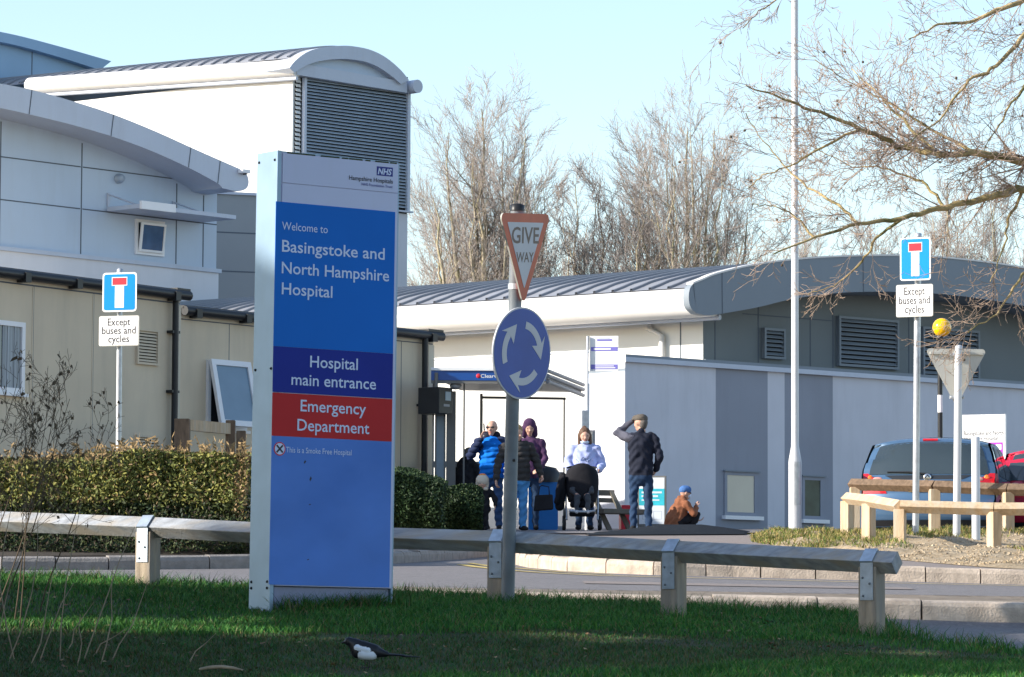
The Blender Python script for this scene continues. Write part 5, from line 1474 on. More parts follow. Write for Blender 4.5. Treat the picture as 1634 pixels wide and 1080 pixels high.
    # round seed balls and buds at twig ends
    mb = MB()
    ends = [t[0][-1] for t in out[2]]
    for k in rng.choice(len(ends), 60, replace=False):
        mb = MB(); mb.ball(ends[k] + Vector((0, 0, -.01)), .014, m_weed, 6); mb.build('seed_pod', b)
near_tree()

# --- dry weeds in the near left corner
def weeds():
    rng = np.random.default_rng(19)
    def ln(lev, t, L, p): return {1: .30, 2: .14, 3: .06}[lev] * (1.1 - .4 * t)
    cfg = dict(seg=[7, 4, 3, 2], wob=[.05, .12, .15, .2], up=[.01, .05, .06, .05], tap=[.7, .7, .6, .5], rmin=.0014, n=[9, 4, 3, 0], t0=[.42, .25, .3, .1], ang=[34, 36, 38, 40], rr=[.55, .6, .6, .6], len=ln)
    tall = [(-20, 1090, 100, 620, 25.2), (20, 1085, 70, 640, 25.4), (-40, 1085, 40, 600, 25.0), (60, 1060, 165, 660, 26.2), (-60, 1080, 10, 640, 25.6), (-10, 1075, 125, 640, 25.8), (30, 1080, 30, 690, 25.1), (-90, 1085, -20, 600, 25.4)]
    for k, (x0, y0, x1, y1, Y) in enumerate(tall):
        p0 = W(x0, y0, Y); p0.z = G(p0.x, p0.y) - .02; p1 = W(x1, y1, Y + rng.uniform(-.3, .3))
        b = thing('dry_weed', p0, ('tall dark dry weed stem branching over the rail in the near left corner'), 'weed', 'dry weeds in the near left corner')
        out = [[], [], [], []]; d = (p1 - p0); L = d.length
        grow(p0, d.normalized(), L, .0055, 0, 3, out, rng, cfg)
        V, F = ribbons(out[0], 5); mk('stem', V, F, None, [m_weed], b)
        V, F = ribbons(out[1] + out[2] + out[3], 3); mk('twigs', V, F, None, [m_weed], b)
        mb = MB()
        ends = [t[0][-1] for t in out[2] + out[1]]
        for q in rng.choice(len(ends), min(len(ends), 34), replace=False):
            e = ends[q]; w = Vector((rng.normal(), rng.normal(), rng.normal())) * .010; mb.add([e, e + w, e + w * 1.5 + Vector((0, 0, -.018)), e + Vector((.004, 0, -.02))], [(0, 1, 2, 3)], m_weed)
        mb.build('dead_leaves', b)
    low = [(60, 1090, 118, 930), (95, 1085, 130, 800), (130, 1090, 215, 840), (158, 1085, 180, 905), (100, 1088, 150, 960), (10, 1085, 60, 830), (25, 1085, 20, 800), (-5, 1085, 45, 860), (120, 1090, 128, 980), (175, 1085, 235, 930), (140, 1085, 205, 1000), (45, 1085, 88, 900), (300, 1075, 345, 1010)]
    for k, (x0, y0, x1, y1) in enumerate(low):
        Y = 23.2 + rng.uniform(-.3, .6); p0 = W(x0, y0, Y); p0.z = G(p0.x, p0.y) - .02; p1 = W(x1, y1, Y)
        mid = p0.lerp(p1, .5) + Vector((rng.normal(0, .03), 0, 0)); mb = MB(); mb.tube([p0, p0.lerp(mid, .5) + Vector((rng.normal(0, .012), 0, 0)), mid, mid.lerp(p1, .5) + Vector((rng.normal(0, .012), 0, 0)), p1], [.0042, .004, .0034, .0026, .0014], m_weed_l, 5)
        prop(mb.build('dry_stalk', base=p0), 'bare pale dead stem leaning in the near left corner of the lawn', 'weed', 'pale dead stems in the near left corner')
weeds()

# --- unseen evergreens added to the left, shaped to throw shade over the lawn
def shade_row():
    r = np.random.default_rng(60)
    tk = math.tan(R(SUN_EL)); sx_, sy_ = -SUN_H.x, -SUN_H.y
    YR = 20.6
    def top_at(x):
        t = 12.34 + .10 * math.sin(x * 2.3) + .07 * math.sin(x * 5.1) + .85 * math.exp(-((x + 20.5) / .8) ** 4) + 1.5 * math.exp(-((x + 22.45) / .42) ** 4)
        pass
        return t
    for k in range(12):
        xc = -33.4 + 2.6 * k; z0 = G(xc, YR)
        b = thing('shade_evergreen', (xc, YR, z0), 'unseen evergreen added in a row left of the lawn to shade it', 'tree', 'added shade trees left of the lawn')
        n = 13000
        x = xc + r.uniform(-1.4, 1.4, n); y = YR + r.uniform(-.12, .12, n)
        tt = np.array([top_at(v) for v in x]); h = z0 + .2 + (tt - z0 - .2) * r.random(n)
        # leaves are removed where their shadow would land on the lawn's sunlit streaks
        dd = (h + .15 - .13 * (y - 22.5)) / (tk + .13 * sy_); lx = x + sx_ * dd; ly = y + sy_ * dd
        wv = .05 * np.sin(lx * 2.3) + .03 * np.sin(lx * 6.1); rnd = r.random(n)
        keep = ~((lx > 2.75) & (ly > 26.75 + wv * 2))
        keep &= ~((ly > 24.7 + wv) & (ly < 25.75 + wv) & (lx > -3.7) & (lx < -1.5))
        keep &= ~((ly > 24.35 + wv) & (ly < 25.1 + wv) & (lx > -1.9) & (lx < 2.6) & (rnd < .84 + .15 * np.sin(lx * 3)))
        keep &= ~((ly > 22.6 + wv) & (ly < 23.5 + wv) & (lx > .0) & (lx < 4) & (rnd < .80))
        keep &= ~((ly > 22.3) & (ly < 22.6) & (lx > -1.0) & (lx < 4) & (rnd < .65))
        keep &= ~((ly > 27.1 + wv) & (ly < 27.3 + wv) & (lx > -3.0) & (lx < 1) & (rnd < .5))
        P = np.stack([x, y, np.minimum(h, tt - .1)], 1)[keep]
        V, F, MI = leaves(P, .16, m_con, [.6, .4], 60 + k); mk('crown', V, F, MI, m_con, b)
        mb = MB(); mb.tube([(xc, YR - .3, z0 - .2), (xc, YR - .3, z0 + 8)], [.22, .06], m_bark, 8); mb.build('trunk', b)
shade_row()
# ------------------------------------------------------------------ bus shelter, benches, bins and boards
m_shel = M('shelter_frame_grey', (0.17, 0.165, 0.155), 0.45, 0.1, 3.0)
m_shel_l = M('shelter_roof_grey', (0.30, 0.30, 0.31), 0.5, 0.1, 3.0)
m_fas = M('shelter_fascia_blue', (0.008, 0.07, 0.30), 0.3, 0.08, 2.0, spec=0.6)
m_pane = M('shelter_glass', (0.9, 0.95, 0.95), 0.02, 0.02, 1.0, alpha=0.16, spec=0.8)
m_slat = M('bench_timber', (0.17, 0.155, 0.125), 0.8, 0.2, 5.0, bump=0.2)
m_bin = M('blue_plastic', (0.015, 0.17, 0.52), 0.45, 0.08, 3.0)
m_lid = M('dark_plastic', (0.02, 0.022, 0.026), 0.45, 0.2, 3.0)
def gy(px, Y, dz=.145): return gp(px, Y, dz)
SY0, SY1 = 65.2, 67.2
b = thing('bus_shelter', gy(790, SY0), 'grey framed bus shelter with a blue fascia beside the beige cabin', 'bus shelter')
FS = Fr(W(686, 600, SY0), 0)
def q3(px, py, Y): return W(px, py, Y)
mb = MB()   # pitched roof slab with a ribbed end
A, B_, C_, D_ = q3(689, 601, SY0), q3(874, 604, SY0), q3(928, 626, SY1), q3(735, 623, SY1)
dz = Vector((0, 0, .07))
mb.add([A, B_, C_, D_, A + dz, B_ + dz, C_ + dz, D_ + dz], [(3, 2, 1, 0), (4, 5, 6, 7), (0, 1, 5, 4), (1, 2, 6, 5), (2, 3, 7, 6), (3, 0, 4, 7)], m_shel_l)
for t in (-.05, .05, .13):
    mb.tube([B_ + Vector((.0, 0, t)), C_ + Vector((.03, 0, t))], .035, m_shel_l, 8)
mb.build('roof', b)
mb = MB()
t1 = FS.pl(700, 588)[1]; t0 = FS.pl(700, 607)[1]; s0 = FS.pl(688, 598)[0]; s1 = FS.pl(871, 598)[0]
mb.fbox(FS, s0, t0, s1, t1, 0, .06, m_fas); mb.fbox(FS, s0, t1 - .035, s1, t1 + .012, -.02, .085, m_white_p); mb.fbox(FS, s0, t0 - .05, s1, t0, -.02, .05, m_shel)  # white top strip paints in the highlight along the fascia edge
mb.text(FS, 'ClearChannel', FS.pl(767, 602)[0], t0 + .045, .085, m_white_p, d=.0625, bold=.006, xs=1.2)
mb.ball(FS.p(FS.pl(763.5, 600)[0], t0 + .075, .06), (.04, .012, .04), m_sred, 10)
mb.build('fascia', b)
for px, Y, yt in ((768.5, SY1, 628), (901, SY1, 634), (741, SY0 + .2, 612), (692, SY0 + .1, 612), (714, SY1, 622)):
    mb = MB(); g_ = gy(px, Y); t = W(px, yt, Y); mb.tube([g_ - Vector((0, 0, .1)), Vector((g_.x, g_.y, t.z))], .02 if px != 768.5 else .034, m_shel, 4, smooth=False, rot=.785); mb.build('post', b)
mb = MB(); a = q3(766, 634, SY1); c = q3(903, 636, SY1); mb.tube([a, c], .03, m_shel, 4, smooth=False, rot=.785); mb.build('rear_beam', b)
for px0, px1 in ((770, 833), (836, 899)):
    mb = MB(); a = gy(px0, SY1); c = gy(px1, SY1); z0 = a.z + .35; z1 = W(px0, 640, SY1).z
    mb.box((a.x, SY1 - .004, z0), (c.x, SY1 + .004, z1), m_pane); mb.build('glass_panel', b)
# end glass with a dark frame at the left
mb = MB(); a = W(696, 664, SY0 + .3); c = W(709, 664, SY0 + .3); z0 = gy(700, SY0 + .3).z + .1
mb.box((a.x, a.y, z0), (c.x, a.y + .01, a.z), m_glass_f)
for x in (a.x - .02, c.x): mb.box((x, a.y - .015, z0 - .1), (x + .025, a.y + .03, a.z + .03), m_shel)
mb.box((a.x - .02, a.y - .015, a.z), (c.x + .025, a.y + .03, a.z + .05), m_shel)
mb.build('end_panel', b)
mb = MB(); a = W(716, 650, SY0 + .4); zt = a.z + .35
mb.box((a.x - .03, a.y - .1, gy(716, SY0).z - .1), (a.x + .12, a.y + .05, W(716, 622, SY0).z), m_shel); mb.build('corner_column', b)
# leaning rail seats across the shelter
for (x0, x1, y, Y) in ((692, 770, 741, SY0 + .9), (858, 901, 758, SY0 + 1.2)):
    mb = MB(); p0, p1 = W(x0, y, Y), W(x1, y + 1, Y); mb.box((p0.x, Y - .12, p0.z - .05), (p1.x, Y + .12, p0.z + .05), m_shel_l)
    mb.box((p0.x + .1, Y - .03, gy(x0, Y).z - .05), (p0.x + .17, Y + .03, p0.z - .05), m_shel); mb.build('perch_seat', b, bevel=.01)
mb = MB(); p0, p1 = W(844, 845, SY0 + 1.2), W(901, 845, SY0 + 1.2); mb.box((p0.x, p0.y - .05, p0.z - .06), (p1.x, p0.y + .05, p0.z + .06), m_shel_l); mb.build('kick_rail', b)
# departures display under the roof
sc = thing('departure_display', W(700, 640, SY0 - .3), 'black departures display box hanging under the left end of the shelter roof', 'display')
fr = Fr(W(711, 640, SY0 - .2), 52)
mb = MB(); a = fr.pl(702, 617); c = fr.pl(722, 661); mb.fbox(fr, a[0] - .02, c[1], c[0], a[1], -.45, 0, m_black); mb.build('casing', sc, bevel=.01)
mb = MB(); w = c[0] - a[0]; mb.fbox(fr, a[0] + w * .42, c[1] + .22, c[0] - .05, a[1] - .07, .001, .006, m_glass_f); mb.fbox(fr, a[0] + w * .3, c[1] + .12, c[0] - .08, c[1] + .16, .001, .004, m_shel_l); mb.build('screen', sc)
mb = MB(); p = fr.p(0, a[1], -.2); mb.tube([p - Vector((0, 0, .02)), p + Vector((0, 0, .25))], .03, m_shel, 8); mb.build('bracket', sc)
mb = MB(); mb.ball(W(727, 616, SY0 + .1), (.10, .10, .06), m_shel_l, 14); mb.tube([W(727, 616, SY0 + .1), W(727, 607, SY0 + .1)], .03, m_shel, 8); prop(mb.build('shelter_lamp', base=W(727, 616, SY0 + .1)), 'small grey dome lamp under the shelter roof beside the display box', 'lamp')

# bus stop pole with its flag and timetable case
Y = 63.4; g_ = gy(938, Y)
b = thing('bus_stop', g_, 'thin bus stop pole with a white and purple flag standing by the bench', 'bus stop')
mb = MB(); x = g_.x; mb.tube([g_ - Vector((0, 0, .1)), Vector((x, Y, W(938, 612, Y).z))], .036, m_lamp, 12); mb.tube([Vector((x, Y, W(938, 614, Y).z)), Vector((x, Y, W(938, 536, Y).z))], .02, m_lamp, 10); mb.build('pole', b)
fr = Fr(W(964, 568, Y), -8)
m_flag = M('flag_purple', (0.20, 0.18, 0.55), 0.5, 0.05); 
mb = MB(); s0 = fr.pl(941, 568)[0]; s1 = fr.pl(986.5, 568)[0]; t = lambda y: fr.pl(964, y)[1]
mb.fbox(fr, s0, t(592), s1, t(536), -.02, 0, m_white_p)
mb.fbox(fr, s0 + .02, t(560), s1 - .01, t(553.5), .0005, .003, m_flag); mb.fbox(fr, s0 + .02, t(589), s1 - .01, t(581.5), .0005, .003, m_flag)
mb.fbox(fr, s0 + .12, t(544), s1 - .1, t(541), .0005, .003, m_flag)
for y0, y1, a, c in ((558, 555.5, .14, .74), (587.5, 586, .2, .9), (584.5, 583.2, .2, .85), (541.5, 539.5, .3, .7)): mb.fbox(fr, s0 + (s1 - s0) * a, t(y0), s0 + (s1 - s0) * c, t(y1), .0031, .005, m_white_p if y0 != 541.5 else m_pale)
mb.build('flag', b)
mb = MB(); fr = Fr(W(933, 672, Y - .1), 20); a = fr.pl(928, 654); c = fr.pl(941, 688); mb.fbox(fr, a[0], c[1], c[0], a[1], -.06, 0, m_steel); mb.build('sign_box', b, bevel=.02)
mb = MB(); fr = Fr(W(938, 720, Y + .06), 5); a = fr.pl(925, 686); c = fr.pl(949.5, 760); mb.fbox(fr, a[0], c[1], c[0], a[1], -.04, 0, m_shel_l); mb.fbox(fr, a[0] + .03, c[1] + .04, c[0] - .03, a[1] - .04, .001, .004, m_sgrey); mb.build('timetable_case', b)

# blue litter bin with a domed dark lid
Y = 64.3; g_ = gy(868, Y)
b = thing('litter_bin', g_, 'bright blue bin with a dark domed lid standing in the shelter behind the handbag', 'bin')
k = Y / FPX
h = W(868, 770, Y).z - g_.z
mb = MB(); mb.rrect(Fr(g_, 0), -.24, 0, .24, h, .03, -.22, .22, m_bin)
fb = Fr(g_ + Vector((0, -.22, 0)), 0); mb.fbox(fb, -.17, h * .55, .17, h * .86, .001, .012, m_bin); mb.fbox(fb, -.1, h * .66, .0, h * .69, .013, .015, m_txt); mb.fbox(fb, -.1, h * .6, .06, h * .63, .013, .015, m_txt)
mb.build('body', b, bevel=.012)
mb = MB(); mb.lathe(g_ + Vector((.02, 0, h)), [(.27, 0), (.27, .04), (.25, .16), (.19, .24), (.0, .28)], m_lid, 20); mb.build('lid', b)

# slatted bench, seen end-on
Y = 63.0; fr = Fr(gy(985, Y), 20)
b = thing('bench', fr.o, 'grey timber bench with two back slats, standing behind the man shading his eyes', 'bench')
bz = fr.o.z
def zt(y, yy=Y): return W(985, y, yy).z - bz
m0, m1 = fr.pl(959, 800)[0], fr.pl(1003, 800)[0]
mb = MB(); s0 = fr.pl(948, 784)[0]; s1 = fr.pl(992, 786)[0]
mb.box((s0, zt(790), -.34), (s1, zt(780.5), -.30), m_slat, fr.M); mb.build('back_slat', b, bevel=.006)
mb = MB(); mb.box((s0 + .02, zt(801), -.30), (s1 + .03, zt(793.5), -.26), m_slat, fr.M); mb.build('back_slat', b, bevel=.006)
mb = MB(); mb.box((s0 + .08, zt(820), -.22), (fr.pl(1030, 812)[0], zt(812.5), .22), m_slat, fr.M); mb.build('seat', b, bevel=.006)
for s in (s0 + .04, s1 - .09):
    mb = MB(); P = [(s, zt(782), -.30), (s + .07, zt(782), -.30), (s + .24, 0, .10), (s + .16, 0, .10)]
    P2 = [(x, y, z - .06) for x, y, z in P]
    mb.add(P + P2, [(0, 1, 2, 3)[::-1], (4, 5, 6, 7), (0, 4, 5, 1)[::-1], (1, 5, 6, 2)[::-1], (2, 6, 7, 3)[::-1], (3, 7, 4, 0)[::-1]], m_slat, fr.M); mb.build('end_frame', b)
# poster board
Y = 64.6; fr = Fr(W(1040, 800, Y), -8)
b = thing('poster_board', gy(1040, Y), 'upright board with a white and turquoise poster behind the standing man with the cap', 'board')
a = fr.pl(1017, 759); c = fr.pl(1063, 839); m_cy = M('poster_turquoise', (0.05, 0.50, 0.60), 0.4, 0.25, 6.0); m_pos = M('poster_white', (0.72, 0.76, 0.80), 0.4, 0.04)
mb = MB(); mb.fbox(fr, a[0], c[1], c[0], a[1], -.05, 0, m_shel); mb.build('frame', b, bevel=.01)
mb = MB(); s0, t1, s1, t0 = a[0] + .03, a[1] - .03, c[0] - .03, c[1] + .03; T_ = lambda f: t0 + (t1 - t0) * f
mb.fbox(fr, s0, t0, s1, t1, .0005, .003, m_pos); mb.fbox(fr, s0, T_(.40), s1, T_(.76), .0031, .0045, m_cy)
for f0, f1, aa, cc_ in ((.66, .70, .1, .9), (.58, .62, .1, .75), (.50, .53, .1, .8)): mb.fbox(fr, s0 + (s1 - s0) * aa, T_(f0), s0 + (s1 - s0) * cc_, T_(f1), .0046, .006, m_pos)
for aa, cc_ in ((.12, .42), (.56, .9)):
    for z0, z1, p0, p1 in ((.10, .11, aa, cc_), (.27, .28, aa, cc_), (.11, .27, aa, aa + .02), (.11, .27, cc_ - .02, cc_)): mb.fbox(fr, s0 + (s1 - s0) * p0, T_(z0), s0 + (s1 - s0) * p1, T_(z1), .0031, .0045, m_pale)
mb.build('poster', b)
mb = MB(); mb.box((s0, c[1] - .10, -.25), (s1, c[1], .2), m_shel, fr.M); mb.build('foot', b)
# small red post box by the wall corner
Y = 65.5; g_ = gy(1001, Y); mb = MB(); zh = W(1001, 806, Y).z - g_.z
mb.box((-.11, 0, -.1), (.11, zh * .62, .1), m_sred, Fr(g_, 10).M); mb.box((-.10, zh * .66, -.09), (.10, zh, .09), m_sred, Fr(g_, 10).M); mb.box((-.09, zh * .6, -.08), (.09, zh * .68, .08), m_white_p, Fr(g_, 10).M)
prop(mb.build('hydrant_post', base=g_, bevel=.01), 'small red marker post at the wall corner, half hidden by the bench', 'marker post')

# ------------------------------------------------------------------ cars
def car(name, label, base, yaw, paint, Lc=3.95, Wc=1.72, Hc=1.62, kind='hatch'):
    m_paint = M(name + '_paint', paint, 0.28, 0.03, 1.0, metal=0.25, coat=1.0, spec=0.5)
    b = thing('parked_car', base, label, 'car', 'cars parked beyond the timber rails')
    q = Matrix.Translation(base) @ Matrix.Rotation(yaw, 4, 'Z')
    # centre profile: (y forward from tail, z)
    prof = [(.10, .28), (.02, .42), (.0, .62), (.07, .68), (.09, .95), (.16, 1.02), (.30, 1.30), (.44, 1.50), (.60, 1.57), (1.0, 1.61), (1.7, 1.62), (2.25, 1.55), (2.6, 1.36), (2.95, 1.12), (3.1, 1.04), (3.5, .97), (3.82, .82), (3.92, .60), (3.88, .30)]
    prof = [(y * Lc / 3.95, z * Hc / 1.62) for y, z in prof]
    def hw(z):
        return np.interp(z, [.2, .35, .6, .9, 1.02, 1.3, 1.5, 1.62], np.array([.80, .84, .86, .855, .845, .765, .685, .64])) * Wc / 1.72
    def plan(y): return np.interp(y, [0, .12, .35, .8, 3.0, 3.6, 3.95], [.93, .955, .985, 1, 1, .95, .84])
    def P(u, v, off=0.0):
        """point on the top sheet: u across -1..1, v along the profile index"""
        i = min(int(v), len(prof) - 2); t = v - i
        p0 = prof[max(i - 1, 0)]; p1 = prof[i]; p2 = prof[i + 1]; p3 = prof[min(i + 2, len(prof) - 1)]
        y = p1[0] + (p2[0] - p1[0]) * t; z = p1[1] + (p2[1] - p1[1]) * t
        W_ = hw(z) * plan(y)
        a = abs(u)
        bow = .16 * a ** 2.6 if y < Lc / 2 else -.22 * a ** 2.6
        if .5 < y < 2.4: bow *= .3
        dz = -.075 * a ** 2.6 * (1 if z > 1.2 else 0)
        p = Vector((u * W_, y + bow, z + dz))
        if off:
            e = .02
            du = P(min(1, u + e), v) - P(max(-1, u - e), v); dv = P(u, min(len(prof) - 1.001, v + e)) - P(u, max(0, v - e))
            n = du.cross(dv)
            if n.length > 1e-9: n.normalize()
            c = Vector((0, Lc / 2, .8))
            if n.dot(p - c) < 0: n = -n
            p = p + n * off
        return p
    def patch(u0, u1, v0, v1, off, mat, nu=10, nv=6, fn=None):
        vs = []
        for j in range(nv + 1):
            for i in range(nu + 1):
                v = v0 + (v1 - v0) * j / nv
                a, c = (u0, u1) if fn is None else fn(j / nv)
                vs.append(q @ P(a + (c - a) * i / nu, v, off))
        fs = [(j * (nu + 1) + i, j * (nu + 1) + i + 1, (j + 1) * (nu + 1) + i + 1, (j + 1) * (nu + 1) + i) for j in range(nv) for i in range(nu)]
        return vs, fs
    nv = len(prof) - 1; NU = 16; SUB = 3
    vs = []; fs = []
    rows = nv * SUB
    for j in range(rows + 1):
        for i in range(NU + 1): vs.append(P(-1 + 2 * i / NU, j / SUB if j < rows else nv - 1e-6))
    n = NU + 1
    for j in range(rows):
        for i in range(NU): fs.append((j * n + i, j * n + i + 1, (j + 1) * n + i + 1, (j + 1) * n + i))
    # sides: columns from the edge curve to the sill with wheel arches
    wc = [(.62 * Lc / 3.95, .30), (3.12 * Lc / 3.95, .30)]; wr = .345
    def bottom(y):
        z = .22
        for cy, cz in wc:
            d = abs(y - cy)
            if d < wr: z = max(z, cz + math.sqrt(wr * wr - d * d))
        return z
    def topz(y):
        ys = [vs[j * n][1] for j in range(rows + 1)]; zs = [vs[j * n][2] for j in range(rows + 1)]
        k0 = 4 * SUB
        return float(np.interp(y, ys[k0:-2 * SUB], zs[k0:-2 * SUB]))
    def side(y, z, s, off=0.0):
        return Vector((s * (hw(z) * plan(y) + off), y, z))
    mbd = MB(); mbd.add([q @ v for v in vs], fs, m_paint, smooth=True)
    for s in (-1, 1):
        ny, nz = 72, 8; sv = []
        y0 = .22; y1 = Lc - .18
        for i in range(ny + 1):
            y = y0 + (y1 - y0) * i / ny; zb = bottom(y); ztp = topz(y) - .01
            for j in range(nz + 1):
                z = zb + (ztp - zb) * j / nz; sv.append(q @ side(y, z, s))
        sf = [(i * (nz + 1) + j, (i + 1) * (nz + 1) + j, (i + 1) * (nz + 1) + j + 1, i * (nz + 1) + j + 1) for i in range(ny) for j in range(nz)]
        if s < 0: sf = [f[::-1] for f in sf]
        mbd.add(sv, sf, m_paint, smooth=True)
    mbd.box((-.70, .35, .2), (.70, Lc - .3, .55), m_black, q)
    mbd.build('body', b)
    # rear window, tailgate panel, lights, bumper
    m_cg = M(name + '_glass', (0.035, 0.05, 0.058), 0.04, 0.2, 1.0, spec=0.9, coat=0.6)
    vs_, fs_ = patch(-.9, .9, 5.05, 7.15, .006, None, 16, 8, lambda t: (-(.90 - .03 * t), .90 - .03 * t)); mb = MB(); mb.add(vs_, fs_, m_cg, smooth=True); mb.build('rear_window', b)
    vs_, fs_ = patch(-.5, .5, 3.55, 4.98, .006, None, 12, 4, lambda t: (-(.44 + .22 * t), .44 + .22 * t)); mb = MB(); mb.add(vs_, fs_, m_dkt, smooth=True)
    a = q @ P(-.42, 3.5, .012); c = q @ P(.42, 3.5, .012); mb.tube([a, a.lerp(c, .5) - Vector((0, .012, 0)), c], .014, m_chrome, 6); mb.build('tailgate_panel', b)
    for s in (-1, 1):
        f0 = (lambda t, s=s: (s * (.62 + .30 * t), s * .995)) if s > 0 else (lambda t: (-.995, -(.62 + .30 * t)))
        vs_, fs_ = patch(0, 0, 3.3, 5.1, .010, None, 6, 5, f0); mb = MB(); mb.add(vs_, fs_, m_tail, smooth=True)
        ys = [.16 + .05 * k for k in range(5)]
        sv = [q @ side(y, z, s, .008) for y in ys for z in (.76, .86, .96 + .06 * (y - .16))]
        mb.add(sv, [((i * 3 + j), (i + 1) * 3 + j, (i + 1) * 3 + j + 1, i * 3 + j + 1)[::s] for i in range(4) for j in range(2)], m_tail, smooth=True)
        cpt = q @ P(s * .88, 4.35, .008); mb.ball(cpt, (.038, .012, .045), m_amber, 12); mb.ball(q @ P(s * .76, 4.1, .006), (.07, .012, .035), m_tail_l, 10)
        mb.build('tail_light', b)
    mb = MB(); mb.ball(q @ P(0, 4.3, .02), (.052, .014, .052), m_chrome, 16)
    e = q @ P(0, 4.3, .036); mb.tube([e + Vector((-.03, -.004, -.02)), e + Vector((0, -.006, .02)), e + Vector((.03, -.004, -.01))], .009, m_dkt, 6); mb.build('badge', b)
    mb = MB(); a = q @ P(-.62, 5.15, .02); c = q @ P(.02, 5.02, .02); mb.tube([a, a.lerp(c, .5) + Vector((0, -.01, .012)), c], [.008, .012, .014], m_black, 6); mb.build('wiper', b)
    mb = MB(); a = q @ P(-.13, 7.5, .012); c = q @ P(.13, 7.5, .012); mb.tube([a, c], .018, m_tail, 8); mb.build('brake_light', b)
    vs_, fs_ = patch(-.98, .98, .15, .75, .012, None, 16, 3); mb = MB(); mb.add(vs_, fs_, m_black, smooth=True); mb.build('bumper', b)
    vs_, fs_ = patch(-.28, .28, 3.36, 3.78, .016, None, 4, 2); mb = MB(); mb.add(vs_, fs_, M(name + '_plate', (.75, .55, .08), .5)); mb.build('number_plate', b)
    # side windows, mirrors, wheels
    for s in (-1, 1):
        for (ya, yb, yc, yd) in ((.62, 1.42, .72, 1.42), (1.50, 2.72, 1.50, 2.15)):
            ya, yb, yc, yd = [v * Lc / 3.95 for v in (ya, yb, yc, yd)]; nn = 6; sv = []
            for i in range(nn + 1):
                for j in range(5):
                    t = i / nn; h = j / 4; y = (ya + (yb - ya) * t) * (1 - h) + (yc + (yd - yc) * t) * h; z = 1.02 * Hc / 1.62 + (1.47 - 1.02) * Hc / 1.62 * h
                    z = min(z, topz(y) - .05); sv.append(q @ side(y, z, s, .006))
            mb = MB(); mb.add(sv, [(i * 5 + j, (i + 1) * 5 + j, (i + 1) * 5 + j + 1, i * 5 + j + 1)[::s] for i in range(nn) for j in range(4)], m_cg, smooth=True); mb.build('side_window', b)
        mb = MB(); pm = q @ Vector((s * .98 * Wc / 1.72, 2.62 * Lc / 3.95, 1.06)); mb.ball(pm, (.11, .07, .08), m_black, 14); mb.tube([pm, q @ Vector((s * .80, 2.66 * Lc / 3.95, 1.0))], .025, m_black, 6); mb.build('mirror', b)
        for cy, cz in wc:
            cpt = q @ Vector((s * .74 * Wc / 1.72, cy, cz)); axv = (q.to_3x3() @ Vector((s, 0, 0)))
            mb = MB(); mb.lathe(cpt, [(.20, -.09), (.28, -.09), (.30, -.06), (.30, .06), (.28, .09), (.20, .09)], m_tyre, 28, axis=axv); w = mb.build('wheel', b)
            mb = MB(); mb.lathe(cpt, [(.0, .03), (.05, .05), (.19, .07), (.20, .09)], m_chrome, 20, axis=axv); mb.build('rim', w)
    return b
m_dkt = M('tailgate_dark', (0.03, 0.034, 0.04), 0.35, 0.1); m_chrome = M('chrome', (0.7, 0.7, 0.72), 0.2, 0.03, metal=0.9)
m_tail = M('tail_light_red', (0.55, 0.012, 0.02), 0.15, 0.15, 8.0, coat=1.0); m_tail_l = M('tail_light_clear', (0.75, 0.35, 0.30), 0.15, 0.1, coat=1.0); m_amber = M('tail_light_amber', (0.80, 0.20, 0.02), 0.15, 0.1, coat=1.0); m_tyre = M('tyre_rubber', (0.02, 0.02, 0.02), 0.8, 0.2)
Y = 51.9; base = gp(1480, Y); base.z = W(1480, 872, Y).z
car('blue_car', 'blue-grey hatchback seen from behind, parked beyond the timber rails', base, R(-12), (0.07, 0.14, 0.245), 3.9, 1.84, 1.50)
Y = 53.6; base = gp(1698, Y); base.z = W(1698, 872, Y).z
car('red_car', 'bright red car parked beside the blue hatchback, cut off by the picture edge', base, R(-12), (0.62, 0.012, 0.045), 3.9, 1.84, 1.42)
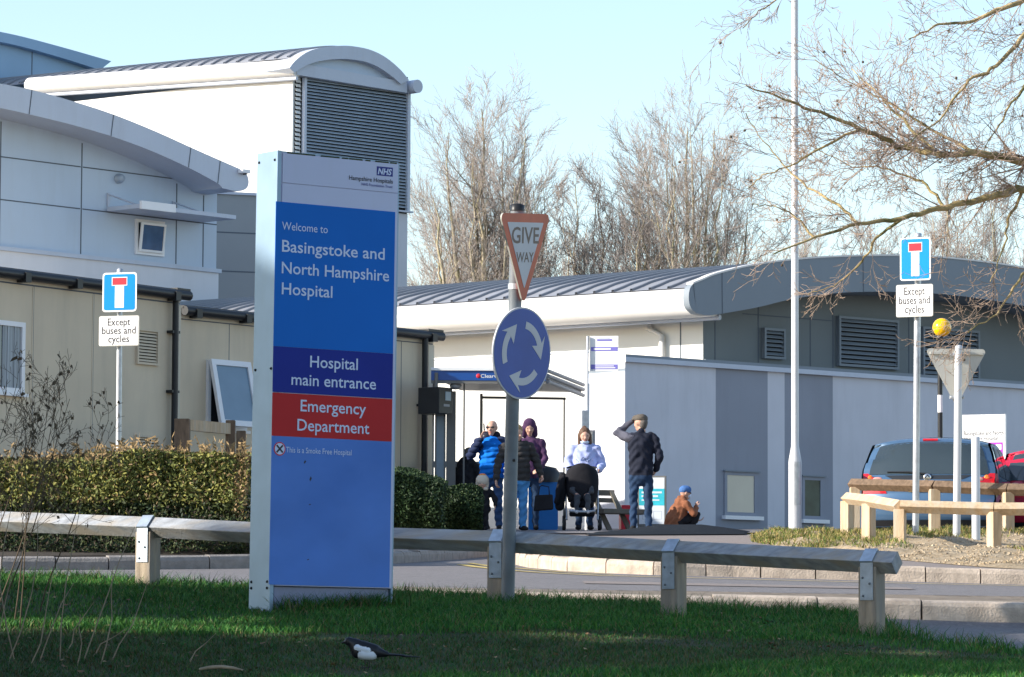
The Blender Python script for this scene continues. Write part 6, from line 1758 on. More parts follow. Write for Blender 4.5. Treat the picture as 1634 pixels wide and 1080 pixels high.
# ------------------------------------------------------------------ people and the bird
def remesh_parts(prims, vox, smooth=4):
    """one continuous skin over overlapping tapered capsules; returns verts, faces"""
    mb = MB(); dm = m_ink
    for (tag, a, ra, b_, rb, fl) in prims:
        a = Vector(a); b_ = Vector(b_); d = b_ - a
        if d.length < 1e-6: d = Vector((0, 0, 1e-4))
        L = d.length; d = d.normalized(); nx = d.orthogonal().normalized(); ny = d.cross(nx)
        S_ = 14; rings = []
        for k in range(1, 5): t = R(90 - 90 * k / 4.0); rings.append((-ra * math.sin(t), ra * math.cos(t)))
        rings = [(-ra * math.cos(R(20)), ra * math.sin(R(20))), (-ra * math.cos(R(45)), ra * math.sin(R(45))), (-ra * math.cos(R(70)), ra * math.sin(R(70))), (0, ra), (L, rb), (L + rb * math.cos(R(70)), rb * math.sin(R(70))), (L + rb * math.cos(R(45)), rb * math.sin(R(45))), (L + rb * math.cos(R(20)), rb * math.sin(R(20)))]
        vs = []; c = (a + b_) / 2
        def sc(v): return Vector(((v.x - c.x) * fl[0] + c.x, (v.y - c.y) * fl[1] + c.y, (v.z - c.z) * fl[2] + c.z))
        for h, r in rings:
            for k in range(S_): t = 2 * math.pi * k / S_; vs.append(sc(a + d * h + nx * (r * math.cos(t)) + ny * (r * math.sin(t))))
        fs = [(i * S_ + k, i * S_ + (k + 1) % S_, (i + 1) * S_ + (k + 1) % S_, (i + 1) * S_ + k) for i in range(len(rings) - 1) for k in range(S_)]
        fs += [tuple(range(S_ - 1, -1, -1)), tuple(range((len(rings) - 1) * S_, len(rings) * S_))]
        mb.add(vs, fs, dm)
    me = bpy.data.meshes.new('tmp'); me.from_pydata(mb.v, [], mb.f); me.update()
    ob = bpy.data.objects.new('tmp', me); COL.objects.link(ob)
    rm = ob.modifiers.new('r', 'REMESH'); rm.mode = 'VOXEL'; rm.voxel_size = vox
    sm = ob.modifiers.new('s', 'SMOOTH'); sm.factor = .5; sm.iterations = smooth
    dg = bpy.context.evaluated_depsgraph_get(); m2 = bpy.data.meshes.new_from_object(ob.evaluated_get(dg))
    n = len(m2.vertices); V = np.empty(n * 3, np.float32); m2.vertices.foreach_get('co', V); V = V.reshape(-1, 3)
    F = [tuple(p.vertices) for p in m2.polygons]
    bpy.data.objects.remove(ob); bpy.data.meshes.remove(me); bpy.data.meshes.remove(m2)
    return V, F
def classify(V, F, prims, bias={}):
    C = np.array([V[list(f)].mean(0) for f in F]); best = np.full(len(C), 9e9); tag = np.zeros(len(C), int); tags = []
    for (t, a, ra, b_, rb, fl) in prims:
        if t not in tags: tags.append(t)
        a = np.array(a, float); b_ = np.array(b_, float); c = (a + b_) / 2; f = np.array(fl); Q = (C - c) / f + c
        ab = b_ - a; L2 = max(1e-9, ab @ ab); h = np.clip(((Q - a) @ ab) / L2, 0, 1)
        d = (np.linalg.norm(Q - a - h[:, None] * ab, axis=1) - (ra + (rb - ra) * h)) * min(fl) - bias.get(t, 0)
        k = d < best; best[k] = d[k]; tag[k] = tags.index(t)
    return tag, tags
def hand(pr, w, d, n, curl=35, s=1.0, tag='skin', k=1.0):
    """palm, four bent fingers of different length and a thumb: w wrist, d direction, n palm normal, s=+1/-1 thumb side"""
    w = Vector(w); d = Vector(d).normalized(); n = Vector(n); n = (n - d * n.dot(d)).normalized(); sd = d.cross(n) * s
    I = (1, 1, 1)
    for o in (-.028, -.01, .01, .028): pr.append((tag, w + d * .01 * k + sd * (o * .7 * k), .015 * k, w + d * .085 * k + sd * (o * k), .012 * k, I))
    for o, l in ((-.033, .060), (-.011, .078), (.011, .084), (.033, .074)):
        p = w + d * .088 * k + sd * (o * k); l *= k
        a1 = R(curl * .6); d1 = d * math.cos(a1) + n * math.sin(a1); q = p + d1 * l * .5
        a2 = R(curl * 1.6); d2 = d * math.cos(a2) + n * math.sin(a2)
        pr.append((tag, p, .0098 * k, q, .009 * k, I)); pr.append((tag, q, .009 * k, q + d2 * l * .5, .0078 * k, I))
    t0 = w + d * .02 * k + sd * .03 * k; t1 = t0 + (d * .6 + sd * .7 + n * .25).normalized() * .045 * k; t2 = t1 + (d * .85 + sd * .25 + n * .4).normalized() * .035 * k
    pr.append((tag, t0, .014 * k, t1, .012 * k, I)); pr.append((tag, t1, .011 * k, t2, .009 * k, I))
def head_prims(h, turn=0.0, tilt=0.0, tags=('skin', 'eye', 'mouth'), k=1.0, face=True):
    """head centred on h, looking along +y turned by turn (deg, + to own left) and tilted down by tilt"""
    q = Matrix.Rotation(R(turn), 3, 'Z') @ Matrix.Rotation(R(-tilt), 3, 'X'); h = Vector(h); I = (1, 1, 1)
    P = lambda x, y, z: h + q @ (Vector((x, y, z)) * k)
    pr = [(tags[0], P(0, -.018, .02), .092 * k, P(0, .015, .015), .086 * k, (.9, 1, 1.06)), (tags[0], P(0, .03, -.045), .064 * k, P(0, .045, -.085), .042 * k, (1, 1, 1)), (tags[0], P(0, .088, .0), .012 * k, P(0, .108, -.032), .016 * k, I), (tags[0], P(0, -.02, -.06), .055 * k, P(0, -.035, -.14), .056 * k, I)]
    for s in (-1, 1):
        pr.append((tags[0], P(s * .082, -.005, .01), .017 * k, P(s * .08, -.01, -.03), .013 * k, (1, 1, 1)))
        pr.append((tags[0], P(s * .04, .066, -.03), .022 * k, P(s * .03, .066, -.04), .022 * k, I))
        if face: pr.append((tags[1], P(s * .034, .081, .006), .0125 * k, P(s * .030, .083, .006), .0115 * k, I))
    if face: pr.append((tags[2], P(-.02, .083, -.068), .008 * k, P(.02, .083, -.068), .008 * k, I))
    return pr, P
def limb(pr, tag, *pts):
    for (a, ra), (b_, rb) in zip(pts, pts[1:]): pr.append((tag, Vector(a), ra, Vector(b_), rb, (1, 1, 1)))
def make_person(base, yaw, prims, mats, label, group=None, vox=.0105, extras=(), sc=1.0, bias={}, hem=None):
    q = Matrix.Translation(base) @ Matrix.Rotation(R(yaw), 4, 'Z') @ Matrix.Scale(sc, 4)
    root = thing('person', base, label, 'person', group)
    V, F = remesh_parts(prims, vox); tg, tags = classify(V, F, prims, bias)
    if hem:
        zc = np.array([V[list(g)][:, 2].mean() for g in F]); lo, hi, hz = tags.index(hem[0]), tags.index(hem[1]), hem[2]
        tg[(tg == lo) & (zc > hz)] = hi; tg[(tg == hi) & (zc < hz - .01) & (zc > .3) & (np.abs(np.array([V[list(g)][:, 0].mean() for g in F])) < .19)] = lo
    # folds and quilting pushed into the cloth
    cloth = np.zeros(len(V)); rib = np.zeros(len(V))
    for g, t in zip(F, tg):
        if tags[t] not in ('skin', 'eye', 'mouth', 'shoe'): cloth[list(g)] = 1
        if tags[t] in ('jblue', 'navy', 'pad'): rib[list(g)] = 1
    Fq = np.array([g if len(g) == 4 else (*g, g[-1]) for g in F]); fn = np.cross(V[Fq[:, 2]] - V[Fq[:, 0]], V[Fq[:, 3]] - V[Fq[:, 1]]); N_ = np.zeros_like(V)
    for k_ in range(4): np.add.at(N_, Fq[:, k_], fn)
    N_ /= np.linalg.norm(N_, axis=1)[:, None] + 1e-9
    x_, y_, z_ = V[:, 0], V[:, 1], V[:, 2]; sd_ = len(label)
    fold = np.sin(z_ * 52 + 3.2 * np.sin(x_ * 15 + sd_) + 2.4 * np.sin(y_ * 13 - sd_)) * .0055 + np.sin(z_ * 23 - x_ * 31 + sd_ * 2) * .005 + np.sin(x_ * 44 + y_ * 39 + 2 * np.sin(z_ * 9)) * .0035
    quilt = np.abs(np.sin(z_ * 36 + .6 * np.sin(x_ * 9))) ** .6 * .020 - .012
    V = V + N_ * (cloth * np.where(rib > 0, quilt + fold * .5, fold))[:, None]
    A = np.array(q); Vw = V @ A[:3, :3].T + A[:3, 3]
    ml = [mats[t] for t in tags]; mk('body', Vw, F, tg, ml, root, smooth=True)
    for nm, ps, m, vx in extras:
        V, F = remesh_parts(ps, vx, 3); Vw = V @ A[:3, :3].T + A[:3, 3]
        if isinstance(m, dict):
            tg, tags = classify(V, F, ps); mk(nm, Vw, F, tg, [m[t] for t in tags], root, smooth=True)
        else: mk(nm, Vw, F, None, [m], root, smooth=True)
    return root, q
def legs(pr, tag, shoe, hip=.92, sp=.10, w=(.085, .062, .05), foot=.0, step=0.0, rad=1.0, hipw=.09, kneef=.02):
    for s in (-1, 1):
        y = step * s; an = Vector((s * sp, y, .09)); kn = Vector((s * sp * .98, y * .6 + kneef, .49)); hp_ = Vector((s * hipw, 0, hip - .04))
        limb(pr, tag, (hp_, w[0] * rad), (kn, w[1] * rad), (an, w[2] * rad))
        d = Vector((s * .25, 1, 0)).normalized()
        pr.append((shoe, an + Vector((0, -.03, -.045)), .042, an + d * .075 + Vector((0, 0, -.052)), .036, (1, 1, 1))); pr.append((shoe, an + d * .06 + Vector((0, 0, -.052)), .040, an + d * .15 + Vector((0, 0, -.058)), .030, (1, 1, 1)))
def torso(pr, tag, hip=.92, sh=1.43, w=(.165, .155, .185), fy=.64, hem=None, y=0.0, lean=0.0, low=None):
    hem = hem or hip - .05
    pr.append((low or tag, (-.055, y, hip - .03), w[0] * .72, (.055, y, hip - .03), w[0] * .72, (1, .9, .95)))
    z = [hem, (hip + sh) / 2 - .04, sh - .14]
    yy = lambda zz: y + lean * (zz - hip)
    for (za, ra), (zb, rb) in zip([(z[0], w[0]), (z[1], w[1])], [(z[1], w[1]), (z[2], w[2])]): pr.append((tag, (0, yy(za), za), ra, (0, yy(zb), zb), rb, (1, fy, 1)))
    pr.append((tag, (-.13, yy(sh), sh - .02), .066, (.13, yy(sh), sh - .02), .066, (1, 1, 1))); pr.append((tag, (0, yy(sh), sh - .05), .10, (0, yy(sh) - .005, sh + .05), .062, (1, .9, 1)))
m_skin = M('skin', (0.56, 0.33, 0.245), 0.55, 0.06, 20); m_lip = M('lips', (0.42, 0.16, 0.14), 0.5); m_eye = M('eye_dark', (0.03, 0.025, 0.02), 0.3)
def fab(n, c, ribs=0, **k): return M(n, c, 0.85, 0.16, 5.0, bump=0.5 if ribs else 0.35, bscale=ribs or 14, stretch=(.5, .5, 3.0) if ribs else None, spec=0.2, **k)
m_jblue = fab('puffer_blue', (0.005, 0.16, 0.62), 9); m_jnavy = fab('puffer_navy', (0.02, 0.03, 0.075), 9); m_jean = fab('blue_denim', (0.045, 0.09, 0.20)); m_jean_l = fab('light_denim', (0.07, 0.24, 0.50)); m_jean_d = fab('dark_denim', (0.022, 0.045, 0.095))
m_blackf = fab('black_fabric', (0.016, 0.016, 0.02)); m_padd = fab('black_padded_jacket', (0.045, 0.042, 0.042), 9); m_purple_f = fab('purple_hoodie', (0.075, 0.035, 0.085)); m_lavf = fab('lavender_sweatshirt', (0.40, 0.45, 0.72)); m_brown_f = fab('brown_coat', (0.24, 0.095, 0.05)); m_navyf = fab('navy_fleece', (0.017, 0.020, 0.034)); m_lit_fleece = fab('sunlit_navy_fleece', (0.10, 0.10, 0.13)); m_shoe = fab('dark_shoe', (0.018, 0.018, 0.02)); m_shoe_w = fab('pale_trainer', (0.5, 0.5, 0.52))
m_hair_br = M('brown_hair', (0.12, 0.065, 0.04), 0.6, 0.3, 30, bump=.4, bscale=60, stretch=(1, 1, .2)); m_hair_bl = M('blonde_hair', (0.36, 0.23, 0.10), 0.6, 0.3, 30, bump=.4, bscale=60, stretch=(1, 1, .2)); m_hair_gr = M('grey_brown_hair', (0.12, 0.105, 0.095), 0.7, 0.3, 30, bump=.4, bscale=60)
m_mask = fab('face_mask', (0.55, 0.66, 0.80)); m_cap_t = fab('tweed_cap', (0.11, 0.095, 0.08)); m_cap_b = fab('blue_beanie', (0.07, 0.16, 0.38)); m_wool = fab('cream_wool', (0.62, 0.55, 0.46)); m_orange = fab('orange_wool', (0.75, 0.25, 0.06))
MB_ = dict(skin=m_skin, eye=m_eye, mouth=m_lip, shoe=m_shoe)
I3 = (1, 1, 1)
def feet(px, Y): return gy(px, Y, .148)

# man with phone, blue puffer jacket
pr = []; legs(pr, 'jean', 'shoe', .90, .11, w=(.095, .07, .056)); torso(pr, 'jblue', .92, 1.42, w=(.195, .205, .215), fy=.74, hem=.86, low='jean')
pr.append(('navy', (-.15, 0, 1.40), .085, (.15, 0, 1.40), .085, I3)); pr.append(('navy', (-.12, .0, 1.30), .10, (.12, 0, 1.30), .10, (1, 1.35, .9)))
limb(pr, 'navy', ((.21, 0, 1.39), .078), ((.335, .07, 1.17), .070)); limb(pr, 'navy', ((.335, .07, 1.17), .068), ((.155, .20, 1.42), .050))
limb(pr, 'navy', ((-.21, 0, 1.39), .078), ((-.30, .02, 1.12), .070)); limb(pr, 'jblue', ((-.30, .02, 1.12), .068), ((-.30, .10, .88), .050))
hp_, P = head_prims((0, .03, 1.615), -12, 6, face=True); pr += hp_; hand(pr, (.145, .21, 1.44), (-.35, -.15, .9), (-.8, .2, 0), 50, -1); hand(pr, (-.30, .11, .87), (0, .1, -1), (.6, .2, 0), 45, 1)
gl = [('g', P(-.055, .088, .012), .017, P(.055, .088, .012), .017, (1, .7, 1)), ('g', P(-.08, .02, .015), .006, P(-.062, .085, .013), .006, I3), ('g', P(.08, .02, .015), .006, P(.062, .085, .013), .006, I3)]
ph = [('g', (.108, .09, 1.555), .022, (.118, .12, 1.665), .020, (.5, 1, 1))]
collar = [('n', (-.07, -.01, 1.50), .065, (.07, -.01, 1.50), .065, I3), ('n', (0, -.06, 1.47), .085, (0, -.07, 1.53), .07, I3)]
make_person(feet(786, 62.2), 172, pr, dict(MB_, jean=m_jean, jblue=m_jblue, navy=m_jnavy), 'bald man in sunglasses and a bright blue padded jacket, holding a phone to his ear', hem=('jean', 'jblue', .83), extras=[('sunglasses', gl, m_black, .006), ('phone', ph, m_black, .007), ('collar', collar, m_navyf, .012)])

# hooded person behind
pr = []; legs(pr, 'jean', 'shoe', .92); torso(pr, 'pf', .94, 1.45, w=(.17, .175, .19), fy=.68, hem=.86, low='jean')
for s in (-1, 1): limb(pr, 'pf', ((s * .19, 0, 1.41), .07), ((s * .25, .02, 1.14), .058), ((s * .17, .16, .98), .046)); hand(pr, (s * .165, .17, .97), (-s * .5, .8, -.2), (0, 0, -1), 40, s)
hp_, P = head_prims((0, .04, 1.65), 8, 14); pr += hp_
hood = [('h', P(0, -.05, .035), .105, P(0, -.01, .045), .104, (1.02, 1, 1.1)), ('h', P(-.085, -.02, .0), .045, P(-.09, -.03, -.12), .05, I3), ('h', P(.085, -.02, .0), .045, P(.09, -.03, -.12), .05, I3), ('h', P(0, -.08, -.05), .085, P(0, -.06, -.15), .09, I3), ('h', P(-.06, .035, .085), .03, P(.06, .035, .085), .03, I3)]
make_person(feet(846, 63.6), 176, pr, dict(MB_, jean=m_jean_d, pf=m_purple_f), 'person in a dark purple hoodie with the hood up, behind the woman in black', hem=('jean', 'pf', .84), extras=[('hood', hood, m_purple_f, .011)])

# woman in black padded jacket holding the child's hand and a handbag
pr = []; legs(pr, 'jean', 'shoe', .88, .085, w=(.105, .075, .055)); torso(pr, 'pad', .92, 1.36, w=(.20, .195, .19), fy=.74, hem=.80, low='jean')
limb(pr, 'pad', ((.19, 0, 1.31), .075), ((.31, .02, 1.06), .065), ((.355, .10, .80), .048)); hand(pr, (.355, .105, .785), (.1, .2, -1), (-.8, .2, 0), 60, -1)
limb(pr, 'pad', ((-.19, 0, 1.31), .075), ((-.30, .0, 1.08), .066), ((-.355, .07, .88), .048)); hand(pr, (-.36, .075, .87), (-.15, .35, -.8), (.7, .2, 0), 60, 1)
hp_, P = head_prims((0.02, .03, 1.52), 25, 10); pr += hp_
hr = [('h', P(0, -.03, .04), .10, P(0, -.01, .045), .098, (.98, 1, 1.02)), ('h', P(-.075, -.03, .02), .045, P(-.08, -.04, -.18), .04, I3), ('h', P(.075, -.03, .02), .045, P(.08, -.04, -.18), .04, I3), ('h', P(0, -.07, 0), .08, P(0, -.075, -.17), .07, I3)]
w3, q3_ = make_person(feet(827, 61.4), 190, pr, dict(MB_, jean=m_jean_l, pad=m_padd), 'fair-haired woman in a black padded jacket and blue jeans, behind the roundabout sign pole', hem=('jean', 'pad', .78), extras=[('hair', hr, m_hair_bl, .012)])
bagp = q3_ @ Vector((-.36, .14, .72))
for sx in ():
    pass
# which hand is at the right of the picture: the bag hangs from it
hb_ = [q3_ @ Vector((x, .12, .74)) for x in (.355, -.36)]; hb_.sort(key=lambda v: -v.x); hpnt = hb_[0]; chpt = hb_[1]
bt = thing('handbag', hpnt - Vector((0, 0, .5)), 'black handbag hanging from the hand of the woman in the padded jacket', 'bag')
mb = MB(); c = hpnt + Vector((.03, -.02, -.30)); wv, hv = .155, .14
mb.add([(c.x - wv, c.y - .05, c.z - hv), (c.x + wv, c.y - .05, c.z - hv + .03), (c.x + wv * .92, c.y - .03, c.z + hv * .9), (c.x - wv * .85, c.y - .03, c.z + hv * .8), (c.x - wv, c.y + .06, c.z - hv), (c.x + wv, c.y + .06, c.z - hv + .03), (c.x + wv * .92, c.y + .03, c.z + hv * .9), (c.x - wv * .85, c.y + .03, c.z + hv * .8)], [(0, 1, 2, 3), (7, 6, 5, 4), (0, 4, 5, 1), (1, 5, 6, 2), (2, 6, 7, 3), (3, 7, 4, 0)], m_blackf); mb.build('bag', bt, bevel=.025, seg=3)
mb = MB(); mb.tube([c + Vector((-.08, -.02, hv * .85)), c + Vector((-.06, -.02, .24)), hpnt + Vector((0, -.005, -.035)), c + Vector((.08, -.02, .24)), c + Vector((.09, -.02, hv * .85))], .009, m_blackf, 6); mb.build('strap', bt)

# child with a woolly hat
pr = []; k = .5
for s in (-1, 1):
    limb(pr, 'dk', ((s * .055, 0, .36), .058), ((s * .058, .01, .2), .046), ((s * .058, 0, .06), .04)); pr.append(('red', (s * .058, -.015, .035), .034, (s * .065, .07, .03), .028, I3))
    limb(pr, 'coat', ((s * .12, 0, .60), .05), ((s * .19, .01, .50), .045), ((s * .20, .05, .40), .036)); hand(pr, (s * .20, .055, .395), (0, .1, -1), (-s, 0, 0), 30, -s, k=.62)
pr += [('coat', (0, 0, .33), .125, (0, 0, .47), .122, (1, .8, 1)), ('coat', (0, 0, .47), .122, (0, 0, .58), .10, (1, .8, 1)), ('coat', (-.08, 0, .60), .05, (.08, 0, .60), .05, I3)]
hp_, P = head_prims((0, .02, .735), 0, 5, k=.88); pr += hp_
hat = [('h', P(0, -.015, .045), .105, P(0, .005, .05), .103, (1, 1, .95)), ('o', P(0, -.01, .115), .062, P(0, 0, .13), .055, (1.15, 1.15, .7)), ('h', P(-.05, .04, .06), .05, P(.05, .04, .06), .05, (1, 1, .5)), ('h', P(-.088, -.01, 0), .03, P(-.085, 0, -.06), .026, I3), ('h', P(.088, -.01, 0), .03, P(.085, 0, -.06), .026, I3)]
sc_ = [('h', (-.05, .03, .645), .045, (.05, .03, .645), .045, (1, 1.1, .8)), ('h', (.02, .09, .63), .03, (.03, .10, .55), .025, I3)]
make_person(feet(771, 61.3), 178, pr, dict(MB_, dk=m_blackf, coat=m_blackf, red=m_shoe), 'small child in a black coat and a cream and orange hat, beside the dark hedge', vox=.0085, extras=[('hat', hat, dict(h=m_wool, o=m_orange), .009), ('scarf', sc_, m_wool, .009)])

# person seated in the shelter, seen from behind
pr = []
pr += [('c', (0, 0, .60), .21, (0, .02, .88), .215, (1, .78, 1)), ('c', (0, .02, .88), .215, (0, .08, 1.10), .185, (1, .75, 1)), ('c', (-.13, .08, 1.13), .08, (.13, .08, 1.13), .08, I3), ('c', (0, .09, 1.14), .09, (0, .12, 1.23), .065, I3)]
for s in (-1, 1):
    limb(pr, 'c', ((s * .19, .08, 1.10), .075), ((s * .26, .12, .84), .066), ((s * .14, .34, .76), .05)); hand(pr, (s * .135, .345, .76), (-s * .5, .8, -.1), (0, 0, -1), 40, s)
    limb(pr, 'j', ((s * .10, .05, .58), .095), ((s * .13, .46, .56), .07), ((s * .13, .44, .09), .052)); pr.append(('shoe', (s * .13, .41, .05), .042, (s * .14, .56, .04), .034, I3))
hp_, P = head_prims((0, .17, 1.31), 20, 18); pr += hp_
hr = [('h', P(0, -.035, .03), .102, P(0, -.005, .045), .098, (.98, 1, 1)), ('h', P(0, -.07, -.01), .08, P(0, -.06, -.07), .07, I3)]
make_person(feet(741, 65.9), -35, pr, dict(MB_, c=m_blackf, j=m_jean_d), 'grey-haired person in a black coat sitting in the shelter with their back turned', extras=[('hair', hr, m_hair_gr, .012)], sc=.95)

# woman in a lavender sweatshirt behind the pushchair
pr = []; legs(pr, 'jean', 'shoe', .88, .085, w=(.105, .07, .05)); torso(pr, 'lav', .92, 1.34, w=(.215, .205, .20), fy=.74, hem=.84, low='jean')
for s in (-1, 1):
    limb(pr, 'lav', ((s * .19, 0, 1.29), .078), ((s * .28, .0, 1.04), .070), ((s * .22, .20, .95), .050)); hand(pr, (s * .215, .215, .95), (-s * .3, 1, 0), (0, .1, -1), 60, s)
hp_, P = head_prims((0, .03, 1.50), 6, 4); pr += hp_
hr = [('h', P(0, -.03, .045), .10, P(0, -.012, .05), .098, (.98, 1, 1.02)), ('h', P(-.082, -.02, .02), .034, P(-.095, .02, -.20), .030, I3), ('h', P(.082, -.02, .02), .034, P(.085, -.0, -.20), .030, I3), ('h', P(.085, 0, -.2), .03, P(.10, .06, -.27), .022, I3), ('h', P(0, -.08, .0), .075, P(0, -.075, -.15), .06, I3), ('h', P(0, -.07, .11), .045, P(0, -.06, .13), .04, I3)]
mk_ = [('m', P(-.035, .06, -.095), .026, P(.035, .06, -.095), .026, (1, 1.1, 1)), ('m', P(-.075, 0, -.09), .012, P(-.04, .055, -.1), .014, I3), ('m', P(.075, 0, -.09), .012, P(.04, .055, -.1), .014, I3)]
lg = [('l', (-.11 + .022 * i, .142 + .012 * math.sin(i), 1.125 + .035 * math.sin(i * .9) + (.02 if 3 < i < 8 else 0)), .006, (-.11 + .022 * (i + 1), .142 + .012 * math.sin(i + 1), 1.125 + .035 * math.sin((i + 1) * .9) + (.02 if 3 < i + 1 < 8 else 0)), .006, I3) for i in range(10)]
w6, q6 = make_person(feet(934, 62.9), 180, pr, dict(MB_, jean=m_jean_d, lav=m_lavf), 'brown-haired woman in a lavender sweatshirt standing behind a black pushchair', hem=('jean', 'lav', .82), extras=[('hair', hr, m_hair_br, .011), ('chin_mask', mk_, m_mask, .009)])
mb = MB(); pts = [q6 @ Vector((-.12 + .024 * i, .158 - .0016 * (i - 5) ** 2, 1.10 + .03 * math.sin(i * 1.3) + .03 * math.exp(-((i - 6) / 2.2) ** 2))) for i in range(12)]; mb.tube(pts, .005, m_jean, 5); mb.build('motif', w6)

# pushchair
Y = 62.0; g_ = feet(930, Y)
b = thing('pushchair', g_, 'black pushchair facing the road with a dark jacket over its side', 'pushchair')
def L_(x, y, z): return g_ + Vector((x, y, z))
mb = MB(); vs = []; nr, nc = 8, 12
for i in range(nr + 1):
    z = .44 + (1.06 - .44) * i / nr; wv = .215 + .05 * math.sin(math.pi * min(1, i / nr * .9)) - .10 * max(0, (i / nr - .78) / .22) ** 2
    for j in range(nc + 1):
        t = j / nc * 2 - 1; vs.append(L_(t * wv, .06 - .16 * math.sqrt(max(0, 1 - (t * .92) ** 2)) - .12 * (1 - i / nr) * 0 + .10 * (i / nr), z - .03 * t * t * (i / nr)))
mb.add(vs, [(i * (nc + 1) + j, i * (nc + 1) + j + 1, (i + 1) * (nc + 1) + j + 1, (i + 1) * (nc + 1) + j) for i in range(nr) for j in range(nc)], m_blackf, smooth=True)
o = mb.build('hood', b); sd = o.modifiers.new('solid', 'SOLIDIFY'); sd.thickness = .03
mb = MB(); mb.box((-.19, -.14, .36), (.19, .16, .46), m_blackf, Matrix.Translation(g_)); mb.box((-.19, .10, .42), (.19, .18, .95), m_blackf, Matrix.Translation(g_)); mb.build('seat', b, bevel=.04, seg=3)
mb = MB(); mb.box((-.20, -.30, .22), (.20, .10, .30), m_blackf, Matrix.Translation(g_)); mb.build('basket', b, bevel=.03)
mb = MB(); mb.tube([L_(-.20, -.30, .30), L_(-.10, -.34, .285), L_(.10, -.34, .285), L_(.20, -.30, .30)], .02, m_steel, 8); mb.build('footrest', b)
for s in (-1, 1):
    mb = MB(); mb.tube([L_(s * .24, .40, 1.0), L_(s * .25, .20, .70), L_(s * .25, -.02, .40), L_(s * .24, -.30, .16)], .014, m_steel, 8); mb.tube([L_(s * .25, .0, .44), L_(s * .27, .22, .14)], .013, m_black, 8); mb.build('frame', b)
    for yy, rr_ in ((-.30, .085), (.25, .12)):
        mb = MB(); mb.lathe(L_(s * .28, yy, rr_ + .005), [(rr_ * .55, -.025), (rr_ * .92, -.025), (rr_, -.012), (rr_, .012), (rr_ * .92, .025), (rr_ * .55, .025)], m_tyre, 20, axis=(1, 0, 0)); mb.lathe(L_(s * .28, yy, rr_ + .005), [(.02, -.03), (rr_ * .5, -.01), (rr_ * .5, .01), (.02, .03)], m_steel, 14, axis=(1, 0, 0)); mb.build('wheel', b)
mb = MB(); mb.tube([L_(-.24, .40, 1.0), L_(-.18, .43, 1.02), L_(.18, .43, 1.02), L_(.24, .40, 1.0)], .016, m_black, 8); mb.build('handle', b)
ja = [('j', L_(-.30, .12, .86), .06, L_(-.33, .08, .62), .09, (1, .8, 1)), ('j', L_(-.33, .08, .62), .09, L_(-.35, .06, .38), .075, (1, .8, 1)), ('j', L_(-.29, .02, .84), .035, L_(-.40, .0, .45), .045, I3)]
V, F = remesh_parts(ja, .012); o = mk('draped_jacket', V, F, None, [m_blackf], None, base=g_ + Vector((-.33, .08, .3)), smooth=True); prop(o, 'black jacket draped down the side of the pushchair next to the blue bin', 'jacket')
# child in the pushchair: legs and feet show under the hood
pr = []
for s in (-1, 1):
    limb(pr, 'g', ((s * .07, .02, .50), .06), ((s * .08, -.20, .52), .05), ((s * .085, -.26, .33), .038)); pr.append(('shoe', (s * .085, -.26, .29), .032, (s * .09, -.35, .275), .026, I3))
    limb(pr, 'g', ((s * .12, .05, .72), .045), ((s * .16, -.06, .62), .04), ((s * .10, -.13, .57), .03)); hand(pr, (s * .10, -.135, .57), (-s * .5, -.8, -.1), (0, 0, -1), 30, -s, k=.6)
pr += [('g', (0, .05, .50), .11, (0, .06, .70), .105, (1, .8, 1))]
hp_, P = head_prims((0, .13, .82), 180, 0, k=.7); pr += hp_
m_greytr = fab('grey_trousers', (0.06, 0.065, 0.075))
make_person(g_, 0, pr, dict(MB_, g=m_greytr, shoe=m_shoe_w), 'toddler in grey trousers sitting in the black pushchair with legs showing', vox=.0085)

# man with a flat cap, shading his eyes, seen from behind
pr = []; legs(pr, 'jean', 'shoe', .95, .115, w=(.092, .066, .056), hipw=.10); torso(pr, 'nv', .97, 1.47, w=(.185, .190, .205), fy=.66, hem=.86, low='jean', lean=-.06)
pr.append(('yk', (-.20, -.03, 1.43), .075, (-.06, -.03, 1.41), .078, I3))  # paler left shoulder and arm: sunlight painted into the jacket
limb(pr, 'yk', ((-.20, -.02, 1.43), .072), ((-.37, .05, 1.50), .062)); limb(pr, 'yk', ((-.37, .05, 1.50), .060), ((-.155, .13, 1.69), .043)); hand(pr, (-.15, .135, 1.695), (.9, .25, .1), (-.1, -.3, -.9), 20, 1)
limb(pr, 'nv', ((.20, -.02, 1.42), .076), ((.285, -.03, 1.15), .066), ((.235, .10, .95), .05)); hand(pr, (.23, .11, .94), (-.4, .7, -.5), (-.8, 0, 0), 45, 1)
hp_, P = head_prims((-.015, .02, 1.66), 48, 4); pr += hp_
cap_ = [('h', P(0, -.03, .065), .10, P(0, .05, .075), .085, (1.02, 1, .72)), ('h', P(-.05, .10, .055), .028, P(.05, .10, .055), .028, (1, 1.5, .5)), ('h', P(0, -.06, .045), .075, P(0, -.02, .05), .09, (1.05, 1, .6))]
hr = [('h', P(0, -.07, .0), .07, P(0, -.06, -.05), .062, I3)]
make_person(feet(1024, 60.6), -4, pr, dict(MB_, jean=m_jean_d, nv=m_navyf, yk=m_lit_fleece), 'tall man in a flat cap and dark jacket, seen from behind, shading his eyes', hem=('jean', 'nv', .86), extras=[('cap', cap_, m_cap_t, .010), ('hair', hr, m_hair_gr, .011)], sc=1.0)

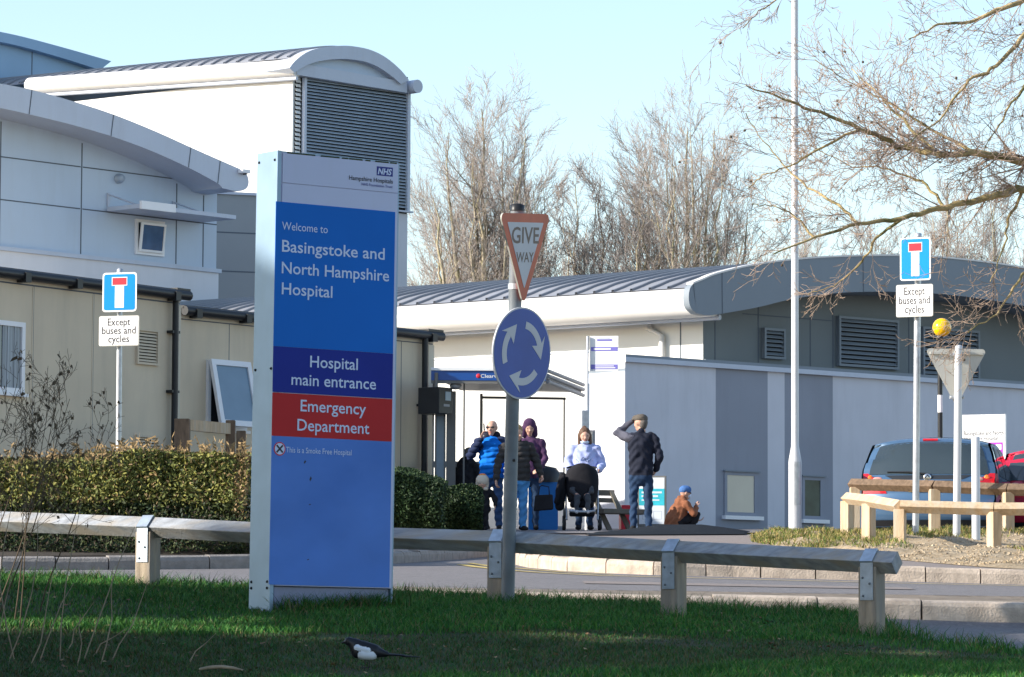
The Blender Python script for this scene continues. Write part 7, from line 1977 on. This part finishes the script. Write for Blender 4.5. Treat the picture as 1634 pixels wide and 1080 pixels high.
# person crouching beyond the hump in a brown coat
pr = []
pr += [('b', (0, -.06, .30), .20, (0, .02, .46), .205, (1, .85, 1)), ('b', (0, .02, .46), .205, (0, .08, .62), .165, (1, .8, 1)), ('b', (-.12, .08, .64), .075, (.12, .08, .64), .075, I3), ('b', (0, .07, .64), .09, (0, .10, .73), .066, I3), ('b', (0, -.12, .14), .19, (0, -.1, .28), .20, (1, .8, 1))]
for s in (-1, 1):
    limb(pr, 'd', ((s * .10, -.06, .26), .10), ((s * .15, .34, .40), .07), ((s * .14, .16, .09), .055)); pr.append(('shoe', (s * .14, .13, .05), .042, (s * .15, .28, .04), .034, I3))
limb(pr, 'b', ((.19, .08, .62), .072), ((.27, .22, .42), .064), ((.12, .33, .55), .05)); hand(pr, (.115, .335, .56), (-.3, .2, .9), (-.3, .9, 0), 60, -1)
limb(pr, 'b', ((-.19, .08, .62), .072), ((-.25, .25, .40), .064), ((-.10, .44, .30), .05)); hand(pr, (-.10, .45, .30), (.1, .9, .2), (0, .1, 1), 30, -1)
hp_, P = head_prims((0, .16, .83), -8, 6); pr += hp_
cap_ = [('h', P(0, -.03, .06), .104, P(0, .01, .065), .102, (1, 1, .85))]
mk_ = [('m', P(-.03, .07, -.055), .036, P(.03, .07, -.055), .036, (1, 1.05, 1.05)), ('m', P(0, .09, -.03), .03, P(0, .08, -.09), .028, I3)]
gl = [('g', P(-.055, .088, .010), .016, P(.055, .088, .010), .016, (1, .7, 1)), ('g', P(.08, .02, .012), .006, P(.062, .085, .012), .006, I3), ('g', P(-.08, .02, .012), .006, P(-.062, .085, .012), .006, I3)]
make_person(gp(1083, 62.6, .06), -68, pr, dict(MB_, b=m_brown_f, d=m_blackf), 'person in a brown coat, blue hat and face mask crouching by the striped wall', sc=.82, extras=[('hat', cap_, m_cap_b, .010), ('mask', mk_, m_mask, .010), ('sunglasses', gl, m_black, .006)])

# magpie on the lawn
Y = 22.75; g_ = gp(582, Y, .035); k = Y / FPX
def B_l(px, py): return W(px, py, Y)
m_mb = M('magpie_black', (0.010, 0.011, 0.016), 0.4, 0.2, 20, spec=0.4); m_mw = M('magpie_white', (0.62, 0.68, 0.78), 0.7, 0.05)
z0 = g_.z; x0 = g_.x
def Q(px, dz, dy=0.0): return Vector(((px - 580) * k + x0, Y + dy, z0 + dz))
pr = [('k', Q(566, .135), .036, Q(580, .105), .050, (1, .9, 1)), ('k', Q(580, .105), .052, Q(598, .092), .044, (1, .9, 1)), ('k', Q(598, .092), .040, Q(618, .078), .016, I3), ('k', Q(558, .150), .027, Q(561, .145), .028, I3), ('k', Q(566, .135), .034, Q(572, .09), .040, I3),
      ('k', Q(552, .146), .010, Q(544.5, .139), .003, I3), ('k', Q(616, .079), .016, Q(645, .068), .013, (1, 1.2, .5)), ('k', Q(645, .068), .013, Q(671, .060), .007, (1, 1.2, .5)),
      ('w', Q(581, .080, -.009), .038, Q(594, .074, -.009), .034, (1, 1.02, .95)), ('w', Q(572, .116, -.028), .018, Q(588, .098, -.032), .018, (1, 1, .9))]
bird = thing('magpie', g_, 'black and white magpie standing on the shaded lawn in front of the welcome sign', 'bird')
V, F = remesh_parts(pr, .0045, 3); tg, tags = classify(V, F, pr, dict(w=.003)); mk('body', V, F, tg, [dict(k=m_mb, w=m_mw)[t] for t in tags], bird, smooth=True)
for px, dy in ((582, -.012), (588, .014)):
    mb = MB(); mb.tube([Q(px + 1, .055, dy), Q(px + 3, .028, dy), Q(px, -.02, dy)], [.005, .0032, .003], m_mb, 6)
    for a in (-.02, -.012, .014): mb.tube([Q(px, .0, dy), Q(px, .0, dy) + Vector((a, -.006 if a > -.015 else .004, 0))], .0022, m_mb, 5)
    mb.build('leg', bird)
mb = MB(); mb.ball(Q(556.5, .155, -.024), .0035, m_eye, 8); mb.build('eye', bird)
# pale stick lying in the grass at the bottom edge
mb = MB(); p = [gp(x, 22.62, .035) for x in (322, 340, 358, 376, 392)]; p = [v + Vector((0, 0, dz)) for v, dz in zip(p, (0, .012, .015, .008, -.005))]; mb.tube(p, [.008, .011, .011, .010, .006], m_weed_l, 7)
prop(mb.build('fallen_stick', base=p[0]), 'pale curved stick lying in the grass at the bottom edge, left of the magpie', 'stick')
